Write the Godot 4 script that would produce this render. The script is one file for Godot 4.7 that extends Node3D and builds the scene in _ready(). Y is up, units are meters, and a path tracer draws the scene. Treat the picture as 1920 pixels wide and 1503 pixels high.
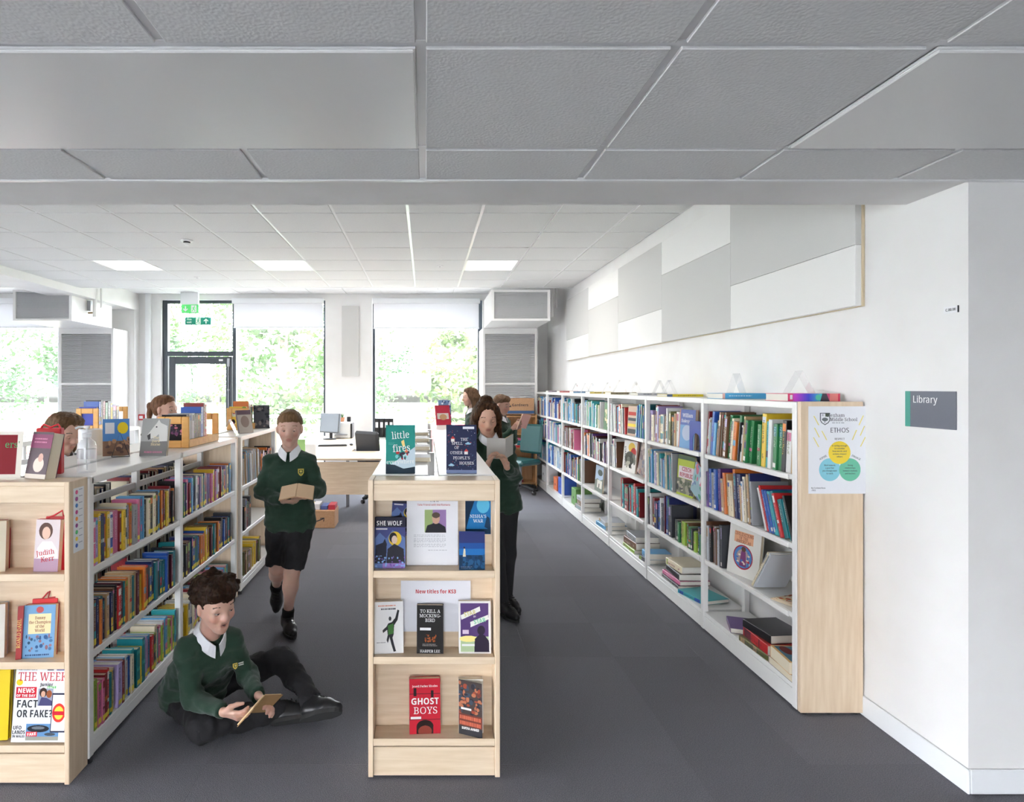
extends Node3D
# Pixel to place: the lens looks level along -Z from (0, EYE, 0); FX is the focal length in pixels, (U0, V0) the vanishing point.
const EYE := 1.56
const FX := 1132.0
const U0 := 798.0
const V0 := 726.0

var M := {}
var names := {}
var rng := RandomNumberGenerator.new()

func pt(u: float, v: float, d: float) -> Vector3:
	return Vector3((u - U0) * d / FX, EYE - (v - V0) * d / FX, -d)

# ---------------------------------------------------------------- mesh builder
class MB:
	var v := PackedVector3Array()
	var n := PackedVector3Array()
	var t := PackedVector2Array()
	var c := PackedColorArray()
	var col := Color(1, 1, 1)
	func tri(p0: Vector3, p1: Vector3, p2: Vector3, nn: Vector3, a := Vector2(), b := Vector2(), e := Vector2()) -> void:
		if (p1 - p0).cross(p2 - p0).dot(nn) > 0.0:
			v.append_array([p0, p2, p1]); t.append_array([a, e, b])
		else:
			v.append_array([p0, p1, p2]); t.append_array([a, b, e])
		n.append_array([nn, nn, nn]); c.append_array([col, col, col])
	func quad(p0: Vector3, p1: Vector3, p2: Vector3, p3: Vector3, out: Vector3, uv := Rect2(0, 0, 1, 1)) -> void:
		var nn := (p1 - p0).cross(p2 - p0)
		if nn.length_squared() < 1e-16:
			nn = (p2 - p0).cross(p3 - p0)
		nn = nn.normalized()
		if nn.dot(out) < 0.0:
			nn = -nn
		var a := uv.position
		var e := uv.end
		tri(p0, p1, p2, nn, Vector2(a.x, e.y), Vector2(e.x, e.y), Vector2(e.x, a.y))
		tri(p0, p2, p3, nn, Vector2(a.x, e.y), Vector2(e.x, a.y), Vector2(a.x, a.y))
	func box(lo: Vector3, hi: Vector3, xf := Transform3D(), bevel := 0.0) -> void:
		var ce := (lo + hi) * 0.5
		var h := (hi - lo) * 0.5
		var b := minf(bevel, minf(h.x, minf(h.y, h.z)) * 0.9)
		var o := xf * ce
		for ax in 3:
			for s in [-1.0, 1.0]:
				var x := Vector3(); x[ax] = s * h[ax]
				var y := Vector3(); y[(ax + 1) % 3] = h[(ax + 1) % 3] - b
				var z := Vector3(); z[(ax + 2) % 3] = h[(ax + 2) % 3] - b
				var q := [x - y - z, x + y - z, x + y + z, x - y + z]
				quad(xf * (ce + q[0]), xf * (ce + q[1]), xf * (ce + q[2]), xf * (ce + q[3]), xf.basis * x)
		if b <= 0.0:
			return
		for ax in 3:
			var a1 := (ax + 1) % 3
			var a2 := (ax + 2) % 3
			for s in [-1.0, 1.0]:
				for r in [-1.0, 1.0]:
					var l := Vector3(); l[ax] = h[ax] - b
					var p := Vector3(); p[a1] = s * h[a1]; p[a2] = r * (h[a2] - b)
					var q := Vector3(); q[a1] = s * (h[a1] - b); q[a2] = r * h[a2]
					quad(xf * (ce + p - l), xf * (ce + p + l), xf * (ce + q + l), xf * (ce + q - l), xf * (ce + p + q) - o)
		for sx in [-1.0, 1.0]:
			for sy in [-1.0, 1.0]:
				for sz in [-1.0, 1.0]:
					var p0 := ce + Vector3(sx * h.x, sy * (h.y - b), sz * (h.z - b))
					var p1 := ce + Vector3(sx * (h.x - b), sy * h.y, sz * (h.z - b))
					var p2 := ce + Vector3(sx * (h.x - b), sy * (h.y - b), sz * h.z)
					tri(xf * p0, xf * p1, xf * p2, (xf.basis * Vector3(sx, sy, sz)).normalized())
	# a polygon in the XY plane pulled from z0 to z1
	func prism(pts: PackedVector2Array, z0: float, z1: float, xf := Transform3D()) -> void:
		var idx := Geometry2D.triangulate_polygon(pts)
		for i in range(0, idx.size(), 3):
			var a := pts[idx[i]]
			var b := pts[idx[i + 1]]
			var e := pts[idx[i + 2]]
			tri(xf * Vector3(a.x, a.y, z1), xf * Vector3(b.x, b.y, z1), xf * Vector3(e.x, e.y, z1), xf.basis * Vector3(0, 0, signf(z1 - z0)))
			tri(xf * Vector3(a.x, a.y, z0), xf * Vector3(b.x, b.y, z0), xf * Vector3(e.x, e.y, z0), xf.basis * Vector3(0, 0, signf(z0 - z1)))
		var turn := 1.0 if Geometry2D.is_polygon_clockwise(pts) else -1.0
		for i in pts.size():
			var a := pts[i]
			var b := pts[(i + 1) % pts.size()]
			var out := Vector3(-(b - a).y, (b - a).x, 0) * turn
			quad(xf * Vector3(a.x, a.y, z0), xf * Vector3(b.x, b.y, z0), xf * Vector3(b.x, b.y, z1), xf * Vector3(a.x, a.y, z1), xf.basis * out)
	# profile of Vector2(radius, height) spun about Y
	func lathe(prof: Array, seg := 20, xf := Transform3D()) -> void:
		for i in prof.size() - 1:
			var a: Vector2 = prof[i]
			var b: Vector2 = prof[i + 1]
			var sl := Vector2(b.y - a.y, a.x - b.x)
			if sl.length() < 1e-9:
				continue
			sl = sl.normalized()
			for k in seg:
				var t0 := TAU * k / seg
				var t1 := TAU * (k + 1) / seg
				var d0 := Vector3(cos(t0), 0, sin(t0))
				var d1 := Vector3(cos(t1), 0, sin(t1))
				var n0 := (xf.basis * (d0 * sl.x + Vector3(0, sl.y, 0))).normalized()
				var n1 := (xf.basis * (d1 * sl.x + Vector3(0, sl.y, 0))).normalized()
				var p := [xf * (d0 * a.x + Vector3(0, a.y, 0)), xf * (d1 * a.x + Vector3(0, a.y, 0)), xf * (d1 * b.x + Vector3(0, b.y, 0)), xf * (d0 * b.x + Vector3(0, b.y, 0))]
				smooth4(p, [n0, n1, n1, n0])
	func smooth4(p: Array, nn: Array) -> void:
		var m: Vector3 = nn[0] + nn[1] + nn[2] + nn[3]
		for q in [[0, 1, 2], [0, 2, 3]]:
			var o: Array = q
			if ((p[q[1]] - p[q[0]]) as Vector3).cross(p[q[2]] - p[q[0]]).dot(m) > 0.0:
				o = [q[0], q[2], q[1]]
			for i in o:
				v.append(p[i]); n.append(nn[i]); t.append(Vector2()); c.append(col)
	func tube(path: Array, r: float, seg := 8, closed := false) -> void:
		var rings := []
		var cnt := path.size()
		for i in cnt:
			var d: Vector3 = (path[(i + 1) % cnt] if closed else path[mini(i + 1, cnt - 1)]) - (path[(i - 1 + cnt) % cnt] if closed else path[maxi(i - 1, 0)])
			d = d.normalized()
			var s := d.cross(Vector3.UP if absf(d.y) < 0.9 else Vector3.RIGHT).normalized()
			var w := s.cross(d)
			var ring := []
			for k in seg:
				ring.append(s * cos(TAU * k / seg) + w * sin(TAU * k / seg))
			rings.append(ring)
		for i in (cnt if closed else cnt - 1):
			var j := (i + 1) % cnt
			for k in seg:
				var l := (k + 1) % seg
				var a: Array = rings[i]
				var b: Array = rings[j]
				smooth4([path[i] + a[k] * r, path[i] + a[l] * r, path[j] + b[l] * r, path[j] + b[k] * r], [a[k], a[l], b[l], b[k]])
		if not closed:
			for e in [0, cnt - 1]:
				var d: Vector3 = (path[0] - path[1]) if e == 0 else (path[cnt - 1] - path[cnt - 2])
				for k in seg:
					tri(path[e], path[e] + rings[e][k] * r, path[e] + rings[e][(k + 1) % seg] * r, d.normalized())
	func ball(ce: Vector3, r: Vector3, seg := 12, xf := Transform3D()) -> void:
		for i in seg:
			for k in seg * 2:
				var p := []
				var nn := []
				for q in [[i, k], [i, k + 1], [i + 1, k + 1], [i + 1, k]]:
					var th: float = PI * q[0] / seg
					var ph: float = PI * q[1] / seg
					var d := Vector3(sin(th) * cos(ph), cos(th), sin(th) * sin(ph))
					p.append(xf * (ce + d * r)); nn.append((xf.basis * (d / r)).normalized())
				smooth4(p, nn)
	func mesh() -> ArrayMesh:
		var a := []
		a.resize(Mesh.ARRAY_MAX)
		a[Mesh.ARRAY_VERTEX] = v
		a[Mesh.ARRAY_NORMAL] = n
		a[Mesh.ARRAY_TEX_UV] = t
		a[Mesh.ARRAY_COLOR] = c
		var m := ArrayMesh.new()
		m.add_surface_from_arrays(Mesh.PRIMITIVE_TRIANGLES, a)
		return m

# ---------------------------------------------------------------- nodes
func numbered(called: String) -> String:
	var k: int = names.get(called, 0)
	names[called] = k + 1
	return called if k == 0 else "%s_%03d" % [called, k]

func tag(o: Node3D, label: String, category: String, group := "") -> Node3D:
	o.set_meta("label", label)
	o.set_meta("category", category)
	if group:
		o.set_meta("group", group)
	return o

func thing(called: String, label: String, category: String, at := Vector3.ZERO, turn := 0.0, group := "") -> Node3D:
	var o := Node3D.new()
	o.name = numbered(called)
	add_child(o)
	o.position = at
	o.rotation.y = turn
	return tag(o, label, category, group)

func obj(called: String, mb: MB, m: Material, parent: Node3D) -> MeshInstance3D:
	return inst(called, mb.mesh(), m, parent)

func inst(called: String, mesh: Mesh, m: Material, parent: Node3D) -> MeshInstance3D:
	var o := MeshInstance3D.new()
	o.name = called if parent != self else numbered(called)
	o.mesh = mesh
	o.material_override = m
	parent.add_child(o, true)
	return o

func struct(called: String, mb: MB, m: Material, parent: Node3D = self) -> MeshInstance3D:
	var o := obj(called, mb, m, parent)
	if parent == self:
		o.set_meta("kind", "structure")
	return o

func bx(lo: Vector3, hi: Vector3, bevel := 0.0, xf := Transform3D()) -> MB:
	var m := MB.new()
	m.box(lo, hi, xf, bevel)
	return m

# a box given by x range, y range and distance range (distance grows away from the lens)
func dbx(x0: float, x1: float, y0: float, y1: float, d0: float, d1: float, bevel := 0.0) -> MB:
	return bx(Vector3(x0, y0, -d1), Vector3(x1, y1, -d0), bevel)

func words(parent: Node3D, text: String, h: float, at: Vector3, m: Material, serif := false, basis := Basis(), squeeze := 1.0, called := "lettering", bold := false) -> MeshInstance3D:
	var tm := TextMesh.new()
	tm.font = M["serif"] if serif else (M["bold"] if bold else M["sans"])
	tm.text = text
	tm.font_size = 32
	tm.pixel_size = h / 27.5
	tm.depth = 0.0006
	tm.curve_step = 4.0
	var o := MeshInstance3D.new()
	o.name = called
	o.mesh = tm
	o.material_override = m
	parent.add_child(o, true)
	o.transform = Transform3D(basis * Basis.from_scale(Vector3(squeeze, 1, 1)), at)
	return o

# ---------------------------------------------------------------- materials
func mat(c: Color, rough := 0.6, metal := 0.0) -> StandardMaterial3D:
	var m := StandardMaterial3D.new()
	m.albedo_color = c
	m.roughness = rough
	m.metallic = metal
	return m

func rgb(r: int, g: int, b: int, rough := 0.6, metal := 0.0) -> StandardMaterial3D:
	return mat(Color8(r, g, b), rough, metal)

func noise_tex(freq: float, lo: Color, hi: Color, size := 256, oct := 4, seed_ := 1, normal := false, bump := 2.0) -> NoiseTexture2D:
	var f := FastNoiseLite.new()
	f.seed = seed_
	f.noise_type = FastNoiseLite.TYPE_SIMPLEX_SMOOTH
	f.frequency = freq
	f.fractal_octaves = oct
	var t := NoiseTexture2D.new()
	t.width = size
	t.height = size
	t.seamless = true
	t.noise = f
	if normal:
		t.as_normal_map = true
		t.bump_strength = bump
	else:
		var g := Gradient.new()
		g.set_color(0, lo)
		g.set_color(1, hi)
		t.color_ramp = g
	return t

func tri_mat(t: Texture2D, scale: Vector3, rough: float, normal: Texture2D = null, nscale := 0.5) -> StandardMaterial3D:
	var m := StandardMaterial3D.new()
	m.albedo_texture = t
	m.uv1_triplanar = true
	m.uv1_world_triplanar = true
	m.uv1_scale = scale
	m.roughness = rough
	if normal:
		m.normal_enabled = true
		m.normal_texture = normal
		m.normal_scale = nscale
	return m

func glass(alpha: float, tint := Color(1, 1, 1)) -> StandardMaterial3D:
	var m := mat(Color(tint.r, tint.g, tint.b, alpha), 0.02)
	m.transparency = BaseMaterial3D.TRANSPARENCY_ALPHA
	return m

func make_materials() -> void:
	var f := SystemFont.new()
	f.font_names = PackedStringArray(["Droid Sans"])
	var fb := SystemFont.new()
	fb.font_names = PackedStringArray(["Droid Sans"])
	fb.font_weight = 700
	var fs := SystemFont.new()
	fs.font_names = PackedStringArray(["Droid Serif"])
	M["sans"] = f
	M["bold"] = fb
	M["serif"] = fs
	M["wall"] = tri_mat(noise_tex(0.02, Color8(233, 231, 229), Color8(238, 237, 236), 256, 3, 5), Vector3.ONE * 0.5, 0.75)
	M["skirting"] = rgb(238, 240, 242, 0.35)
	M["ceiling_board"] = rgb(232, 231, 230, 0.8)
	M["tile"] = tri_mat(noise_tex(0.18, Color8(228, 228, 227), Color8(238, 238, 237), 256, 4, 9), Vector3.ONE * 1.6, 0.9, noise_tex(0.2, Color.WHITE, Color.WHITE, 256, 4, 12, true, 3.0), 0.12)
	M["tile_far"] = M["tile"]
	M["tbar"] = rgb(243, 243, 243, 0.3)
	M["radiant"] = rgb(236, 236, 234, 0.28)
	M["maple"] = tri_mat(noise_tex(0.012, Color8(214, 189, 159), Color8(230, 209, 183), 512, 5, 21), Vector3(5, 0.45, 5), 0.42)
	M["maple_flat"] = tri_mat(noise_tex(0.012, Color8(214, 190, 159), Color8(230, 210, 184), 512, 5, 23), Vector3(0.5, 6, 4), 0.42)
	M["white_metal"] = rgb(236, 235, 233, 0.32)
	M["white_top"] = rgb(240, 238, 235, 0.3)
	M["grey_panel"] = tri_mat(noise_tex(0.3, Color8(200, 199, 197), Color8(207, 206, 204), 256, 3, 31), Vector3.ONE * 3.0, 0.95)
	M["white_panel"] = tri_mat(noise_tex(0.3, Color8(234, 233, 231), Color8(240, 239, 237), 256, 3, 32), Vector3.ONE * 3.0, 0.95)
	M["frame_dark"] = rgb(52, 60, 68, 0.4)
	M["black"] = rgb(24, 25, 27, 0.5)
	M["rubber"] = rgb(34, 35, 37, 0.7)
	M["blind"] = rgb(244, 244, 246, 0.9)
	M["blind"].backlight_enabled = true
	M["blind"].backlight = Color(0.55, 0.55, 0.56)
	M["glass"] = glass(0.06)
	M["acrylic"] = glass(0.1, Color(0.95, 0.97, 1.0))
	M["paper"] = rgb(238, 238, 240, 0.7)
	M["pages"] = rgb(226, 214, 190, 0.85)
	M["pages_white"] = rgb(232, 228, 218, 0.85)
	M["orange_wood"] = tri_mat(noise_tex(0.012, Color8(216, 158, 84), Color8(232, 180, 106), 256, 4, 41), Vector3(1.0, 6, 6), 0.5)
	M["cardboard"] = tri_mat(noise_tex(0.05, Color8(176, 134, 98), Color8(190, 148, 112), 256, 3, 44), Vector3.ONE * 3.0, 0.85)
	M["grey_steel"] = rgb(150, 152, 156, 0.35, 0.7)
	M["louvre"] = rgb(212, 212, 214, 0.45)
	M["ink"] = rgb(40, 42, 48, 0.7)
	M["white_ink"] = rgb(242, 242, 240, 0.6)
	M["red_ink"] = rgb(196, 40, 52, 0.6)
	for i in 4:
		var k := 1.0 + 0.012 * (i - 1.5)
		var lo := Color8(88, 88, 94) * k
		var hi := Color8(140, 139, 145) * k
		M["carpet%d" % i] = tri_mat(noise_tex(0.22, lo, hi, 512, 4, 50 + i), Vector3.ONE * 1.7, 0.95, noise_tex(0.3, lo, hi, 512, 3, 60, true, 6.0), 0.6)
		M["carpet%d" % i].metallic_specular = 0.35

# ---------------------------------------------------------------- entry
func _ready() -> void:
	rng.seed = 4242
	var cam := Camera3D.new()
	cam.name = "camera"
	add_child(cam)
	cam.position = Vector3(0, EYE, 0)
	var near := 0.05
	cam.set_frustum(2.0 * near * 751.5 / FX, Vector2(960.0 - U0, V0 - 751.5) * near / FX, near, 200.0)
	cam.current = true
	var env := Environment.new()
	env.background_mode = Environment.BG_SKY
	var sm := ProceduralSkyMaterial.new()
	sm.sky_top_color = Color(0.92, 0.955, 1.0)
	sm.sky_horizon_color = Color(0.98, 0.985, 1.0)
	sm.ground_bottom_color = Color(0.35, 0.36, 0.33)
	sm.ground_horizon_color = Color(0.55, 0.56, 0.53)
	sm.sky_energy_multiplier = 4.0
	sm.ground_energy_multiplier = 1.0
	var sky := Sky.new()
	sky.sky_material = sm
	env.sky = sky
	env.tonemap_mode = Environment.TONE_MAPPER_LINEAR
	env.tonemap_exposure = 1.42
	env.sdfgi_enabled = true
	env.ssao_enabled = true
	env.ssil_enabled = true
	var we := WorldEnvironment.new()
	we.name = "world_environment"
	we.environment = env
	add_child(we)
	var sun := DirectionalLight3D.new()
	sun.name = "sun"
	add_child(sun)
	sun.look_at_from_position(Vector3(-8, 12, 0.4), Vector3.ZERO)
	sun.light_energy = 1.0
	sun.light_color = Color(1.0, 0.97, 0.9)
	sun.light_angular_distance = 2.0
	sun.shadow_enabled = true
	make_materials()
	build_room()
	build_windows()
	build_ceiling()
	build_wall_things()
	build_outside()
	build_bookcases()
	build_desk_area()
	build_books()
	build_display_things()
	build_people()

# ---------------------------------------------------------------- the room
const WX := 2.09      # face of the wall on the right
const CORNER := 2.325 # distance of that wall's near corner
const BACK := 10.35   # distance of the window wall
const LEFT := -9.0
const LOW := 2.36     # ceiling over the near part
const HIGH := 2.978   # ceiling over the library
const REC := 3.17     # raised strip along the windows

func build_room() -> void:
	var fl := struct("floor", dbx(LEFT - 0.2, 5.7, -0.2, -0.006, -6.2, BACK + 0.3), M["carpet1"])
	# carpet tiles, each laid in its own direction
	var tm := bx(Vector3(-0.2499, -0.006, -0.2499), Vector3(0.2499, 0.0, 0.2499), 0.0008)
	var me := tm.mesh()
	for i in range(-6, 9):
		for j in range(1, 21):
			var x := 1.84 - 0.5 * i
			var d := 0.75 + 0.5 * j
			if x < -5.0 or d > BACK - 0.2:
				continue
			if x > 2.0 and d > CORNER - 0.2:
				continue
			var o := inst("carpet_tile", me, M["carpet%d" % rng.randi_range(0, 3)], fl)
			o.position = Vector3(x, 0, -d)
	struct("wall_right", dbx(WX, 2.32, 0, 3.3, CORNER, BACK + 0.3), M["wall"])
	struct("wall_front", dbx(2.32, 5.7, 0, 3.3, CORNER, CORNER + 0.2), M["wall"])
	struct("wall_near_right", dbx(5.5, 5.7, 0, 3.3, -6.0, CORNER), M["wall"])
	# left-hand wall with the long window that lights the near part
	struct("wall_left", dbx(LEFT - 0.2, LEFT, 0, 3.3, 2.2, BACK + 0.3), M["wall"])
	struct("wall_left", dbx(LEFT - 0.2, LEFT, 0, 3.3, -6.0, -5.0), M["wall"])
	struct("wall_left", dbx(LEFT - 0.2, LEFT, 0, 0.08, -5.0, 2.2), M["wall"])
	struct("wall_left", dbx(LEFT - 0.2, LEFT, 2.34, 3.3, -5.0, 2.2), M["wall"])
	var wl := struct("window_5", dbx(LEFT - 0.13, LEFT - 0.07, 0.08, 0.14, -5.0, 2.2), M["frame_dark"])
	for d in [-5.0, -2.63, -0.23, 2.14]:
		obj("frame_bar", dbx(LEFT - 0.13, LEFT - 0.07, 0.14, 2.34, d, d + 0.06), M["frame_dark"], wl)
	for d in [-4.94, -2.57, -0.17]:
		obj("pane", dbx(LEFT - 0.103, LEFT - 0.097, 0.14, 2.34, d, d + 2.31), M["glass"], wl)
	# wall behind the lens, with the wide glazed opening the near part is lit by
	struct("wall_behind", dbx(LEFT, -1.7, 0, 3.3, -6.2, -6.0), M["wall"])
	struct("wall_behind", dbx(0.3, 5.7, 0, 3.3, -6.2, -6.0), M["wall"])
	struct("wall_behind", dbx(-1.7, 0.3, 2.25, 3.3, -6.2, -6.0), M["wall"])
	# window wall
	var y1 := 3.06
	for r in [[LEFT, -8.3], [-6.29, -4.535], [-1.72, -0.914], [0.978, WX]]:
		struct("wall_back", dbx(r[0], r[1], 0, y1, BACK, BACK + 0.3), M["wall"])
	struct("wall_back", dbx(LEFT, WX, y1, 3.3, BACK, BACK + 0.3), M["wall"])
	struct("trim_1", dbx(-5.4, -4.91, 0, 2.87, BACK - 0.16, BACK - 0.001), M["wall"])
	struct("trim_2", dbx(-4.78, -4.70, 0, REC, BACK - 0.06, BACK - 0.001), M["skirting"])
	struct("baseboard_right", dbx(WX - 0.012, WX, 0, 0.094, CORNER - 0.012, BACK, 0.003), M["skirting"])
	struct("baseboard_front", dbx(WX, 5.5, 0, 0.094, CORNER - 0.012, CORNER, 0.003), M["skirting"])
	struct("baseboard_back", dbx(0.99, WX - 0.012, 0, 0.094, BACK - 0.012, BACK, 0.003), M["skirting"])

func build_ceiling() -> void:
	var roof := struct("ceiling_roof", dbx(LEFT - 0.2, 5.7, 3.3, 3.5, -6.2, BACK + 0.3), M["ceiling_board"])
	# near ceiling
	var low := struct("ceiling_low", dbx(LEFT, 5.5, LOW + 0.008, LOW + 0.05, -6.0, CORNER), M["ceiling_board"])
	var xs := []
	for i in range(-5, 7):
		xs.append(-0.011 + 0.6 * i)
	var rows := [-0.4, 0.2, 0.8, 1.404, 2.012, CORNER - 0.02]
	for j in rows.size() - 1:
		for i in xs.size() - 1:
			if j == 3 and (xs[i] < -0.1 or xs[i] > 1.15):
				continue
			obj("ceiling_tile", dbx(xs[i] + 0.012, xs[i + 1] - 0.012, LOW - 0.007, LOW + 0.006, rows[j] + 0.012, rows[j + 1] - (0.012 if j < 4 else 0.002), 0.002), M["tile"], low)
	for x in xs:
		obj("grid_bar", dbx(x - 0.012, x + 0.012, LOW + 0.001, LOW + 0.008, -0.4, CORNER - 0.02), M["tbar"], low)
	for j in range(0, 5):
		obj("grid_bar", dbx(xs[0], xs[-1], LOW, LOW + 0.007, rows[j] - 0.012, rows[j] + 0.012), M["tbar"], low)
	for r in [[-3.011, -0.024, "smooth white radiant heating panel beside the textured ceiling tiles, long one over the island bookcases"], [1.202, 3.589, "smooth white radiant heating panel in the low ceiling near the wall corner"]]:
		var p := thing("radiant_panel", r[2], "ceiling panel", Vector3((r[0] + r[1]) / 2, LOW - 0.0122, -1.708))
		var hw: float = (r[1] - r[0]) / 2
		obj("panel_face", bx(Vector3(-hw + 0.004, 0, -0.288), Vector3(hw - 0.004, 0.0105, 0.288), 0.003), M["radiant"], p)
		obj("panel_rim", bx(Vector3(-hw, 0.006, -0.293), Vector3(hw, 0.0115, 0.293)), M["tbar"], p)
	struct("trim_3", dbx(LEFT, 5.5, LOW - 0.011, LOW + 0.006, CORNER - 0.019, CORNER, 0.002), M["tbar"])
	# dropped beam between the two ceilings
	struct("ceiling_bulkhead", dbx(LEFT, WX, LOW - 0.007, 3.3, CORNER, CORNER + 0.3, 0.002), M["wall"])
	# high ceiling
	var hi := struct("ceiling_high", dbx(LEFT, WX, HIGH + 0.01, HIGH + 0.06, CORNER + 0.3, 8.54), M["ceiling_board"])
	struct("ceiling_step", dbx(LEFT, WX, HIGH - 0.006, 3.3, 8.54, 8.6), M["tbar"])
	var rec := struct("ceiling_recess", dbx(LEFT, WX, REC, 3.3, 8.6, BACK), M["ceiling_board"])
	for i in range(-9, 4):
		var x := -0.145 + 0.6 * i
		obj("recess_tile", dbx(x + 0.012, minf(x + 0.588, WX - 0.005), REC - 0.012, REC, 8.9, BACK - 0.02), M["tile_far"], rec)
	var hx := []
	for i in range(-14, 4):
		hx.append(-0.145 + 0.6 * i)
	hx.append(WX - 0.014)
	var hr := []
	for j in 9:
		hr.append(8.525 - 0.605 * j)
	var lamps := {"15_2": 0, "11_2": 1, "8_2": 2}
	var shared := bx(Vector3(-0.288, 0, -0.2905), Vector3(0.288, 0.014, 0.2905), 0.002).mesh()
	var spots := []
	for j in hr.size() - 1:
		for i in hx.size() - 1:
			var lit: bool = j == 2 and i in [8, 11, 15]
			if lit:
				spots.append(Vector3((hx[i] + hx[i + 1]) / 2, HIGH, -(hr[j] + hr[j + 1]) / 2))
				continue
			if hx[i + 1] - hx[i] > 0.5:
				var o := inst("ceiling_tile", shared, M["tile_far"], hi)
				o.position = Vector3((hx[i] + hx[i + 1]) / 2, HIGH - 0.006, -(hr[j] + hr[j + 1]) / 2)
			else:
				obj("ceiling_tile", dbx(hx[i] + 0.012, hx[i + 1] - 0.012, HIGH - 0.006, HIGH + 0.008, hr[j + 1] + 0.012, hr[j] - 0.012, 0.002), M["tile_far"], hi)
	for x in hx:
		obj("grid_bar", dbx(x - 0.012, x + 0.012, HIGH + 0.002, HIGH + 0.01, hr[-1], 8.54), M["tbar"], hi)
	for d in hr:
		obj("grid_bar", dbx(LEFT, WX, HIGH + 0.001, HIGH + 0.009, d - 0.012, d + 0.012), M["tbar"], hi)
	# boxed beam running to the window wall
	struct("ceiling_beam", dbx(-5.4, -4.91, 2.87, 3.3, CORNER + 0.3, BACK, 0.003), M["wall"])
	var where := ["beside the boxed beam, on the fire exit side", "over the gap between the island bookcases", "above the aisle beside the wall bookcase"]
	for k in spots.size():
		panel_light(spots[k], "square recessed LED ceiling light panel " + where[k], 2.2)
	for p in [Vector3(-1.5, LOW, 1.4), Vector3(1.2, LOW, 1.4), Vector3(-1.5, LOW, 4.2), Vector3(1.2, LOW, 4.2)]:
		panel_light(p, "square recessed LED light panel in the low ceiling by the entrance", 0.2, "lights in the low ceiling")
	# smoke detector and sensors
	var sd := thing("smoke_detector", "round white smoke detector with dark slot under the ceiling tiles", "smoke detector", Vector3(-2.29, HIGH - 0.007, -5.79))
	var m := MB.new()
	m.lathe([Vector2(0.001, -0.016), Vector2(0.05, -0.016), Vector2(0.058, -0.008), Vector2(0.058, 0.0), Vector2(0.001, 0.0)], 24)
	obj("base", m, M["tbar"], sd)
	m = MB.new()
	m.lathe([Vector2(0.001, -0.03), Vector2(0.032, -0.03), Vector2(0.032, -0.0165)], 20)
	obj("slot", m, M["black"], sd)
	m = MB.new()
	m.lathe([Vector2(0.001, -0.05), Vector2(0.02, -0.048), Vector2(0.036, -0.031), Vector2(0.001, -0.0305)], 24)
	obj("cap", m, M["tbar"], sd)
	for s in [[Vector3(0.167, HIGH - 0.006, -7.0), "small round white sensor in a tile next to the aisle light panel"], [Vector3(-2.92, HIGH - 0.006, -7.72), "small round white sensor in a tile on the fire exit side"], [Vector3(0.2, REC - 0.012, -9.7), "small round white sensor in the raised ceiling strip by the windows"]]:
		var se := thing("ceiling_sensor", s[1], "sensor", s[0])
		m = MB.new()
		m.lathe([Vector2(0.001, -0.014), Vector2(0.03, -0.012), Vector2(0.042, 0.0), Vector2(0.001, 0.0)], 20)
		obj("bezel", m, M["tbar"], se)
		m = MB.new()
		m.lathe([Vector2(0.001, -0.02), Vector2(0.012, -0.018), Vector2(0.014, -0.013)], 14)
		obj("lens", m, M["louvre"], se)

func panel_light(at: Vector3, label: String, energy: float, group := "") -> void:
	var p := thing("ceiling_light", label, "ceiling light", at, 0.0, group)
	var m := MB.new()
	for s in [-1.0, 1.0]:
		m.box(Vector3(s * 0.288 - 0.012, -0.006, -0.288), Vector3(s * 0.288 + 0.012, 0.008, 0.288))
		m.box(Vector3(-0.276, -0.006, s * 0.282 - 0.012), Vector3(0.276, 0.008, s * 0.282 + 0.012))
	obj("frame", m, M["tbar"], p)
	var e := mat(Color(1, 1, 1), 0.5)
	e.emission_enabled = true
	e.emission = Color(1, 0.99, 0.97)
	e.emission_energy_multiplier = 1.6
	obj("diffuser", bx(Vector3(-0.276, 0.0, -0.27), Vector3(0.276, 0.006, 0.27)), e, p)
	var l := AreaLight3D.new()
	l.name = "lamp"
	l.area_size = Vector2(0.54, 0.52)
	l.light_energy = energy
	l.light_color = Color(1, 0.985, 0.96)
	if true:
		l.set("area_range", 15.0)
	l.shadow_enabled = true
	p.add_child(l)
	l.rotation.x = -PI / 2
	l.position.y = -0.008

# ---------------------------------------------------------------- windows, door, blinds
func bars(called: String, rects: Array, d0: float, d1: float, m: Material, parent: Node3D) -> void:
	for r in rects:
		obj(called, dbx(r[0], r[1], r[2], r[3], d0, d1, 0.003), m, parent)

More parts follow.
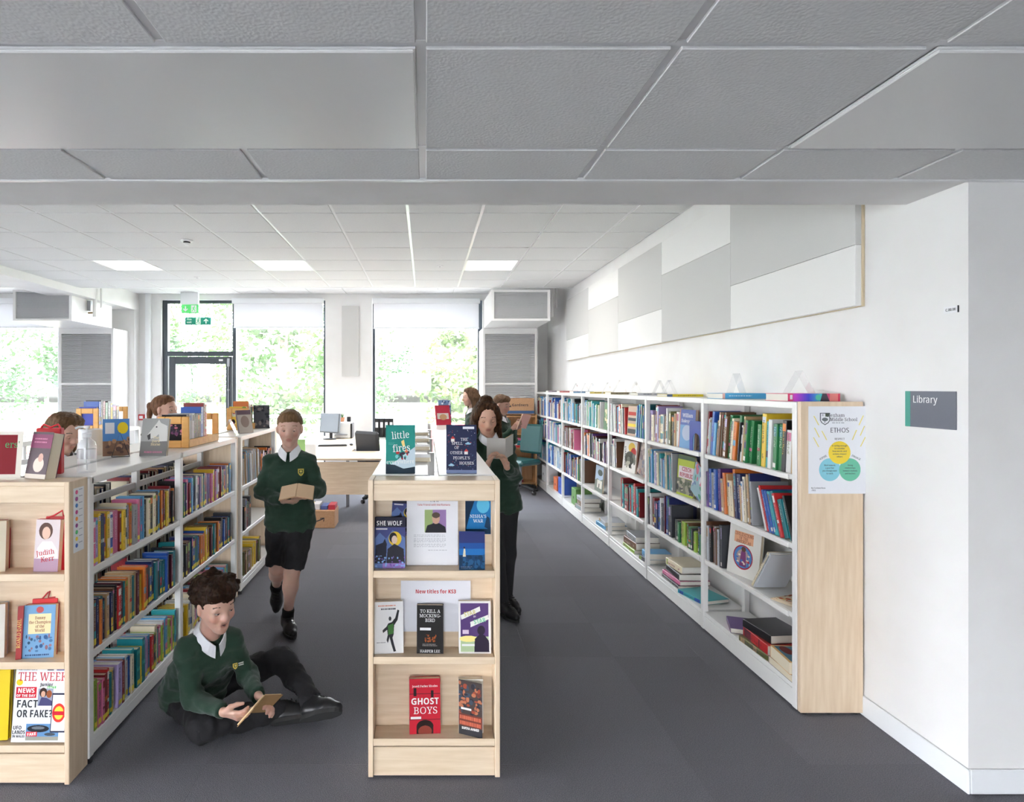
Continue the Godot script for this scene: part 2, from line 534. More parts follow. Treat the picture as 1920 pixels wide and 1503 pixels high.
func build_windows() -> void:
	var y1 := 3.06
	var g0 := 10.44
	# window by the fire exit and the fire exit itself
	var w := struct("window_1", dbx(-3.33, -3.27, 0.0, y1, g0 - 0.03, g0 + 0.07, 0.003), M["frame_dark"])
	bars("frame_bar", [[-3.27, -1.72, y1 - 0.04, y1], [-3.27, -1.72, 0.0, 0.07], [-1.76, -1.72, 0.07, y1 - 0.04]], g0 - 0.02, g0 + 0.06, M["frame_dark"], w)
	obj("pane", dbx(-3.27, -1.76, 0.07, y1 - 0.04, g0 + 0.02, g0 + 0.026), M["glass"], w)
	for i in 11:
		var m := MB.new()
		m.lathe([Vector2(0.001, 0.0), Vector2(0.028, 0.0), Vector2(0.028, 0.0012), Vector2(0.001, 0.0012)], 16, Transform3D(Basis(Vector3.RIGHT, PI / 2), Vector3(-3.17 + 0.138 * i, 1.485, -g0 - 0.0195)))
		obj("safety_dot", m, M["white_ink"], w)
	var dr := struct("door_1", dbx(-4.535, -4.45, 0.0, y1, g0 - 0.03, g0 + 0.07, 0.003), M["frame_dark"])
	bars("frame_bar", [[-4.45, -3.33, y1 - 0.05, y1], [-4.45, -3.33, 2.10, 2.18], [-4.45, -3.33, 0.0, 0.02]], g0 - 0.02, g0 + 0.06, M["frame_dark"], dr)
	obj("pane", dbx(-4.45, -3.33, 2.18, y1 - 0.05, g0 + 0.02, g0 + 0.026), M["glass"], dr)
	bars("door_leaf", [[-4.43, -4.32, 0.03, 2.09], [-3.45, -3.345, 0.03, 2.09], [-4.32, -3.45, 1.965, 2.09], [-4.32, -3.45, 0.03, 0.25]], g0 - 0.015, g0 + 0.05, M["frame_dark"], dr)
	obj("pane", dbx(-4.32, -3.45, 0.25, 1.965, g0 + 0.015, g0 + 0.022), M["glass"], dr)
	obj("door_label", dbx(-3.57, -3.5, 2.015, 2.045, g0 - 0.018, g0 - 0.0155), M["paper"], dr)
	var m2 := MB.new()
	m2.tube([Vector3(-3.40, 2.02, -g0 + 0.03), Vector3(-3.40, 0.9, -g0 + 0.03)], 0.008, 8)
	m2.box(Vector3(-3.42, 1.92, -g0 + 0.016), Vector3(-3.38, 2.06, -g0 + 0.04))
	m2.box(Vector3(-3.415, 1.5, -g0 + 0.016), Vector3(-3.385, 1.53, -g0 + 0.04))
	obj("panic_rod", m2, M["grey_steel"], dr)
	# window over the aisle end
	w = struct("window_2", dbx(-0.914, -0.87, 0.0, y1, g0 - 0.02, g0 + 0.06, 0.003), M["frame_dark"])
	bars("frame_bar", [[0.90, 0.978, 0.0, y1], [-0.87, 0.90, y1 - 0.04, y1], [-0.87, 0.90, 0.0, 0.07]], g0 - 0.02, g0 + 0.06, M["frame_dark"], w)
	obj("pane", dbx(-0.87, 0.90, 0.07, y1 - 0.04, g0 + 0.02, g0 + 0.026), M["glass"], w)
	# window on the far left
	w = struct("window_3", dbx(-6.35, -6.29, 0.0, y1, g0 - 0.02, g0 + 0.06, 0.003), M["skirting"])
	bars("frame_bar", [[-8.3, -8.24, 0.0, y1], [-8.24, -6.35, y1 - 0.05, y1], [-8.24, -6.35, 0.0, 0.07]], g0 - 0.02, g0 + 0.06, M["skirting"], w)
	obj("pane", dbx(-8.24, -6.35, 0.07, y1 - 0.05, g0 + 0.02, g0 + 0.026), M["glass"], w)
	# window behind the lens
	w = struct("window_4", dbx(-1.7, -1.64, 0.0, 2.25, -6.14, -6.06), M["frame_dark"])
	bars("frame_bar", [[0.24, 0.3, 0.0, 2.25], [-1.64, 0.24, 2.19, 2.25], [-1.64, 0.24, 0.0, 0.06], [-0.73, -0.67, 0.06, 2.19]], -6.14, -6.06, M["frame_dark"], w)
	for r in [[-1.64, -0.73], [-0.67, 0.24]]:
		obj("pane", dbx(r[0], r[1], 0.06, 2.19, -6.103, -6.097), M["glass"], w)
	roller_blind(-3.30, -1.74, 3.05, 2.60, 10.33, "white roller blind half lowered over the window beside the fire exit")
	roller_blind(-0.91, 0.93, 3.05, 2.585, 10.33, "white roller blind half lowered over the window at the end of the aisle")
	roller_blind(-8.2, -6.3, 3.05, 2.60, 10.33, "white roller blind half lowered over the window behind the low far bookcase")

func roller_blind(x0: float, x1: float, top: float, bottom: float, d: float, label: String) -> void:
	var b := thing("roller_blind", label, "blind", Vector3((x0 + x1) / 2, top, -d))
	var h := (x1 - x0) / 2
	obj("cassette", bx(Vector3(-h, -0.06, -0.015), Vector3(h, 0.03, 0.06), 0.008), M["skirting"], b)
	obj("fabric", bx(Vector3(-h + 0.02, bottom - top, 0.0), Vector3(h - 0.02, -0.06, 0.003)), M["blind"], b)
	obj("bottom_bar", bx(Vector3(-h + 0.015, bottom - top - 0.025, -0.006), Vector3(h - 0.015, bottom - top, 0.01), 0.003), M["skirting"], b)

# ---------------------------------------------------------------- things on walls
func wall_basis() -> Basis:
	# local +X runs towards the lens, +Z leaves the right-hand wall
	return Basis(Vector3(0, 0, 1), Vector3(0, 1, 0), Vector3(-1, 0, 0))

func build_wall_things() -> void:
	var cut := [2.875, 4.055, 5.235, 6.415, 7.595, 8.775]
	var pan := thing("acoustic_panel", "long grey and white patchwork acoustic panel on the wall above the bookcase", "wall panel", Vector3(WX - 0.0015, 1.95, -5.825))
	var edge := rgb(206, 190, 160, 0.6)
	obj("backing", bx(Vector3(-0.012, -0.004, -2.954), Vector3(0, 0.876, 2.954)), edge, pan)
	for i in 5:
		var z1: float = -cut[i] + 5.825
		var z0: float = -cut[i + 1] + 5.825
		var split := 0.29 if i % 2 == 0 else 0.58
		obj("square", bx(Vector3(-0.042, 0, z0 + 0.001), Vector3(-0.012, split - 0.001, z1 - 0.001), 0.0015), M["white_panel"] if i % 2 == 0 else M["grey_panel"], pan)
		obj("square", bx(Vector3(-0.042, split + 0.001, z0 + 0.001), Vector3(-0.012, 0.87, z1 - 0.001), 0.0015), M["grey_panel"] if i % 2 == 0 else M["white_panel"], pan)
	var ap := thing("acoustic_panel", "narrow pale grey upright acoustic panel on the wall between the two windows", "wall panel", Vector3(-1.285, 1.75, -BACK))
	obj("face", bx(Vector3(-0.145, 0, 0.006), Vector3(0.145, 1.2, 0.045), 0.002), M["grey_panel"], ap)
	obj("backing", bx(Vector3(-0.14, 0.005, 0.0), Vector3(0.14, 1.195, 0.006)), edge, ap)
	# library sign
	var sg := thing("library_sign", "grey Library sign with green edge strip on the white wall", "sign", Vector3(WX, 1.392, -2.5))
	sg.basis = wall_basis()
	obj("plate", bx(Vector3(-0.098, 0, 0.0), Vector3(0.126, 0.152, 0.005), 0.001), rgb(104, 107, 118, 0.5), sg)
	obj("edge_strip", bx(Vector3(-0.126, 0, 0.0), Vector3(-0.098, 0.152, 0.005), 0.001), rgb(66, 152, 136, 0.5), sg)
	words(sg, "Library", 0.034, Vector3(-0.022, 0.117, 0.0054), M["white_ink"])
	var tg := thing("room_tag", "tiny white room number tag high on the wall above the Library sign", "sign", Vector3(WX, 1.855, -2.4))
	tg.basis = wall_basis()
	obj("plate", bx(Vector3(-0.032, 0, 0.0), Vector3(0.032, 0.027, 0.003)), M["paper"], tg)
	words(tg, "C.00.08", 0.012, Vector3(0, 0.0135, 0.0034), M["ink"])
	obj("end_cap", bx(Vector3(0.032, 0, 0.0), Vector3(0.0345, 0.027, 0.004)), M["ink"], tg)
	# air units by the windows
	air_unit(1.357, "white ventilation unit with louvred grille hanging under the ceiling by the wall bookcase", "tall white louvred ventilation column standing beside the aisle window")
	air_unit(-5.46, "white ventilation unit with louvred grille hanging behind the boxed beam", "tall white louvred ventilation column standing behind the low far bookcase")
	# ducts and valves next to the right unit
	for s in [[1.357, "white drop pipes with brass valves beside the ventilation unit over the wall bookcase"], [-5.46, "white drop pipes with dark valve box beside the ventilation unit behind the beam"]]:
		var p := thing("pipe_set", s[1], "pipes", Vector3(s[0] + 0.43, 2.55, -9.0))
		var m := MB.new()
		m.tube([Vector3(0.10, 0.6, 0), Vector3(0.10, 0.06, 0)], 0.03, 10)
		obj("pipe", m, M["white_metal"], p)
		m = MB.new()
		m.tube([Vector3(0.17, 0.6, -0.05), Vector3(0.17, 0.2, -0.05)], 0.018, 10)
		obj("pipe", m, M["white_metal"], p)
		for y in [0.12, 0.33]:
			m = MB.new()
			m.tube([Vector3(0.001, y, 0), Vector3(0.105, y, 0)], 0.012, 8)
			obj("valve", m, rgb(140, 110, 70, 0.4, 0.6), p)
		obj("valve_box", bx(Vector3(0.001, 0.15, -0.03), Vector3(0.05, 0.3, 0.03), 0.005), M["grey_steel"], p)
	# emergency exit signs
	var ex := thing("exit_sign", "lit green down-arrow exit sign on a white box under the ceiling", "exit sign", Vector3(-3.98, 2.8, -10.2))
	obj("housing", bx(Vector3(-0.15, 0.16, -0.03), Vector3(0.15, 0.36, 0.04), 0.006), M["skirting"], ex)
	var gm := mat(Color8(92, 205, 110), 0.3)
	gm.emission_enabled = true
	gm.emission = Color8(60, 190, 90)
	gm.emission_energy_multiplier = 0.35
	obj("panel", bx(Vector3(-0.145, 0.01, -0.004), Vector3(0.145, 0.158, 0.004)), gm, ex)
	arrow_mark(ex, Vector3(-0.075, 0.085, 0.0055), -1.0, 0.045)
	man_mark(ex, Vector3(0.065, 0.085, 0.0045), 0.06, gm)
	var fx := thing("exit_sign", "teal Fire exit sign with running figure and up arrow on the glass above the door", "exit sign", Vector3(-3.93, 2.64, -10.425))
	var teal := rgb(0, 138, 120, 0.5)
	obj("panel", bx(Vector3(-0.225, 0, 0), Vector3(0.225, 0.13, 0.004)), teal, fx)
	words(fx, "Fire", 0.038, Vector3(-0.15, 0.094, 0.0048), M["white_ink"], false, Basis(), 1.0, "lettering", true)
	words(fx, "exit", 0.038, Vector3(-0.15, 0.044, 0.0048), M["white_ink"], false, Basis(), 1.0, "lettering", true)
	man_mark(fx, Vector3(0.005, 0.065, 0.0045), 0.055, teal)
	arrow_mark(fx, Vector3(0.14, 0.065, 0.0055), 1.0, 0.045)
	# red call point low on the pillar
	var cp := thing("call_point", "small square red fire call point on the pillar by the fire exit", "call point", Vector3(-4.86, 1.05, -BACK))
	obj("body", bx(Vector3(-0.05, -0.05, 0), Vector3(0.05, 0.05, 0.04), 0.006), rgb(190, 40, 50, 0.4), cp)
	obj("glass_plate", bx(Vector3(-0.03, -0.025, 0.04), Vector3(0.03, 0.025, 0.043)), M["paper"], cp)

func arrow_mark(parent: Node3D, at: Vector3, up: float, s: float) -> void:
	var m := MB.new()
	m.prism(PackedVector2Array([Vector2(0, s), Vector2(s, 0), Vector2(s * 0.55, -s * 0.1), Vector2(s * 0.22, s * 0.25), Vector2(s * 0.22, -s), Vector2(-s * 0.22, -s), Vector2(-s * 0.22, s * 0.25), Vector2(-s * 0.55, -s * 0.1), Vector2(-s, 0)]), -0.001, 0.0005, Transform3D(Basis.from_scale(Vector3(1, up, 1)), at))
	obj("arrow", m, M["white_ink"], parent)

func man_mark(parent: Node3D, at: Vector3, s: float, ink: Material) -> void:
	obj("doorway", bx(at + Vector3(-s * 0.75, -s, -0.0005), at + Vector3(s * 0.75, s, 0.0005)), M["white_ink"], parent)
	var m := MB.new()
	var z := at.z + 0.001
	var bar := func(a: Vector2, b: Vector2, w: float) -> void:
		var k := (b - a).orthogonal().normalized() * w
		m.prism(PackedVector2Array([a + k, b + k, b - k, a - k]), z - 0.0004, z + 0.0002)
	var o := Vector2(at.x, at.y)
	bar.call(o + Vector2(0.05, 0.5) * s, o + Vector2(-0.1, -0.1) * s, s * 0.14)
	bar.call(o + Vector2(-0.1, -0.1) * s, o + Vector2(0.35, -0.35) * s, s * 0.09)
	bar.call(o + Vector2(0.35, -0.35) * s, o + Vector2(0.25, -0.8) * s, s * 0.08)
	bar.call(o + Vector2(-0.1, -0.1) * s, o + Vector2(-0.55, -0.7) * s, s * 0.08)
	bar.call(o + Vector2(0.05, 0.45) * s, o + Vector2(0.5, 0.15) * s, s * 0.06)
	bar.call(o + Vector2(0.05, 0.45) * s, o + Vector2(-0.45, 0.2) * s, s * 0.06)
	var c := PackedVector2Array()
	for i in 12:
		c.append(o + Vector2(0.2, 0.75) * s + Vector2(cos(TAU * i / 12), sin(TAU * i / 12)) * s * 0.16)
	m.prism(c, z - 0.0004, z + 0.0002)
	obj("running_figure", m, ink, parent)

func air_unit(x: float, upper: String, lower: String) -> void:
	var b := thing("ventilation_unit", upper, "ventilation", Vector3(x, 2.51, -8.62))
	var m := MB.new()
	shell(m, 0.42, 0.0, 0.44, -1.08, -0.02)
	obj("casing", m, M["white_metal"], b)
	m = MB.new()
	for s in [-1.0, 1.0]:
		m.box(Vector3(s * 0.40 - 0.02, 0.0, -0.02), Vector3(s * 0.40 + 0.02, 0.44, 0.02))
	m.box(Vector3(-0.38, 0.0, -0.02), Vector3(0.38, 0.03, 0.02))
	m.box(Vector3(-0.38, 0.41, -0.02), Vector3(0.38, 0.44, 0.02))
	obj("frame", m, M["white_metal"], b)
	slats(b, -0.38, 0.38, 0.03, 0.41, 24, 0.004)
	for s in [-0.31, -0.01, 0.30]:
		obj("stiffener", bx(Vector3(s - 0.004, 0.03, -0.014), Vector3(s + 0.004, 0.41, -0.011)), M["louvre"], b)
	var c := thing("ventilation_column", lower, "ventilation", Vector3(x, 0, -9.72))
	m = MB.new()
	shell(m, 0.44, 0.0, 2.51, -0.62, -0.03)
	obj("casing", m, M["white_metal"], c)
	m = MB.new()
	for s in [-1.0, 1.0]:
		m.box(Vector3(s * 0.42 - 0.02, 0.0, -0.03), Vector3(s * 0.42 + 0.02, 2.51, 0.01))
	for y in [0.0, 0.85, 1.6, 2.42]:
		m.box(Vector3(-0.4, y, -0.03), Vector3(0.4, y + (0.09 if y > 2.4 else 0.03), 0.01))
	obj("frame", m, M["white_metal"], c)
	for r in [[0.88, 1.6, 30], [1.63, 2.42, 33]]:
		slats(c, -0.4, 0.4, r[0], r[1], r[2], 0.0)
	obj("kick_panel", bx(Vector3(-0.4, 0.03, -0.02), Vector3(0.4, 0.85, 0.0)), M["white_metal"], c)

# a hollow sheet-metal case, open at the front behind its grille
func shell(m: MB, h: float, y0: float, y1: float, z0: float, z1: float) -> void:
	var k := 0.006
	m.box(Vector3(-h, y0, z0), Vector3(-h + k, y1, z1))
	m.box(Vector3(h - k, y0, z0), Vector3(h, y1, z1))
	m.box(Vector3(-h + k, y0, z0), Vector3(h - k, y0 + k, z1))
	m.box(Vector3(-h + k, y1 - k, z0), Vector3(h - k, y1, z1))
	m.box(Vector3(-h + k, y0 + k, z0), Vector3(h - k, y1 - k, z0 + k))

func slats(parent: Node3D, x0: float, x1: float, y0: float, y1: float, n: int, z: float) -> void:
	var p := (y1 - y0) / n
	var me := bx(Vector3(x0 + 0.001, -p * 0.30, -0.012), Vector3(x1 - 0.001, -p * 0.30 + 0.003, 0.012), 0.0, Transform3D(Basis(Vector3.RIGHT, 0.75), Vector3.ZERO)).mesh()
	for i in n:
		var o := inst("slat", me, M["louvre"], parent)
		o.position = Vector3(0, y0 + p * (i + 0.5), z - 0.004)

# ---------------------------------------------------------------- outside
func build_outside() -> void:
	var ground := struct("ground_outside", dbx(-60, 60, -0.4, -0.2, BACK + 0.35, 70), rgb(96, 112, 70, 0.95))
	struct("ground_side", dbx(-60, LEFT - 0.25, -0.4, -0.2, -40, BACK + 0.3), rgb(214, 212, 206, 0.95))
	struct("ground_behind", dbx(LEFT - 0.2, 30, -0.4, -0.2, -40, -6.3), rgb(205, 203, 198, 0.9))
	var path := dbx(-30, 30, -0.2, -0.12, BACK + 0.35, 15.0)
	struct("paving_outside", path, rgb(140, 138, 134, 0.9))
	var kinds := [
		[-15.6, 19.0, 5.2, "pale green bushy tree filling the white-framed window", 0],
		[-9.8, 19.5, 5.4, "mid green bushy tree between the white-framed window and the fire exit", 1],
		[-4.4, 19.0, 5.4, "light green bushy tree outside the window beside the fire exit", 0],
		[0.9, 19.5, 3.6, "low bright green tree outside the aisle window", 2],
		[-21.0, 29.5, 8.4, "tall dark tree behind the white-framed window", 1],
		[-12.3, 30.0, 8.2, "tall green tree behind, between the pillar and the fire exit", 0],
		[-3.7, 29.5, 8.4, "tall grey-green tree behind the window beside the fire exit", 1],
		[4.6, 30.0, 6.4, "yellow-green tree behind the aisle window", 2],
		[-27.0, 43.0, 11.0, "distant broad tree seen past the white-framed window", 0],
		[-15.0, 43.5, 11.0, "distant dark tree seen over the fire exit door", 1],
		[-3.2, 43.0, 11.0, "distant soft green tree seen through the aisle window", 2],
	]
	for k in kinds:
		tree(Vector3(k[0], -0.2, -k[1]), k[2], k[3], k[4])
	# temporary barriers
	for b in [[-8.6, 13.2, true, "red plastic safety barrier standing outside the white-framed window"], [-6.6, 13.3, true, "red plastic safety barrier next to the pillar, outside the white-framed window"], [1.1, 13.3, true, "red plastic safety barrier outside the aisle window"]]:
		barrier(Vector3(b[0], -0.12, -b[1]), rgb(222, 92, 88, 0.5), b[3])
	for b in [[-3.0, 13.1, "white safety barrier outside the window beside the fire exit"], [-0.95, 13.2, "white safety barrier outside near the wall between the windows"]]:
		barrier(Vector3(b[0], -0.12, -b[1]), rgb(235, 235, 235, 0.5), b[2])

func barrier(at: Vector3, m: Material, label: String) -> void:
	var b := thing("safety_barrier", label, "barrier", at)
	var f := MB.new()
	f.tube([Vector3(-0.95, 0.0, 0), Vector3(-0.95, 0.9, 0), Vector3(-0.9, 1.0, 0), Vector3(-0.8, 1.05, 0), Vector3(0.8, 1.05, 0), Vector3(0.9, 1.0, 0), Vector3(0.95, 0.9, 0), Vector3(0.95, 0.0, 0)], 0.035, 8)
	f.tube([Vector3(-0.95, 0.25, 0), Vector3(0.95, 0.25, 0)], 0.025, 8)
	f.tube([Vector3(-0.95, 0.85, 0), Vector3(0.95, 0.85, 0)], 0.025, 8)
	obj("frame", f, m, b)
	for i in 11:
		obj("bar", bx(Vector3(-0.8 + 0.16 * i - 0.03, 0.25, -0.012), Vector3(-0.8 + 0.16 * i + 0.03, 0.85, 0.012)), m, b)
	for s in [-0.8, 0.8]:
		obj("foot", bx(Vector3(s - 0.05, 0, -0.25), Vector3(s + 0.05, 0.04, 0.25), 0.01), M["rubber"], b)

func tree(at: Vector3, h: float, label: String, kind: int) -> void:
	var t := thing("leafy_tree", label, "tree", at, 0.0)
	var m := MB.new()
	var r := RandomNumberGenerator.new()
	r.seed = int(absf(at.x * 100.0)) + int(h * 10.0)
	m.tube([Vector3(0, 0, 0), Vector3(0.05, h * 0.3, 0.05), Vector3(-0.05, h * 0.6, 0)], 0.14, 7)
	for i in 5:
		var a := r.randf() * TAU
		m.tube([Vector3(0, h * (0.25 + 0.08 * i), 0), Vector3(cos(a) * h * 0.12, h * (0.38 + 0.08 * i), sin(a) * h * 0.12), Vector3(cos(a) * h * 0.22, h * (0.45 + 0.09 * i), sin(a) * h * 0.2)], 0.05, 5)
	obj("trunk", m, rgb(120, 108, 96, 0.9), t)
	var cols: Array = [[Color(0.06, 0.12, 0.035), Color(0.125, 0.18, 0.065)], [Color(0.04, 0.085, 0.045), Color(0.08, 0.13, 0.065)], [Color(0.13, 0.19, 0.07), Color(0.2, 0.25, 0.11)]][kind]
	m = MB.new()
	var clumps := 26
	for i in clumps:
		var a := r.randf() * TAU
		var hh := 0.10 + 0.88 * r.randf()
		var rad := h * 0.36 * sqrt(sin(PI * clampf(hh * 0.9 + 0.05, 0, 1))) * sqrt(r.randf())
		var ce := Vector3(cos(a) * rad, hh * h, sin(a) * rad)
		var cr := h * (0.10 + 0.07 * r.randf())
		var tone: Color = (cols[0] as Color).lerp(cols[1], r.randf())
		for k in 150:
			var d := Vector3(r.randfn(), r.randfn() * 0.8, r.randfn()).normalized() * cr * pow(r.randf(), 0.4)
			var p := ce + d
			if p.y < 0.1:
				continue
			var s := 0.07 + 0.08 * r.randf()
			var e1 := Vector3(r.randfn(), r.randfn() * 0.5, r.randfn()).normalized()
			var e2 := e1.cross(Vector3(r.randfn(), r.randfn(), r.randfn())).normalized()
			m.col = tone * (0.85 + 0.3 * r.randf())
			var nn := e1.cross(e2).normalized()
			m.tri(p - e1 * s, p + e2 * s * 0.6, p + e1 * s, nn)
			m.tri(p - e1 * s, p + e1 * s, p - e2 * s * 0.6, nn)
	var lm := mat(Color.WHITE, 0.7)
	lm.vertex_color_use_as_albedo = true
	lm.backlight_enabled = true
	lm.backlight = Color(0.6, 0.7, 0.4)
	var o := obj("foliage", m, lm, t)
	o.set_meta("kind", "stuff")

# ---------------------------------------------------------------- bookcases
const SH_R := [1.135, 0.80, 0.463, 0.123]
const SH_L := [0.81, 0.46, 0.11]
const RX := 1.783
const LX := -1.385
const BAY_R := [2.9, 3.89, 4.89, 5.89, 6.90, 7.90, 8.90, 9.88]
const BAY_L := [2.485, 3.43, 4.43]

func build_bookcases() -> void:
	var w := thing("wall_bookcase", "long white metal bookcase with maple end panel along the Library sign wall", "bookcase", Vector3(RX, 0, -2.87))
	var z := 2.87
	obj("end_panel", bx(Vector3(0, 0.012, -0.026), Vector3(0.298, 1.492, 0.0), 0.002), M["maple"], w)
	for d in BAY_R:
		var first: bool = d == BAY_R[0]
		var d0: float = d - z - (0.0 if first else 0.018)
		obj("post", bx(Vector3(-0.002, 0.012, -d0 - 0.036), Vector3(0.03, 1.488, -d0), 0.002), M["white_metal"], w)
		obj("post", bx(Vector3(0.262, 0.012, -d0 - 0.036), Vector3(0.294, 1.488, -d0), 0.002), M["white_metal"], w)
	for i in BAY_R.size() - 1:
		var a: float = -(BAY_R[i] - z) - (0.037 if i == 0 else 0.019)
		var b: float = -(BAY_R[i + 1] - z) + 0.019
		for y in SH_R:
			obj("shelf", bx(Vector3(0.004, y - 0.026, b), Vector3(0.29, y, a), 0.002), M["white_metal"], w)
			if y > 0.2:
				obj("label_rail", bx(Vector3(-0.004, y - 0.027, b + 0.03), Vector3(0.003, y - 0.001, a - 0.03), 0.001), M["white_top"], w)
		obj("plinth", bx(Vector3(0.002, 0.012, b), Vector3(0.016, 0.096, a), 0.002), M["white_metal"], w)
		obj("top", bx(Vector3(0.0, 1.456, b - 0.018), Vector3(0.296, 1.49, a + 0.018), 0.003), M["white_top"], w)
		for y in [1.30, 0.97, 0.63, 0.27]:
			obj("back_rail", bx(Vector3(0.27, y, b), Vector3(0.276, y + 0.022, a)), M["white_metal"], w)
	for k in 3:
		var m := MB.new()
		m.lathe([Vector2(0.001, 0), Vector2(0.018, 0), Vector2(0.018, 0.012), Vector2(0.001, 0.012)], 12, Transform3D(Basis(), Vector3(0.03 + 0.12 * k, 0, -0.03)))
		obj("foot", m, M["rubber"], w)
	island("island_bookcase", "white double-sided bookcase full of paperbacks behind the seated boy", -1.91, LX, BAY_L, true)
	island("island_bookcase", "short white bookcase with open lower shelves beside the walking boy", -1.91, LX, [4.53, 5.58], true)
	island("island_bookcase", "white-topped double bookcase behind the maple display stand in the middle", -0.227, 0.295, [2.53, 3.47, 4.41, 5.35, 6.29], false)
	island("island_bookcase", "low white bookcase in the far row by the white-framed window, wooden book box on top", -3.25, -2.72, [3.9, 4.85, 5.76], false)
	display("display_stand", "maple front display stand in the middle, with new titles poster and seven books", -0.228, 0.296, 2.40)
	display("display_stand", "maple front display stand at the end of the paperback bookcase, with magazines", -1.915, -1.39, 2.355)

func island(called: String, label: String, x0: float, x1: float, posts: Array, wood_end: bool) -> void:
	var z0: float = posts[0]
	var z1: float = posts[-1]
	var cx := (x0 + x1) / 2
	var h := (x1 - x0) / 2
	var t := thing(called, label, "bookcase", Vector3(cx, 0, -z0))
	for d in posts:
		var o: float = d - z0
		var lo := -o - (0.036 if d == z0 else (0.0 if d == z1 else 0.018))
		for x in [-h, h - 0.034, -0.017]:
			obj("post", bx(Vector3(x, 0.03 if absf(x) > 0.1 else 0.1, lo), Vector3(x + 0.034, 1.186, lo + 0.036), 0.002), M["white_metal"], t)
	for i in posts.size() - 1:
		var a: float = -(posts[i] - z0) - (0.037 if i == 0 else 0.019)
		var b: float = -(posts[i + 1] - z0) + (0.037 if i == posts.size() - 2 else 0.019)
		for s in [-1.0, 1.0]:
			var xi: float = 0.022 * s
			var xo: float = (h - 0.003) * s
			for y in SH_L:
				obj("shelf", bx(Vector3(minf(xi, xo), y - 0.03, b), Vector3(maxf(xi, xo), y, a), 0.002), M["white_metal"], t)
			obj("top", bx(Vector3(minf(xi, h * s), 1.158, b - 0.018), Vector3(maxf(xi, h * s), 1.192, a + 0.018), 0.003), M["white_top"], t)
			obj("plinth", bx(Vector3(minf(xo, xo - 0.014 * s), 0.03, b), Vector3(maxf(xo, xo - 0.014 * s), 0.079, a), 0.002), M["white_metal"], t)
		for y in [0.99, 0.63, 0.28]:
			obj("back_rail", bx(Vector3(-0.008, y, b), Vector3(0.008, y + 0.034, a), 0.002), M["white_metal"], t)
	if wood_end:
		obj("end_panel", bx(Vector3(-h, 0.02, -(z1 - z0) - 0.024), Vector3(h, 1.192, -(z1 - z0) - 0.001), 0.002), M["maple"], t)
	for d in [0.03, z1 - z0 - 0.03]:
		for s in [-1.0, 1.0]:
			var m := MB.new()
			m.lathe([Vector2(0.001, 0), Vector2(0.016, 0), Vector2(0.016, 0.029), Vector2(0.001, 0.029)], 12, Transform3D(Basis(), Vector3(s * (h - 0.02), 0, -d)))
			obj("foot", m, M["rubber"], t)

func display(called: String, label: String, x0: float, x1: float, d: float) -> void:
	var t := thing(called, label, "display stand", Vector3((x0 + x1) / 2, 0, -d))
	var h := (x1 - x0) / 2
	for s in [-1.0, 1.0]:
		obj("side_panel", bx(Vector3(s * (h - 0.01) - 0.01, 0.01, -0.129), Vector3(s * (h - 0.01) + 0.01, 1.192, 0.0), 0.002), M["maple"], t)
	var w := h - 0.0205
	obj("back_panel", bx(Vector3(-w, 0.01, -0.128), Vector3(w, 1.17, -0.112)), M["maple_flat"], t)
	obj("header", bx(Vector3(-w, 1.108, -0.022), Vector3(w, 1.174, -0.004), 0.002), M["maple_flat"], t)
	obj("top", bx(Vector3(-w, 1.174, -0.128), Vector3(w, 1.19, -0.004), 0.002), M["maple_flat"], t)
	for y in [0.825, 0.482, 0.157]:
		obj("shelf", bx(Vector3(-w, y - 0.022, -0.111), Vector3(w, y, -0.006), 0.002), M["maple_flat"], t)
		obj("shelf_lip", bx(Vector3(-w, y - 0.0225, -0.0059), Vector3(w, y + 0.006, -0.001), 0.001), M["maple_flat"], t)
	obj("kick_panel", bx(Vector3(-w, 0.012, -0.02), Vector3(w, 0.126, -0.008), 0.002), M["maple_flat"], t)

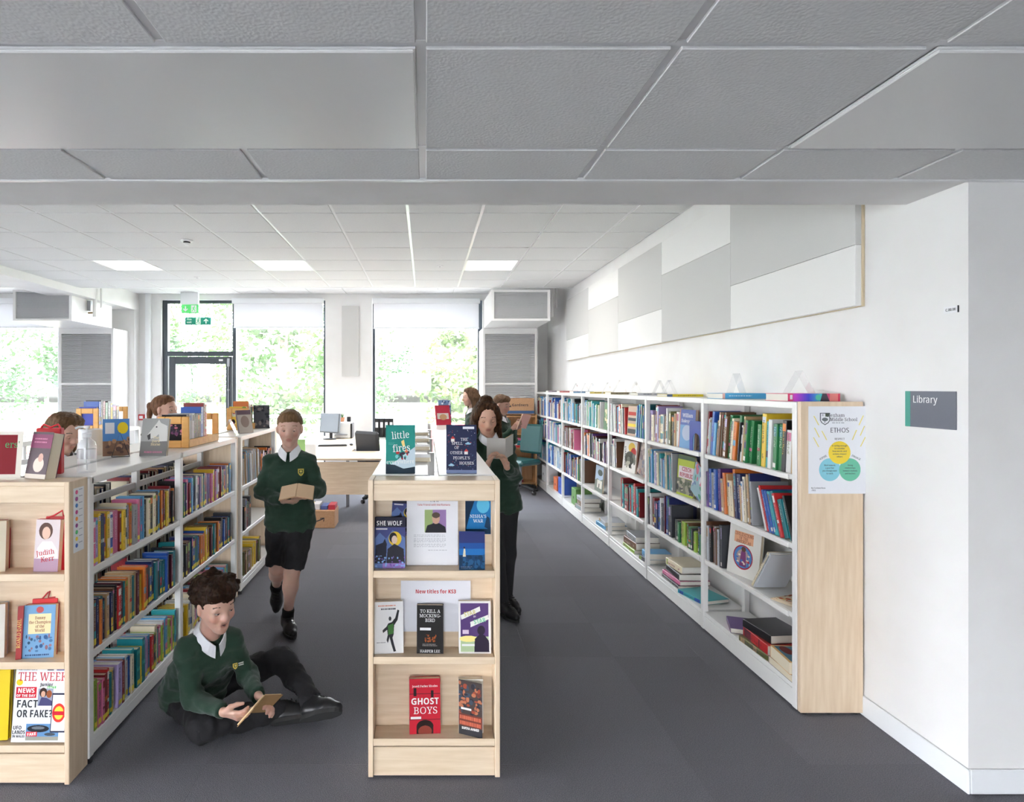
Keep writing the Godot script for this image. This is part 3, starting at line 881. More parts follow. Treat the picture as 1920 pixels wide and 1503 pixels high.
# ---------------------------------------------------------------- desk corner
func build_desk_area() -> void:
	var dk := thing("desk", "maple office desk with deep front panel behind the walking boy", "desk", Vector3(-1.1, 0, -7.0))
	obj("desktop", bx(Vector3(-0.85, 0.715, -0.78), Vector3(0.65, 0.74, 0.03), 0.003), M["maple_flat"], dk)
	obj("front_panel", bx(Vector3(-0.8, 0.31, -0.06), Vector3(0.6, 0.69, -0.042), 0.002), M["maple_flat"], dk)
	for x in [-0.8, 0.56]:
		obj("leg", bx(Vector3(x, 0.0, -0.7), Vector3(x + 0.04, 0.714, -0.06)), M["grey_steel"], dk)
	var d2 := thing("desk", "maple side desk against the window wall carrying the monitor and printer", "desk", Vector3(-1.2, 0, -7.8))
	obj("desktop", bx(Vector3(-0.75, 0.715, -2.4), Vector3(0.25, 0.74, 0.0), 0.003), M["maple_flat"], d2)
	for q in [[-0.7, -0.1], [0.16, -0.1], [-0.7, -2.3], [0.16, -2.3]]:
		obj("leg", bx(Vector3(q[0], 0, q[1] - 0.04), Vector3(q[0] + 0.04, 0.714, q[1])), M["grey_steel"], d2)
	var y := 0.7405
	# monitor
	var mo := thing("monitor", "grey flat monitor turned sideways on the side desk", "monitor", Vector3(-1.52, y, -9.55), -0.5)
	var m := MB.new()
	m.lathe([Vector2(0.001, 0), Vector2(0.11, 0), Vector2(0.1, 0.012), Vector2(0.001, 0.016)], 20)
	obj("base", m, M["rubber"], mo)
	obj("neck", bx(Vector3(-0.025, 0.014, -0.05), Vector3(0.025, 0.22, -0.028), 0.004), M["rubber"], mo)
	var tilt := Transform3D(Basis(Vector3.RIGHT, -0.12), Vector3(0, 0.12, 0))
	obj("casing", bx(Vector3(-0.19, -0.02, -0.028), Vector3(0.19, 0.29, 0.02), 0.01, tilt), rgb(96, 102, 108, 0.5), mo)
	obj("screen", bx(Vector3(-0.172, 0.0, 0.0202), Vector3(0.172, 0.275, 0.0215), 0.0, tilt), rgb(150, 160, 172, 0.15), mo)
	var kb := thing("keyboard", "dark keyboard on the side desk in front of the monitor", "keyboard", Vector3(-1.3, y, -8.45), 0.1)
	obj("body", bx(Vector3(-0.2, 0, -0.07), Vector3(0.2, 0.016, 0.07), 0.004), M["rubber"], kb)
	for i in 4:
		obj("key_row", bx(Vector3(-0.19, 0.016, -0.06 + 0.031 * i), Vector3(0.19, 0.021, -0.036 + 0.031 * i), 0.002), M["black"], kb)
	var pr := thing("printer", "white printer with dark front on the side desk by the window wall", "printer", Vector3(-1.33, y, -9.85))
	obj("body", bx(Vector3(-0.16, 0, -0.15), Vector3(0.12, 0.26, 0.15), 0.015), M["skirting"], pr)
	obj("front", bx(Vector3(0.121, 0.0, -0.14), Vector3(0.15, 0.24, 0.14), 0.01), M["black"], pr)
	obj("tray", bx(Vector3(-0.12, 0.05, 0.151), Vector3(0.08, 0.07, 0.22), 0.004), M["grey_steel"], pr)
	var pl := thing("plant_pot", "small cactus in a terracotta pot on top of the printer", "plant", Vector3(-1.36, y + 0.2605, -9.85))
	m = MB.new()
	m.lathe([Vector2(0.001, 0), Vector2(0.03, 0), Vector2(0.042, 0.07), Vector2(0.036, 0.07), Vector2(0.034, 0.06), Vector2(0.001, 0.06)], 16)
	obj("pot", m, rgb(205, 140, 100, 0.7), pl)
	m = MB.new()
	for i in 14:
		var a := TAU * i / 14.0 * 2.6
		var tp := Vector3(cos(a) * 0.035, 0.10 + 0.004 * i, sin(a) * 0.035)
		m.tri(Vector3(cos(a + 1.5) * 0.012, 0.06, sin(a + 1.5) * 0.012), Vector3(cos(a - 1.5) * 0.012, 0.06, sin(a - 1.5) * 0.012), tp, Vector3(cos(a), 0.6, sin(a)).normalized())
	obj("leaves", m, rgb(84, 136, 80, 0.6), pl)
	var sp := thing("desk_speaker", "small black speaker box beside the cactus on the printer", "speaker", Vector3(-1.25, y + 0.2605, -9.85))
	obj("body", bx(Vector3(-0.03, 0, -0.03), Vector3(0.03, 0.08, 0.03), 0.006), M["black"], sp)
	obj("grille", bx(Vector3(-0.022, 0.015, 0.0301), Vector3(0.022, 0.07, 0.032)), M["rubber"], sp)
	var wp := thing("leaflet_box", "white plastic box of leaflets with green photo on the desk front edge", "leaflet box", Vector3(-1.45, y, -7.2), 0.1)
	obj("box_body", bx(Vector3(0.02, 0, -0.06), Vector3(0.14, 0.15, 0.06), 0.006), M["skirting"], wp)
	obj("leaflet", bx(Vector3(-0.12, 0.0, 0.0), Vector3(0.015, 0.2, 0.012)), rgb(150, 190, 120, 0.5), wp)
	var wb := thing("wireless_mouse", "small black mouse on the white desk", "mouse", Vector3(-1.05, y, -8.55))
	m = MB.new()
	m.ball(Vector3(0, 0.0151, 0), Vector3(0.03, 0.015, 0.05), 8)
	obj("shell", m, M["black"], wb)
	# binders on the sill
	for i in 4:
		var b := thing("binder", "black lever arch binder with white label, standing near the window at the desk end", "binder", Vector3(-0.80 + 0.078 * i, y - 0.12 + 0.12, -9.9), 0.0, "black binders by the window")
		obj("cover", bx(Vector3(-0.036, 0, -0.28), Vector3(0.036, 0.31, 0.0), 0.004), M["black"], b)
		obj("spine_label", bx(Vector3(-0.022, 0.16, 0.0002), Vector3(0.022, 0.25, 0.0012)), M["paper"], b)
	var sl := thing("side_table", "low white table under the black binders by the window", "table", Vector3(-0.68, 0, -9.95))
	obj("table_top", bx(Vector3(-0.22, 0.71, -0.35), Vector3(0.24, 0.74, 0.12), 0.003), M["white_top"], sl)
	for q in [[-0.2, -0.33], [0.18, -0.33], [-0.2, 0.06], [0.18, 0.06]]:
		obj("leg", bx(Vector3(q[0], 0, q[1]), Vector3(q[0] + 0.03, 0.709, q[1] + 0.03)), M["grey_steel"], sl)
	swivel_chair(Vector3(-0.62, 0, -8.25), 2.5, rgb(44, 47, 52, 0.5), "black office chair tucked behind the desk end", 0.44)
	swivel_chair(Vector3(1.40, 0, -8.95), -0.9, rgb(30, 84, 84, 0.35), "dark green vinyl swivel chair by the wooden cupboard", 0.47)
	# brown shelf with carton
	var cb := thing("wooden_cupboard", "small brown wooden shelf unit full of piled books in the far corner", "shelf unit", Vector3(1.42, 0, -9.69))
	var brown := tri_mat(noise_tex(0.02, Color8(176, 130, 84), Color8(196, 150, 102), 256, 4, 71), Vector3(5, 0.6, 5), 0.5)
	for x in [-0.34, 0.29]:
		obj("side_panel", bx(Vector3(x, 0, 0.0), Vector3(x + 0.024, 1.14, 0.3)), brown, cb)
	for yy in [0.08, 0.36, 0.62, 0.84, 1.12]:
		obj("shelf", bx(Vector3(-0.316, yy - 0.02, 0.0), Vector3(0.29, yy, 0.298)), brown, cb)
	obj("back_panel", bx(Vector3(-0.316, 0.0, -0.008), Vector3(0.29, 1.14, -0.0005)), brown, cb)
	var bxx := thing("cardboard_box", "brown carton with blue band and dark printed name on the wooden shelf unit", "box", Vector3(1.45, 1.1405, -9.52))
	obj("carton", bx(Vector3(-0.26, 0, -0.15), Vector3(0.24, 0.25, 0.13), 0.003), M["cardboard"], bxx)
	obj("blue_band", bx(Vector3(-0.26, 0.012, 0.1301), Vector3(0.24, 0.058, 0.1315)), rgb(52, 84, 124, 0.7), bxx)
	words(bxx, "Gardners", 0.05, Vector3(0.02, 0.145, 0.1308), rgb(70, 62, 60, 0.8), false, Basis(), 1.0, "lettering", true)
	m = MB.new()
	m.prism(PackedVector2Array([Vector2(-0.17, 0.125), Vector2(-0.155, 0.165), Vector2(-0.14, 0.125), Vector2(-0.125, 0.15), Vector2(-0.115, 0.115), Vector2(-0.18, 0.11)]), 0.1301, 0.1312)
	obj("emblem", m, rgb(70, 62, 60, 0.8), bxx)
	m = MB.new()
	for i in 7:
		var a := rng.randf() * 2.0
		m.box(Vector3(-0.07, 0, -0.05), Vector3(0.07, 0.006, 0.05), Transform3D(Basis(Vector3.UP, a) * Basis(Vector3.FORWARD, rng.randf_range(-0.25, 0.25)), Vector3(-0.12 + 0.05 * i, 0.258 + 0.004 * (i % 3), -0.02)))
	obj("packing_paper", m, M["paper"], bxx)
	# carton under the desk
	var am := thing("cardboard_box", "brown carton with black curved arrow logo on the floor under the desk panel", "box", Vector3(-1.25, 0, -7.0))
	obj("carton", bx(Vector3(-0.2, 0.0, 0.0), Vector3(0.24, 0.19, 0.3), 0.003), M["cardboard"], am)
	m = MB.new()
	var arc := []
	for i in 11:
		var k := i / 10.0
		arc.append(Vector3(-0.12 + 0.24 * k, 0.115 - 0.045 * sin(PI * (0.1 + 0.85 * k)), 0.302))
	m.tube(arc, 0.006, 6)
	m.tube([Vector3(0.08, 0.108, 0.302), Vector3(0.125, 0.112, 0.302), Vector3(0.118, 0.075, 0.302)], 0.005, 6)
	obj("arrow_logo", m, M["ink"], am)
	for i in 5:
		var c: Color = [Color8(196, 60, 50), Color8(220, 190, 70), Color8(200, 200, 205), Color8(70, 90, 150), Color8(180, 40, 60)][i]
		obj("contents", bx(Vector3(-0.18 + 0.085 * i, 0.19, 0.05), Vector3(-0.105 + 0.085 * i, 0.235 + 0.01 * (i % 3), 0.24), 0.003), mat(c, 0.5), am)

func swivel_chair(at: Vector3, turn: float, seat_m: Material, label: String, sy: float) -> void:
	var c := thing("swivel_chair", label, "chair", at, turn)
	for i in 5:
		var a := TAU * i / 5.0
		var e := Vector3(cos(a), 0, sin(a))
		var m := MB.new()
		m.tube([Vector3(0, 0.11, 0), e * 0.15 + Vector3(0, 0.1, 0), e * 0.27 + Vector3(0, 0.07, 0)], 0.02, 8)
		obj("base_spoke", m, M["rubber"], c)
		m = MB.new()
		m.lathe([Vector2(0.001, -0.02), Vector2(0.025, -0.02), Vector2(0.028, 0.0), Vector2(0.025, 0.02), Vector2(0.001, 0.02)], 14, Transform3D(Basis(e.cross(Vector3.UP).normalized(), PI / 2), e * 0.27 + Vector3(0, 0.028, 0)))
		obj("caster", m, M["black"], c)
	var g := MB.new()
	g.tube([Vector3(0, 0.08, 0), Vector3(0, sy - 0.05, 0)], 0.026, 12)
	obj("gas_lift", g, M["grey_steel"], c)
	obj("seat", bx(Vector3(-0.23, sy - 0.05, -0.22), Vector3(0.23, sy + 0.03, 0.22), 0.03), seat_m, c)
	g = MB.new()
	g.tube([Vector3(0, sy - 0.04, -0.15), Vector3(0, sy, -0.27), Vector3(0, sy + 0.2, -0.28)], 0.02, 8)
	obj("back_bar", g, M["rubber"], c)
	obj("backrest", bx(Vector3(-0.21, 0.0, -0.04), Vector3(0.21, 0.44, 0.03), 0.03, Transform3D(Basis(Vector3.RIGHT, -0.12), Vector3(0, sy + 0.1, -0.22))), seat_m, c)

# ---------------------------------------------------------------- books
const HUES := [
	["navy", 34, 44, 92], ["teal", 24, 118, 128], ["sky-blue", 92, 160, 206], ["dark-red", 126, 28, 36], ["scarlet", 192, 44, 46], ["cream", 226, 214, 186],
	["white", 228, 228, 226], ["black", 28, 28, 32], ["charcoal", 66, 68, 74], ["green", 40, 120, 70], ["lime", 150, 182, 70], ["yellow", 226, 190, 54],
	["orange", 214, 116, 46], ["purple", 98, 62, 132], ["pink", 206, 110, 150], ["brown", 112, 78, 56], ["grey", 150, 152, 156], ["royal-blue", 38, 84, 168],
	["lilac", 166, 150, 196], ["maroon", 84, 26, 44], ["turquoise", 56, 164, 172], ["tan", 188, 156, 116], ["olive", 104, 104, 60], ["silver", 196, 200, 206]]
const PER := 8
var atlas: StandardMaterial3D

func make_atlas() -> void:
	var im := Image.create(1024, 1024, false, Image.FORMAT_RGB8)
	var r := RandomNumberGenerator.new()
	r.seed = 77
	for i in HUES.size():
		var b := Color8(HUES[i][1], HUES[i][2], HUES[i][3])
		var light := b.get_luminance() > 0.42
		for k in PER:
			var n := i * PER + k
			var ox := (n % 32) * 32
			var oy := (n / 32) * 128
			im.fill_rect(Rect2i(ox, oy, 32, 128), b)
			var ink := Color8(30, 30, 40) if light else Color8(236, 232, 220)
			if r.randf() < 0.35:
				var q: Array = HUES[r.randi() % HUES.size()]
				ink = Color8(q[1], q[2], q[3])
			var second: Array = HUES[r.randi() % HUES.size()]
			var sc := Color8(second[1], second[2], second[3])
			if r.randf() < 0.45:
				im.fill_rect(Rect2i(ox + 4, oy + 8, 28, r.randi_range(8, 34)), sc)
			if r.randf() < 0.35:
				im.fill_rect(Rect2i(ox + 4, oy + r.randi_range(60, 84), 28, r.randi_range(4, 30)), sc)
			# strokes of a title too small to read, running down the spine
			var y := r.randi_range(10, 20)
			var stop := r.randi_range(60, 96)
			var x0 := r.randi_range(8, 11)
			while y < stop:
				var l := r.randi_range(2, 4)
				im.fill_rect(Rect2i(ox + x0, oy + y, r.randi_range(8, 14), 1), ink)
				if r.randf() < 0.7:
					im.fill_rect(Rect2i(ox + x0 + r.randi_range(0, 6), oy + y, 3, l), ink)
				y += l + (3 if r.randf() < 0.2 else 1)
			if r.randf() < 0.5:
				for q in 6:
					im.fill_rect(Rect2i(ox + 10 + r.randi_range(0, 3), oy + 96 + q * 2, r.randi_range(4, 9), 1), ink)
			im.fill_rect(Rect2i(ox, oy, 3, 128), b)
	atlas = StandardMaterial3D.new()
	atlas.albedo_texture = ImageTexture.create_from_image(im)
	atlas.roughness = 0.32

func spine_book(parent_mesh: MB, w: float, h: float, dp: float, hue: int, design: int, xf := Transform3D()) -> void:
	var n := hue * PER + design
	var cx := (n % 32) * 32.0
	var cy := (n / 32) * 128.0
	var cell := Rect2((cx + 4.5) / 1024.0, (cy + 1.0) / 1024.0, 27.0 / 1024.0, 126.0 / 1024.0)
	var base := Rect2((cx + 0.8) / 1024.0, (cy + 20.0) / 1024.0, 0.6 / 1024.0, 60.0 / 1024.0)
	var b := minf(0.0025, w * 0.25)
	var m := parent_mesh
	m.quad(xf * Vector3(b, 0, 0), xf * Vector3(w - b, 0, 0), xf * Vector3(w - b, h, 0), xf * Vector3(b, h, 0), xf.basis.z, cell)
	m.quad(xf * Vector3(0, 0, -b), xf * Vector3(b, 0, 0), xf * Vector3(b, h, 0), xf * Vector3(0, h, -b), xf.basis * Vector3(-1, 0, 1), base)
	m.quad(xf * Vector3(w - b, 0, 0), xf * Vector3(w, 0, -b), xf * Vector3(w, h, -b), xf * Vector3(w - b, h, 0), xf.basis * Vector3(1, 0, 1), base)
	m.quad(xf * Vector3(0, h, -b), xf * Vector3(b, h, 0), xf * Vector3(w - b, h, 0), xf * Vector3(w, h, -b), xf.basis.y, base)
	var c := minf(0.002, w * 0.2)
	for s in [0.0, w - c]:
		for q in [[Vector3(s, 0, -dp), Vector3(s, 0, -b), Vector3(s, h, -b), Vector3(s, h, -dp), Vector3(-1, 0, 0)], [Vector3(s + c, 0, -dp), Vector3(s + c, 0, -b), Vector3(s + c, h, -b), Vector3(s + c, h, -dp), Vector3(1, 0, 0)], [Vector3(s, h, -dp), Vector3(s + c, h, -dp), Vector3(s + c, h, -b), Vector3(s, h, -b), Vector3(0, 1, 0)]]:
			m.quad(xf * q[0], xf * q[1], xf * q[2], xf * q[3], xf.basis * q[4], base)

func page_box(m: MB, w: float, h: float, dp: float, xf := Transform3D()) -> void:
	var c := minf(0.002, w * 0.2)
	m.box(Vector3(c + 0.0001, 0.002, -dp + 0.003), Vector3(w - c - 0.0001, h - 0.003, -0.0027), xf)

func side_basis(right: bool) -> Basis:
	if right:
		return Basis(Vector3(0, 0, 1), Vector3.UP, Vector3(-1, 0, 0))
	return Basis(Vector3(0, 0, -1), Vector3.UP, Vector3(1, 0, 0))

# o: face (x of the shelf edge), start (world z), len, y, right, h, w, dp (ranges), lean, where, group, sticker, hues
func fill_row(o: Dictionary) -> void:
	var along := 0.0
	var items := []
	var lean: float = o.get("lean", 0.0)
	var hues: Array = o.get("hues", range(HUES.size()))
	var hr: Array = o.h
	var last := -1
	var total: float = o.len
	var hmax: float = hr[1]
	if lean > 0.0:
		along += hmax * sin(lean)
	else:
		total -= hmax * sin(-lean)
	while true:
		var w := rng.randf_range(o.w[0], o.w[1])
		if rng.randf() < 0.12:
			w *= 1.5
		if along + w / cos(lean) > total:
			break
		var hue: int = hues[rng.randi() % hues.size()]
		if hue == last:
			hue = hues[rng.randi() % hues.size()]
		var h := rng.randf_range(hr[0], hr[1])
		# runs of one series share a height and a hue
		if items.size() > 0 and rng.randf() < 0.12:
			hue = items[-1].hue
			h = items[-1].h
		last = hue
		items.append({"w": w, "h": h, "dp": rng.randf_range(o.dp[0], o.dp[1]), "hue": hue, "at": along, "in": rng.randf_range(0.004, 0.022)})
		along += (w + 0.0009) / cos(lean)
	var basis := side_basis(o.right)
	var stuff: MB = o.get("stuff")
	for i in items.size():
		var b: Dictionary = items[i]
		var pos: Vector3 = Vector3(o.face, o.y + 0.0005, o.start) + basis.x * b.at - basis.z * b["in"]
		if lean < 0.0:
			pos.y += b.w * sin(-lean)
		var xf := Transform3D(basis * Basis(Vector3(0, 0, 1), lean), pos)
		var design := rng.randi() % PER
		if stuff:
			spine_book(stuff, b.w, b.h, b.dp, b.hue, design, xf)
			page_box(o.stuff_pages, b.w, b.h, b.dp, xf)
			continue
		var l: String = "first" if i == 0 else str(HUES[items[i - 1].hue][0])
		var r: String = "last" if i == items.size() - 1 else str(HUES[items[i + 1].hue][0])
		var size := "thick " if b.w > o.w[1] else ("thin " if b.w < lerpf(o.w[0], o.w[1], 0.3) else "")
		var hn: String = HUES[b.hue][0]
		var label := "%s%s book between %s and %s ones, %s" % [size, hn, l, r, o.where]
		if i == 0:
			label = "%s%s book starting the row beside %s, %s" % [size, hn, r, o.where]
		elif i == items.size() - 1:
			label = "%s%s book ending the row beside %s, %s" % [size, hn, l, o.where]
		var t := thing(o.get("called", "book"), label, "book", Vector3.ZERO, 0.0, o.group)
		t.transform = xf
		var m := MB.new()
		spine_book(m, b.w, b.h, b.dp, b.hue, design)
		obj("cover", m, atlas, t)
		m = MB.new()
		page_box(m, b.w, b.h, b.dp)
		obj("pages", m, M["pages"] if rng.randf() < 0.6 else M["pages_white"], t)
		if rng.randf() < float(o.get("sticker", 0.0)):
			var sw := minf(b.w * 0.8, 0.026)
			obj("spine_label", bx(Vector3(b.w / 2 - sw / 2, 0.012, 0.0002), Vector3(b.w / 2 + sw / 2, 0.012 + rng.randf_range(0.018, 0.026), 0.0009)), M["sticker"] if not o.right else M["sticker_white"], t)

func flat_stack(z: float, y: float, face: float, right: bool, books: Array, where: String, group: String) -> float:
	# books: [height, depth, thickness, hue, turn]; each lies flat with its spine to the aisle
	var top := y + 0.0006
	for k in books.size():
		var q: Array = books[k]
		var basis := side_basis(right) * Basis(Vector3.UP, q[4])
		var xf := Transform3D(basis * Basis(Vector3(0, 0, 1), PI / 2), Vector3(face, top, z) + basis.x * (q[0] / 2) - basis.z * (0.01 + 0.01 * k))
		var pl: String = "at the bottom" if k == 0 else ("on top" if k == books.size() - 1 else "in the middle")
		var size := "thick " if q[2] > 0.04 else "flat "
		var t := thing("book", "%s%s book lying %s of the pile, %s" % [size, HUES[q[3]][0], pl, where], "book", Vector3.ZERO, 0.0, group)
		t.transform = xf
		var m := MB.new()
		spine_book(m, q[2], q[0], q[1], q[3], k % PER)
		obj("cover", m, atlas, t)
		m = MB.new()
		page_box(m, q[2], q[0], q[1])
		obj("pages", m, M["pages_white"], t)
		top += q[2] + 0.0008
	return top

func build_books() -> void:
	make_atlas()
	M["sticker"] = rgb(232, 212, 74, 0.5)
	M["sticker_white"] = rgb(230, 226, 222, 0.5)
	# left island, facing the aisle
	var lv := ["top shelf", "middle shelf", "bottom shelf"]
	var bl := ["paperback bay by display stand", "paperback bay past its post"]
	var mixes := [[3, 14, 2, 5, 12, 18, 0, 1, 9, 7, 16, 11, 6], [0, 7, 19, 8, 12, 17, 1, 11, 4, 15, 21], [4, 3, 2, 10, 6, 17, 11, 18, 1, 14, 5, 20]]
	for b in 2:
		for s in 3:
			var d0: float = BAY_L[b] + (0.04 if b == 0 else 0.022)
			var d1: float = BAY_L[b + 1] - (0.022 if b == 0 else 0.04)
			var len: float = (d1 - d0) * ([0.985, 0.985, 0.98] if b == 0 else [0.97, 0.95, 0.9])[s]
			fill_row({"face": LX, "start": -d0, "len": len, "y": SH_L[s], "right": false, "h": [0.178, 0.214], "w": [0.013, 0.031], "dp": [0.115, 0.14], "where": "%s, %s" % [bl[b], lv[s]], "called": "paperback", "group": "paperbacks on the %s of the paperback bookcase" % lv[s], "sticker": 0.75, "hues": mixes[s]})
	var sm := MB.new()
	var sp := MB.new()
	var wm := MB.new()
	var wp := MB.new()
	# books on the far side of the island, seen over the near ones
	for b in 2:
		var basis_start: float = -(BAY_L[b + 1] - 0.05)
		for s in 3:
			fill_row({"face": -1.91, "start": basis_start, "len": 0.84, "y": SH_L[s], "right": true, "h": [0.19, 0.225], "w": [0.016, 0.036], "dp": [0.13, 0.15], "stuff": sm, "stuff_pages": sp, "hues": [15, 5, 7, 8, 21, 3, 0]})
	# short bookcase beside the walking boy
	fill_row({"face": LX, "start": -4.59, "len": 0.5, "y": SH_L[0] , "right": false, "h": [0.2, 0.26], "w": [0.006, 0.013], "dp": [0.13, 0.16], "lean": 0.1, "where": "short bookcase top", "group": "thin books in the short bookcase", "hues": [16, 2, 6, 23, 17, 21]})
	fill_row({"face": LX, "start": -5.12, "len": 0.38, "y": SH_L[0], "right": false, "h": [0.18, 0.22], "w": [0.015, 0.03], "dp": [0.13, 0.16], "where": "short bookcase far end", "group": "thin books in the short bookcase", "hues": [15, 12, 7, 3]})
	fill_row({"face": LX, "start": -4.6, "len": 0.3, "y": SH_L[1], "right": false, "h": [0.18, 0.24], "w": [0.02, 0.04], "dp": [0.13, 0.16], "where": "short bookcase middle", "group": "thin books in the short bookcase", "hues": [8, 7, 3, 16]})
	fill_row({"face": LX, "start": -4.65, "len": 0.5, "y": SH_L[2], "right": false, "h": [0.16, 0.2], "w": [0.015, 0.03], "dp": [0.13, 0.16], "where": "short bookcase bottom", "group": "thin books in the short bookcase", "hues": [15, 22, 21, 11]})
	# far low row
	fill_row({"face": -2.72, "start": -4.9, "len": 0.8, "y": SH_L[0], "right": false, "h": [0.18, 0.22], "w": [0.015, 0.035], "dp": [0.13, 0.16], "stuff": sm, "stuff_pages": sp, "hues": [15, 1, 7, 0, 3]})
	# wall bookcase
	var rn := ["wall bookcase first bay", "wall bookcase second bay", "wall bookcase third bay", "wall bookcase fourth bay", "wall bookcase fifth bay"]
	var rs := ["top shelf", "second shelf", "third shelf"]
	var warm := [3, 5, 15, 21, 6, 12, 7, 2, 9, 17, 16, 19, 23]
	var cool := [2, 16, 23, 6, 17, 20, 18, 1, 5, 0, 14, 8]
	var G := "books in the wall bookcase"
	var mk := func(bay: int, s: int, f0: float, f1: float, lean: float, h: Array, w: Array, hues: Array) -> void:
		var far: float = BAY_R[bay + 1] - 0.022
		var near: float = BAY_R[bay] + (0.04 if bay == 0 else 0.022)
		var L := far - near
		fill_row({"face": RX + 0.004, "start": -far + L * f0, "len": L * (f1 - f0), "y": SH_R[s], "right": true, "h": h, "w": w, "dp": [0.16, 0.215], "lean": lean, "where": "%s, %s" % [rn[bay], rs[s]], "group": G, "called": "library_book", "sticker": 0.3, "hues": hues})
	mk.call(0, 0, 0.0, 0.62, -0.13, [0.2, 0.285], [0.012, 0.034], warm)
	mk.call(0, 0, 0.63, 1.0, -0.06, [0.21, 0.285], [0.014, 0.04], [3, 7, 11, 20, 6, 13, 4, 21, 9, 16])
	mk.call(0, 1, 0.0, 0.2, 0.03, [0.22, 0.285], [0.014, 0.03], [19, 14, 6, 13, 16, 17])
	mk.call(0, 1, 0.185, 0.62, 0.1, [0.2, 0.28], [0.012, 0.03], [16, 5, 15, 21, 22, 0, 12, 6])
	mk.call(0, 1, 0.62, 1.0, 0.36, [0.18, 0.26], [0.012, 0.026], [20, 17, 2, 14, 1, 7, 6, 4, 9])
	mk.call(0, 2, 0.0, 0.24, 0.02, [0.21, 0.27], [0.012, 0.03], [15, 16, 23, 8, 21, 7])
	mk.call(1, 0, 0.0, 0.60, -0.03, [0.19, 0.29], [0.014, 0.04], [3, 7, 5, 21, 22, 6, 18, 12, 16])
	mk.call(1, 1, 0.0, 0.52, 0.04, [0.2, 0.28], [0.01, 0.028], cool)
	mk.call(1, 2, 0.0, 0.5, 0.02, [0.2, 0.29], [0.014, 0.036], [6, 16, 17, 3, 8, 19, 0])
	mk.call(1, 2, 0.54, 1.0, 0.0, [0.13, 0.18], [0.02, 0.045], [0, 7, 10, 6, 15, 8, 9])
	mk.call(2, 0, 0.0, 0.45, 0.06, [0.2, 0.285], [0.01, 0.03], [3, 4, 6, 16, 2, 5, 23])
	mk.call(2, 0, 0.72, 1.0, -0.12, [0.22, 0.285], [0.012, 0.03], [1, 17, 2, 20, 23])
	mk.call(2, 1, 0.0, 0.2, 0.06, [0.2, 0.27], [0.014, 0.035], [7, 6, 16, 15])
	mk.call(2, 2, 0.3, 0.85, 0.04, [0.2, 0.27], [0.016, 0.05], [20, 3, 19, 6, 4])
	mk.call(3, 0, 0.0, 0.66, -0.02, [0.2, 0.28], [0.01, 0.03], [5, 6, 2, 9, 23, 20, 16])
	mk.call(3, 1, 0.0, 1.0, 0.05, [0.18, 0.26], [0.014, 0.04], [19, 3, 14, 13, 8, 6, 12, 17])
	mk.call(4, 0, 0.0, 1.0, 0.03, [0.2, 0.285], [0.012, 0.03], [6, 23, 16, 8, 20, 2, 7])
	mk.call(4, 1, 0.0, 0.6, 0.05, [0.18, 0.27], [0.012, 0.03], [14, 3, 16, 6, 15])
	mk.call(4, 2, 0.0, 1.0, 0.02, [0.19, 0.28], [0.014, 0.036], [7, 5, 6, 15, 22, 9, 3, 17])
	for bay in [5, 6]:
		for s in 3:
			var far: float = BAY_R[bay + 1] - 0.022
			var near: float = BAY_R[bay] + 0.022
			fill_row({"face": RX + 0.004, "start": -far, "len": (far - near) * 0.98, "y": SH_R[s], "right": true, "h": [0.19, 0.285], "w": [0.01, 0.03], "dp": [0.16, 0.21], "lean": 0.03, "stuff": wm, "stuff_pages": wp, "hues": [[2, 6, 17, 16, 3, 5], cool, [2, 23, 20, 6, 17]][s]})
	for q in [[wm, wp, "densely packed pale books in the last two bays of the wall bookcase"], [sm, sp, "rows of books on the rear shelves of the paperback bookcase and behind it"]]:
		var st := thing("book_rows", q[2], "books")
		st.set_meta("kind", "stuff")
		obj("covers", q[0], atlas, st).set_meta("kind", "stuff")
		obj("pages", q[1], M["pages_white"], st).set_meta("kind", "stuff")
	# piles lying on the bottom shelves of the wall bookcase
	var f := RX + 0.006
	var GP := "piles on the bottom shelf of the wall bookcase"
	var y3: float = SH_R[3]
	flat_stack(-3.295, y3, f - 0.012, true, [[0.27, 0.2, 0.03, 22, 0.05], [0.26, 0.2, 0.052, 4, -0.03], [0.24, 0.2, 0.045, 7, 0.1]], "near the end panel", GP)
	flat_stack(-3.63, y3, f + 0.02, true, [[0.2, 0.22, 0.03, 13, -0.35]], "beside the end-panel pile", GP)
	flat_stack(-4.1, y3, f, true, [[0.26, 0.2, 0.026, 20, 0.25]], "second bay by the post", GP)
	flat_stack(-4.45, y3, f, true, [[0.3, 0.22, 0.022, 7, 0.0], [0.3, 0.22, 0.03, 14, 0.03], [0.26, 0.2, 0.045, 7, -0.04], [0.26, 0.2, 0.05, 5, 0.05]], "wall bookcase second bay", GP)
	flat_stack(-4.98, y3, f, true, [[0.17, 0.2, 0.035, 8, 0.1], [0.16, 0.19, 0.05, 2, -0.05]], "third bay by the post", GP)
	flat_stack(-5.35, y3, f, true, [[0.3, 0.22, 0.03, 10, 0.0], [0.3, 0.21, 0.06, 15, 0.03], [0.27, 0.2, 0.05, 16, -0.04]], "wall bookcase third bay", GP)
	flat_stack(-6.2, y3, f, true, [[0.3, 0.22, 0.04, 2, 0.05], [0.28, 0.2, 0.04, 23, -0.06]], "wall bookcase fourth bay", GP)
	flat_stack(-7.1, y3, f, true, [[0.3, 0.22, 0.05, 16, 0.05], [0.3, 0.2, 0.05, 15, -0.06], [0.28, 0.2, 0.05, 23, 0.05]], "wall bookcase fifth bay", GP)
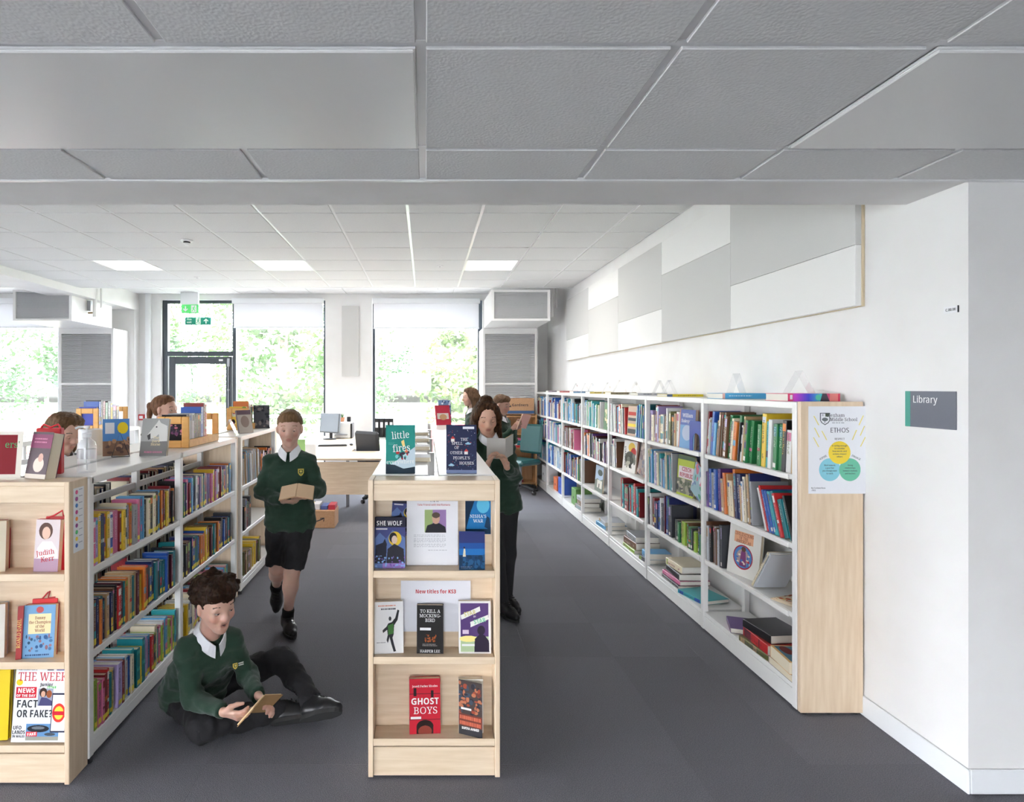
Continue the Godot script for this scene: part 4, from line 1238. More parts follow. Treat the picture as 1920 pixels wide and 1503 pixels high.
	# books piled in the brown shelf unit
	for q in [[0.08, [3, 16, 7]], [0.36, [0, 12]], [0.62, [4, 6, 1, 14]]]:
		var yy: float = q[0] + 0.0006
		for k in q[1].size():
			var hu: int = q[1][k]
			var pw: float = 0.5 - 0.04 * k
			var t := thing("book", "flat %s book heaped in the brown shelf unit, %s shelf" % [HUES[hu][0], {0.08: "lowest", 0.36: "second", 0.62: "third"}[q[0]]], "book", Vector3(1.4 + 0.25 * pw, yy, -9.42), 0.0, "books heaped in the brown shelf unit")
			t.basis = Basis(Vector3(0, 0, 1), PI / 2)
			var m := MB.new()
			spine_book(m, 0.036, pw * 0.5, 0.2, hu, k)
			obj("cover", m, atlas, t)
			m = MB.new()
			page_box(m, 0.036, pw * 0.5, 0.2)
			obj("pages", m, M["pages_white"], t)
			yy += 0.037

# ---------------------------------------------------------------- printed covers
class Print:
	var im: Image
	var W: int
	var H: int
	func _init(w: int, h: int, c: Color) -> void:
		W = w
		H = h
		im = Image.create(w, h, false, Image.FORMAT_RGB8)
		im.fill(c)
	func rect(x: float, y: float, w: float, h: float, c: Color) -> Print:
		im.fill_rect(Rect2i(int(x * W), int(y * H), maxi(1, int(w * W)), maxi(1, int(h * H))), c)
		return self
	func disc(x: float, y: float, rx: float, ry: float, c: Color) -> Print:
		for j in range(maxi(0, int((y - ry) * H)), mini(H, int((y + ry) * H) + 1)):
			for i in range(maxi(0, int((x - rx) * W)), mini(W, int((x + rx) * W) + 1)):
				var a := ((i + 0.5) / W - x) / rx
				var b := ((j + 0.5) / H - y) / ry
				if a * a + b * b <= 1.0:
					im.set_pixel(i, j, c)
		return self
	func poly(p: Array, c: Color) -> Print:
		var q := PackedVector2Array()
		var lo := Vector2(9, 9)
		var hi := Vector2(-9, -9)
		for i in range(0, p.size(), 2):
			var v := Vector2(p[i], p[i + 1])
			q.append(v)
			lo = lo.min(v)
			hi = hi.max(v)
		for j in range(maxi(0, int(lo.y * H)), mini(H, int(hi.y * H) + 1)):
			for i in range(maxi(0, int(lo.x * W)), mini(W, int(hi.x * W) + 1)):
				if Geometry2D.is_point_in_polygon(Vector2((i + 0.5) / W, (j + 0.5) / H), q):
					im.set_pixel(i, j, c)
		return self
	func blots(n: int, x: float, y: float, w: float, h: float, s: float, cols: Array, seed_ := 1) -> Print:
		var r := RandomNumberGenerator.new()
		r.seed = seed_
		for i in n:
			disc(x + w * r.randf(), y + h * r.randf(), s * (0.4 + r.randf()), s * (0.4 + r.randf()) * W / H, cols[r.randi() % cols.size()])
		return self
	func lines(n: int, x: float, y: float, w: float, step: float, c: Color, th := 0.008, ragged := 0.25, seed_ := 3) -> Print:
		var r := RandomNumberGenerator.new()
		r.seed = seed_
		for i in n:
			var l := w * (1.0 - ragged * r.randf())
			var at := x
			while at < x + l:
				var k := 0.02 + 0.04 * r.randf()
				rect(at, y + step * i, minf(k, x + l - at), th, c)
				at += k + 0.012
		return self
	func mat() -> StandardMaterial3D:
		var m := StandardMaterial3D.new()
		m.albedo_texture = ImageTexture.create_from_image(im)
		m.roughness = 0.5
		m.metallic_specular = 0.28
		return m

func k8(r: int, g: int, b: int) -> Color:
	return Color8(r, g, b)

# a closed book seen from the front: cover at z = 0 looking along +Z, base on y = 0, spine at -X
func cover_book(called: String, label: String, w: float, h: float, th: float, xf: Transform3D, front: Material, side: Color, group := "") -> Node3D:
	var t := thing(called, label, "book", Vector3.ZERO, 0.0, group)
	t.transform = xf
	var m := MB.new()
	m.quad(Vector3(-w / 2, 0, 0), Vector3(w / 2, 0, 0), Vector3(w / 2, h, 0), Vector3(-w / 2, h, 0), Vector3(0, 0, 1))
	obj("front_cover", m, front, t)
	var sm := mat(side, 0.35)
	m = MB.new()
	m.box(Vector3(-w / 2, 0, -0.0015), Vector3(w / 2, h, -0.0002))
	m.box(Vector3(-w / 2, 0, -th), Vector3(w / 2, h, -th + 0.0013))
	m.box(Vector3(-w / 2, 0, -th + 0.0013), Vector3(-w / 2 + 0.0015, h, -0.0015))
	obj("cover_board", m, sm, t)
	obj("pages", bx(Vector3(-w / 2 + 0.0016, 0.001, -th + 0.0014), Vector3(w / 2 - 0.003, h - 0.002, -0.0016)), M["pages"], t)
	return t

func sheet(called: String, label: String, category: String, w: float, h: float, xf: Transform3D, front: Material) -> Node3D:
	var t := thing(called, label, category)
	t.transform = xf
	var m := MB.new()
	m.quad(Vector3(-w / 2, 0, 0.0009), Vector3(w / 2, 0, 0.0009), Vector3(w / 2, h, 0.0009), Vector3(-w / 2, h, 0.0009), Vector3(0, 0, 1))
	obj("print", m, front, t)
	obj("paper", bx(Vector3(-w / 2, 0, 0), Vector3(w / 2, h, 0.0008)), M["paper"], t)
	return t

func stand_at(x: float, y: float, d: float, yaw := 0.0, back := 0.0) -> Transform3D:
	return Transform3D(Basis(Vector3.UP, yaw) * Basis(Vector3.RIGHT, -back), Vector3(x, y, -d))

func easel(x: float, y: float, d: float, w: float, h: float, label: String, yaw := 0.0) -> void:
	var e := thing("acrylic_easel", label, "book stand", Vector3(x, y, -d), yaw)
	var m := MB.new()
	var a := atan2(w / 2, h)
	var l := h / cos(a)
	m.box(Vector3(-0.0015, 0, -0.03), Vector3(0.0015, l, 0.03), Transform3D(Basis(Vector3(0, 0, 1), -a), Vector3(-w / 2, 0.0015, 0)))
	obj("display_sheet", m, M["acrylic"], e)
	m = MB.new()
	m.box(Vector3(-0.0015, 0, -0.03), Vector3(0.0015, l, 0.03), Transform3D(Basis(Vector3(0, 0, 1), a), Vector3(w / 2, 0.0015, 0)))
	obj("prop_sheet", m, M["acrylic"], e)

func book_box(at: Vector3, length: float, label: String, group_where: String, art: Material, spec: Array) -> void:
	# open-ended wooden tray: framed window at each end; spec: [hue, height, thickness] for the books between, spines to the aisle
	var t := thing("book_box", label, "book box", at)
	var w := 0.19
	for z in [0.0, -length]:
		var m := MB.new()
		m.box(Vector3(-w / 2, 0, z - 0.012), Vector3(-w / 2 + 0.045, 0.19, z), Transform3D(), 0.004)
		m.box(Vector3(w / 2 - 0.045, 0, z - 0.012), Vector3(w / 2, 0.19, z), Transform3D(), 0.004)
		m.box(Vector3(-w / 2 + 0.045, 0, z - 0.012), Vector3(w / 2 - 0.045, 0.045, z), Transform3D(), 0.004)
		m.box(Vector3(-w / 2 + 0.045, 0.145, z - 0.012), Vector3(w / 2 - 0.045, 0.19, z), Transform3D(), 0.004)
		obj("end_frame", m, M["orange_wood"], t)
	obj("base", bx(Vector3(-w / 2, 0.002, -length), Vector3(w / 2, 0.016, -0.012)), M["orange_wood"], t)
	obj("rail", bx(Vector3(w / 2 - 0.008, 0.016, -length), Vector3(w / 2, 0.05, -0.012)), M["orange_wood"], t)
	var m2 := MB.new()
	var cb := thing("book", "upright book with picture cover filling the window of the box, " + group_where, "book", at + Vector3(0, 0.0165, -0.0135))
	m2.quad(Vector3(-0.075, 0, 0), Vector3(0.075, 0, 0), Vector3(0.075, 0.185, 0), Vector3(-0.075, 0.185, 0), Vector3(0, 0, 1))
	obj("front_cover", m2, art, cb)
	obj("pages", bx(Vector3(-0.075, 0, -0.016), Vector3(0.075, 0.185, -0.0005)), M["pages_white"], cb)
	var z := -0.034
	for i in spec.size():
		var q: Array = spec[i]
		var b := thing("book", "%s book standing %s in the wooden box, %s" % [HUES[q[0]][0], ["first", "second", "third", "fourth", "fifth", "sixth", "seventh", "eighth", "ninth", "tenth", "eleventh", "twelfth", "thirteenth", "fourteenth"][i], group_where], "book", at + Vector3(w / 2 - 0.012, 0.0165, z))
		b.basis = side_basis(false)
		var m := MB.new()
		spine_book(m, q[2], q[1], 0.13, q[0], i % PER)
		obj("cover", m, atlas, b)
		m = MB.new()
		page_box(m, q[2], q[1], 0.13)
		obj("pages", m, M["pages_white"], b)
		z -= q[2] + 0.001

func build_display_things() -> void:
	M["easel_clear"] = M["acrylic"]
	var wi: Material = M["white_ink"]
	# ---- on the middle stand
	var top := 1.1925
	var p := Print.new(128, 204, k8(40, 140, 130)).poly([0, 1, 0, 0.86, 0.35, 0.74, 0.6, 0.62, 1, 0.45, 1, 1], k8(196, 214, 224)).poly([0.0, 1, 0, 0.8, 0.3, 0.82, 0.6, 0.9, 1, 0.86, 1, 1], k8(34, 52, 66)).poly([0.52, 0.34, 0.62, 0.3, 0.66, 0.44, 0.58, 0.46], k8(236, 206, 130)).blots(14, 0.3, 0.5, 0.45, 0.2, 0.05, [k8(190, 50, 48), k8(220, 120, 90), k8(120, 200, 200), k8(60, 40, 60)], 5).lines(2, 0.1, 0.37, 0.25, 0.03, k8(150, 210, 200))
	var b := cover_book("book", "teal novel with brush lettering and snowy hill on the middle stand's top", 0.126, 0.207, 0.028, stand_at(-0.107, top, 2.575, 0.06, 0.1), p.mat(), k8(40, 130, 124))
	words(b, "little", 0.034, Vector3(0.0, 0.163, 0.0004), wi, true, Basis(Vector3(0, 0, 1), 0.08), 0.9)
	words(b, "fires", 0.034, Vector3(0.004, 0.108, 0.0004), wi, true, Basis(Vector3(0, 0, 1), 0.08), 0.9)
	words(b, "everywhere", 0.019, Vector3(0.0, 0.05, 0.0004), wi, true, Basis(Vector3(0, 0, 1), 0.03), 0.95)
	p = Print.new(128, 204, k8(36, 42, 74)).blots(90, 0.03, 0.08, 0.94, 0.85, 0.012, [k8(90, 150, 170), k8(200, 80, 70), k8(110, 120, 160), k8(220, 220, 225), k8(80, 130, 110)], 8)
	for q in [[0.22, 0.29], [0.66, 0.55]]:
		p.rect(q[0] - 0.06, q[1], 0.12, 0.06, k8(228, 226, 220)).poly([q[0] - 0.08, q[1], q[0], q[1] - 0.06, q[0] + 0.08, q[1]], k8(190, 60, 56))
	for q in [[0.72, 0.39], [0.17, 0.83]]:
		p.disc(q[0], q[1], 0.1, 0.018, k8(150, 190, 210)).disc(q[0], q[1] - 0.015, 0.05, 0.02, k8(150, 190, 210))
	p.rect(0.55, 0.04, 0.38, 0.05, k8(222, 224, 230)).rect(0, 0.93, 1, 0.07, k8(120, 134, 170))
	b = cover_book("book", "dark blue novel with tiny houses and white lettering on the middle stand's top", 0.13, 0.208, 0.03, stand_at(0.153, top, 2.575, -0.04, 0.1), p.mat(), k8(50, 56, 88))
	for q in [["THE", 0.012, 0.145], ["SPELL", -0.018, 0.128], ["OF", -0.02, 0.110], ["OTHER", -0.022, 0.088], ["PEOPLE'S", 0.0, 0.066], ["HOUSES", 0.022, 0.044]]:
		words(b, q[0], 0.0135, Vector3(q[1], q[2], 0.0004), wi, true)
	# easels and cream books further along the middle bookcase
	for i in 5:
		easel(-0.1 - 0.01 * (i % 2), top, 2.85 + 0.45 * i, 0.1, 0.11, "empty clear acrylic easel, %s behind the teal novel on the middle bookcase" % ["first", "second", "third", "fourth", "fifth"][i])
	for i in 4:
		cover_book("book", ["cream paperback lying flat behind the teal novel", "tan-edged paperback lying flat, second behind the teal novel", "white paperback lying flat near the middle of the bookcase top", "beige paperback lying flat towards the bookcase's far end"][i], 0.11, 0.17, 0.02, Transform3D(Basis(Vector3.RIGHT, -PI / 2), Vector3(-0.03, top + 0.0205, -2.98 - 0.55 * i)), M["paper"], k8(226, 204, 168))
	p = Print.new(96, 140, k8(205, 60, 80)).rect(0.1, 0.4, 0.8, 0.3, k8(235, 225, 215)).disc(0.5, 0.6, 0.25, 0.15, k8(210, 160, 120))
	cover_book("book", "red and white book propped on a stand at the far end of the middle bookcase", 0.15, 0.2, 0.02, stand_at(0.18, top, 5.9, 0.3, 0.3), p.mat(), k8(200, 60, 80))
	p = Print.new(96, 140, k8(120, 150, 190)).blots(30, 0, 0, 1, 1, 0.08, [k8(230, 236, 240), k8(70, 90, 130)], 4)
	cover_book("book", "pale blue book standing behind the red and white one", 0.13, 0.24, 0.02, stand_at(0.2, top, 6.12, 0.2, 0.15), p.mat(), k8(110, 140, 180))
	# first shelf: faces leaning on the back panel
	var fd := 2.40
	var wolf := func() -> Print:
		return Print.new(128, 204, k8(70, 76, 130)).rect(0, 0, 1, 0.2, k8(38, 38, 58)).poly([0, 0.45, 0.2, 0.3, 0.4, 0.42, 0.6, 0.25, 1, 0.4, 1, 1, 0, 1], k8(96, 120, 176)).poly([0.05, 0.9, 0.08, 0.55, 0.3, 0.5, 0.36, 0.42, 0.42, 0.52, 0.4, 0.9], k8(32, 34, 52)).disc(0.68, 0.42, 0.2, 0.14, k8(232, 196, 60)).disc(0.62, 0.40, 0.12, 0.1, k8(34, 32, 40)).disc(0.66, 0.44, 0.09, 0.08, k8(232, 206, 186)).poly([0.4, 1, 0.45, 0.62, 0.66, 0.52, 0.95, 0.62, 1, 1], k8(44, 44, 54)).rect(0.3, 0.9, 0.7, 0.1, k8(150, 120, 190)).rect(0.08, 0.22, 0.36, 0.03, k8(230, 230, 235)).blots(40, 0, 0.75, 1, 0.25, 0.03, [k8(130, 170, 220), k8(120, 90, 170)], 6)
	var wm: Material = (wolf.call() as Print).mat()
	b = cover_book("book", "purple-blue book with yellow-haired figure and wolf, on the stand's upper shelf", 0.13, 0.204, 0.022, stand_at(-0.148, 0.8255, fd + 0.05, 0.0, 0.12), wm, k8(60, 60, 100))
	words(b, "SHE WOLF", 0.022, Vector3(0.0, 0.18, 0.0004), wi, false, Basis(), 0.85, "lettering", true)
	sheet("book_print", "cover print of the yellow-haired figure pinned behind the purple-blue book", "print", 0.105, 0.165, Transform3D(Basis(Vector3(0, 0, 1), -0.07), Vector3(-0.095, 0.945, -fd - 0.1115)), wm)
	p = Print.new(160, 220, k8(238, 238, 242)).rect(0.35, 0.22, 0.42, 0.32, k8(150, 120, 170)).rect(0.35, 0.22, 0.16, 0.32, k8(150, 170, 110)).poly([0.36, 0.54, 0.4, 0.44, 0.52, 0.41, 0.64, 0.41, 0.75, 0.46, 0.77, 0.54], k8(36, 36, 42)).disc(0.57, 0.345, 0.075, 0.075, k8(206, 164, 140)).disc(0.57, 0.295, 0.078, 0.04, k8(80, 66, 56)).lines(2, 0.14, 0.575, 0.7, 0.022, k8(150, 150, 158), 0.006).lines(3, 0.14, 0.63, 0.72, 0.02, k8(140, 140, 150), 0.006).lines(3, 0.14, 0.7, 0.72, 0.02, k8(150, 150, 158), 0.006).lines(1, 0.42, 0.79, 0.42, 0.02, k8(120, 120, 130), 0.008)
	b = sheet("poster", "white author notice with a small portrait photo on the stand's upper shelf", "poster", 0.212, 0.29, Transform3D(Basis(Vector3.RIGHT, -0.05), Vector3(0.028, 0.827, -fd - 0.09)), p.mat())
	words(b, "Y7 & Y8", 0.009, Vector3(0.008, 0.262, 0.0014), M["ink"])
	words(b, "Take Friend with the Romans", 0.009, Vector3(0.006, 0.247, 0.0014), M["red_ink"])
	p = Print.new(96, 140, k8(30, 110, 170)).disc(0.7, 0.2, 0.25, 0.22, k8(90, 180, 215)).poly([0, 0, 0.4, 0, 0.2, 0.4, 0.05, 0.8, 0, 1], k8(16, 40, 66)).rect(0, 0.86, 1, 0.14, k8(14, 44, 70)).poly([0.75, 0.8, 0.85, 0.5, 0.95, 0.55, 1, 0.9], k8(18, 50, 80))
	b = sheet("book_print", "blue cover print with white serif title pinned at the upper shelf's end", "print", 0.106, 0.15, Transform3D(Basis(Vector3(0, 0, 1), 0.0), Vector3(0.218, 0.95, -fd - 0.1115)), p.mat())
	words(b, "NISHA'S", 0.015, Vector3(0.0, 0.074, 0.0014), wi, true)
	words(b, "WAR", 0.015, Vector3(0.0, 0.055, 0.0014), wi, true)
	p = Print.new(96, 140, k8(36, 110, 180)).rect(0, 0, 1, 0.3, k8(44, 54, 110)).rect(0, 0.3, 1, 0.15, k8(34, 80, 150)).rect(0, 0.62, 1, 0.38, k8(24, 60, 100)).blots(40, 0, 0.66, 1, 0.34, 0.08, [k8(20, 50, 80), k8(34, 84, 126)], 9).poly([0.14, 0.66, 0.18, 0.45, 0.24, 0.45, 0.26, 0.66], k8(220, 210, 180)).disc(0.2, 0.42, 0.03, 0.025, k8(60, 40, 40)).lines(2, 0.08, 0.92, 0.5, 0.03, k8(190, 200, 215))
	cover_book("book", "thin blue book with a lone pale figure on the stand's upper shelf", 0.104, 0.153, 0.006, stand_at(0.187, 0.8255, fd + 0.03, 0.0, 0.06), p.mat(), k8(30, 80, 140))
	# second shelf
	p = Print.new(180, 130, k8(234, 235, 242))
	b = sheet("poster", "white notice with red heading about new titles behind three books", "poster", 0.29, 0.21, Transform3D(Basis(Vector3.RIGHT, -0.02), Vector3(0.042, 0.548, -fd - 0.104)), p.mat())
	words(b, "New titles for KS3", 0.0185, Vector3(0.0, 0.165, 0.0014), M["red_ink"], false, Basis(), 0.92, "lettering", true)
	p = Print.new(128, 204, k8(236, 235, 234)).poly([0.42, 0.48, 0.48, 0.42, 0.6, 0.4, 0.72, 0.32, 0.8, 0.16, 0.86, 0.18, 0.8, 0.36, 0.68, 0.46, 0.66, 0.64, 0.62, 0.7, 0.68, 0.84, 0.74, 0.96, 0.66, 0.97, 0.58, 0.82, 0.52, 0.68, 0.46, 0.8, 0.42, 0.74, 0.46, 0.64, 0.44, 0.54, 0.3, 0.6, 0.28, 0.55], k8(44, 44, 48)).disc(0.54, 0.33, 0.045, 0.04, k8(44, 44, 48)).poly([0.46, 0.46, 0.66, 0.42, 0.66, 0.62, 0.48, 0.64], k8(70, 120, 60)).lines(1, 0.14, 0.07, 0.6, 0.03, k8(220, 120, 90), 0.02, 0.0).lines(1, 0.24, 0.13, 0.5, 0.03, k8(80, 80, 86), 0.03, 0.0).lines(1, 0.08, 0.78, 0.35, 0.03, k8(90, 90, 96), 0.014)
	cover_book("book", "white paperback with dark leaping athlete on the stand's middle shelf", 0.118, 0.204, 0.026, stand_at(-0.148, 0.4825, fd + 0.045, 0.12, 0.1), p.mat(), k8(228, 226, 224))
	p = Print.new(128, 216, k8(36, 34, 34)).blots(26, 0.32, 0.6, 0.4, 0.16, 0.035, [k8(160, 84, 40), k8(120, 60, 30), k8(36, 34, 34)], 2).rect(0.12, 0.47, 0.42, 0.06, k8(226, 226, 226)).lines(2, 0.22, 0.81, 0.56, 0.025, k8(190, 186, 180), 0.01)
	b = cover_book("book", "black paperback with white capitals and orange bird on the middle shelf", 0.108, 0.19, 0.026, stand_at(0.018, 0.4825, fd + 0.045, -0.03, 0.1), p.mat(), k8(34, 32, 32))
	for q in [["TO KILL A", 0.166], ["MOCKING-", 0.148], ["BIRD", 0.130]]:
		words(b, q[0], 0.0145, Vector3(0, q[1], 0.0004), wi, true)
	words(b, "HARPER LEE", 0.0115, Vector3(0, 0.009, 0.0004), wi, true)
	p = Print.new(128, 204, k8(232, 230, 228)).rect(0.06, 0.04, 0.88, 0.93, k8(84, 60, 112)).rect(0.06, 0.68, 0.88, 0.29, k8(170, 190, 150)).disc(0.3, 0.72, 0.28, 0.06, k8(236, 222, 140)).poly([0.06, 0.27, 0.66, 0.1, 0.68, 0.19, 0.08, 0.36], k8(232, 232, 226)).poly([0.36, 0.4, 0.92, 0.26, 0.93, 0.35, 0.37, 0.5], k8(232, 232, 226)).disc(0.7, 0.56, 0.12, 0.09, k8(44, 36, 54)).poly([0.48, 0.97, 0.5, 0.72, 0.66, 0.63, 0.8, 0.65, 0.94, 0.76, 0.95, 0.97], k8(44, 36, 54)).rect(0.12, 0.55, 0.2, 0.08, k8(210, 190, 210)).rect(0.1, 0.82, 0.4, 0.04, k8(230, 230, 232))
	b = cover_book("book", "purple paperback with slanted white banners and dark silhouette on the middle shelf", 0.13, 0.206, 0.024, stand_at(0.2, 0.4825, fd + 0.045, 0.0, 0.1), p.mat(), k8(220, 218, 216))
	words(b, "STAR", 0.02, Vector3(-0.02, 0.158, 0.0004), rgb(206, 196, 120), false, Basis(Vector3(0, 0, 1), 0.22), 0.9, "lettering", true)
	words(b, "STAR", 0.02, Vector3(0.02, 0.128, 0.0004), rgb(110, 190, 150), false, Basis(Vector3(0, 0, 1), 0.22), 0.9, "lettering", true)
	words(b, "BY", 0.008, Vector3(0.0, 0.145, 0.0004), wi)
	# third shelf
	p = Print.new(128, 204, k8(190, 36, 52)).rect(0.0, 0.27, 1, 0.012, k8(60, 30, 34)).rect(0.14, 0.17, 0.1, 0.15, k8(40, 28, 30)).rect(0.7, 0.22, 0.09, 0.13, k8(40, 28, 30)).rect(0, 0.74, 1, 0.01, k8(70, 30, 36)).disc(0.5, 0.86, 0.27, 0.11, k8(40, 28, 26)).rect(0.23, 0.86, 0.54, 0.14, k8(40, 28, 26)).disc(0.5, 0.95, 0.22, 0.1, k8(134, 60, 48)).rect(0.04, 0.69, 0.34, 0.045, k8(232, 230, 228))
	b = cover_book("book", "red paperback with chunky white title on the stand's lowest shelf", 0.126, 0.214, 0.026, stand_at(-0.002, 0.1575, fd + 0.045, 0.06, 0.1), p.mat(), k8(180, 34, 48))
	words(b, "GHOST", 0.03, Vector3(0, 0.126, 0.0004), wi, false, Basis(), 1.0, "lettering", true)
	words(b, "BOYS", 0.03, Vector3(0.002, 0.09, 0.0004), wi, true, Basis(), 1.1)
	words(b, "Jewell Parker Rhodes", 0.0088, Vector3(0, 0.185, 0.0004), wi, true)
	p = Print.new(112, 204, k8(70, 60, 58)).blots(70, 0, 0.05, 1, 0.6, 0.07, [k8(150, 70, 50), k8(60, 70, 84), k8(110, 60, 50), k8(46, 44, 52), k8(176, 110, 80)], 12).rect(0, 0.62, 1, 0.22, k8(110, 56, 46)).rect(0, 0.85, 1, 0.15, k8(50, 50, 54)).rect(0.1, 0.5, 0.45, 0.04, k8(228, 228, 228)).lines(2, 0.05, 0.65, 0.9, 0.1, k8(200, 104, 78), 0.07, 0.0)
	b = cover_book("book", "white page block of the paperback with its cover swung open, lowest shelf", 0.1, 0.21, 0.026, stand_at(0.185, 0.1575, fd + 0.05, 0.0, 0.1), M["pages_white"], k8(226, 222, 214))
	var fl := MB.new()
	var hinge := Transform3D(Basis(Vector3.UP, -0.42), Vector3(-0.05, 0.0, 0.0005))
	fl.quad(hinge * Vector3(0, 0, 0), hinge * Vector3(0.1, -0.004, 0), hinge * Vector3(0.1, 0.206, 0), hinge * Vector3(0, 0.21, 0), Vector3(-0.3, 0, 1))
	fl.quad(hinge * Vector3(0, 0, -0.001), hinge * Vector3(0.1, -0.004, -0.001), hinge * Vector3(0.1, 0.206, -0.001), hinge * Vector3(0, 0.21, -0.001), Vector3(0.3, 0, -1))
	obj("open_cover", fl, p.mat(), b)
	words(b, "SUFIYA AHMED", 0.011, hinge * Vector3(0.05, 0.025, 0.0006), wi, false, hinge.basis, 0.8, "lettering", true)
	# ---- magazine stand
	var ld := 2.355
	p = Print.new(96, 128, k8(226, 220, 208)).rect(0.12, 0.08, 0.76, 0.84, k8(128, 22, 34))
	b = sheet("framed_notice", "cream framed dark red notice with green lettering on the magazine stand's top", "notice", 0.16, 0.19, stand_at(-1.72, top, 2.44, 0.05, 0.12), p.mat())
	words(b, "ers'", 0.03, Vector3(0.04, 0.135, 0.0014), rgb(60, 150, 84), true, Basis(), 1.0, "lettering")
	p = Print.new(96, 140, k8(78, 62, 68)).rect(0, 0.05, 1, 0.3, k8(120, 50, 84)).disc(0.55, 0.7, 0.25, 0.16, k8(214, 190, 176)).disc(0.6, 0.55, 0.12, 0.09, k8(190, 150, 134)).rect(0, 0.9, 1, 0.1, k8(200, 190, 176)).lines(2, 0.15, 0.14, 0.7, 0.07, k8(196, 120, 150), 0.03)
	cover_book("book", "plum-coloured thick paperback leaning beside the red notice on the magazine stand", 0.115, 0.19, 0.05, stand_at(-1.575, top, 2.43, -0.35, 0.22), p.mat(), k8(90, 60, 70))
	b = thing("gift_box", "flat red gift box with ribbon bow behind the books on the magazine stand", "box", Vector3(-1.60, top, -2.56), 0.05)
	obj("box_body", bx(Vector3(-0.052, 0, -0.03), Vector3(0.052, 0.195, 0.0), 0.004), rgb(196, 30, 40, 0.4), b)
	var rb := MB.new()
	rb.tube([Vector3(-0.04, 0.195, -0.02), Vector3(-0.03, 0.21, -0.02), Vector3(0, 0.197, -0.02), Vector3(0.03, 0.21, -0.02), Vector3(0.04, 0.195, -0.02)], 0.004, 6)
	obj("ribbon", rb, rgb(210, 30, 44, 0.3), b)
	p = Print.new(96, 160, k8(216, 204, 206)).disc(0.42, 0.22, 0.28, 0.16, k8(92, 66, 58)).disc(0.44, 0.26, 0.17, 0.12, k8(222, 186, 166)).poly([0.1, 0.55, 0.3, 0.42, 0.7, 0.42, 0.95, 0.6, 0.95, 0.75, 0.1, 0.75], k8(232, 226, 226)).rect(0, 0.75, 1, 0.25, k8(170, 140, 160))
	b = cover_book("book", "pale biography with a smiling portrait and red script on the magazine stand", 0.1, 0.205, 0.028, stand_at(-1.515, 0.8255, ld + 0.05, -0.04, 0.1), p.mat(), k8(196, 20, 40))
	words(b, "Judith", 0.022, Vector3(-0.005, 0.075, 0.0004), M["red_ink"], true, Basis(Vector3(0, 0, 1), 0.15))
	words(b, "Kerr", 0.022, Vector3(0.005, 0.05, 0.0004), M["red_ink"], true, Basis(Vector3(0, 0, 1), 0.15))
	rb = MB.new()
	rb.box(Vector3(-0.03, 0.0, -0.041), Vector3(0.068, 0.214, -0.029))
	obj("red_sleeve", rb, rgb(186, 22, 34, 0.4), b)
	rb = MB.new()
	rb.tube([Vector3(-0.03, 0.208, -0.03), Vector3(0.0, 0.217, -0.03), Vector3(0.035, 0.238, -0.03), Vector3(0.04, 0.216, -0.03), Vector3(0.06, 0.22, -0.035)], 0.0035, 6)
	obj("ribbon", rb, rgb(190, 20, 36, 0.4), b)
	cover_book("book", "thick closed book with page edges outwards and red cover on the magazine stand", 0.09, 0.2, 0.05, stand_at(-1.72, 0.8255, ld + 0.04, 0.3, 0.08), M["pages"], k8(180, 30, 40))
	p = Print.new(128, 180, k8(120, 164, 204)).rect(0.15, 0.17, 0.72, 0.38, k8(240, 226, 178)).disc(0.5, 0.09, 0.12, 0.06, k8(190, 90, 90)).blots(26, 0.1, 0.58, 0.8, 0.3, 0.045, [k8(60, 96, 140), k8(80, 120, 160), k8(150, 110, 120), k8(50, 84, 110)], 15).lines(1, 0.1, 0.93, 0.75, 0.05, k8(50, 70, 110), 0.03, 0.0)
	b = cover_book("book", "light blue paperback with cream title panel and red spine on the magazine stand", 0.118, 0.205, 0.03, stand_at(-1.545, 0.4825, ld + 0.05, 0.12, 0.1), p.mat(), k8(170, 34, 34))
	for q in [["Danny", 0.155], ["the Champion", 0.138], ["of the", 0.122], ["World", 0.106]]:
		words(b, q[0], 0.0125, Vector3(0.002, q[1], 0.0004), rgb(150, 60, 40), true, Basis(), 0.85)
	obj("spine_band", bx(Vector3(-0.0795, 0.0, -0.013), Vector3(-0.0595, 0.205, -0.001), 0.0, Transform3D(Basis(Vector3.UP, 0.12), Vector3(0, 0, 0))), rgb(164, 34, 36, 0.4), b)
	words(b, "ROALD DAHL", 0.015, Vector3(-0.0706, 0.1, 0.0082), rgb(240, 214, 120), true, Basis(Vector3.UP, 0.12) * Basis(Vector3(0, 0, 1), PI / 2))
	rb = MB.new()
	rb.box(Vector3(-0.045, 0.0, -0.041), Vector3(0.05, 0.222, -0.0305))
	obj("red_card", rb, rgb(206, 36, 44, 0.4), b)
	rb = MB.new()
	rb.tube([Vector3(-0.01, 0.222, -0.035), Vector3(0.01, 0.246, -0.035), Vector3(0.018, 0.252, -0.035), Vector3(0.012, 0.224, -0.035), Vector3(0.04, 0.226, -0.035)], 0.003, 6)
	obj("ribbon", rb, rgb(170, 14, 30, 0.4), b)
	cover_book("book", "thick pale book with grey page edges beside the light blue paperback", 0.1, 0.21, 0.04, stand_at(-1.73, 0.4825, ld + 0.04, 0.3, 0.06), M["pages_white"], k8(200, 204, 212))
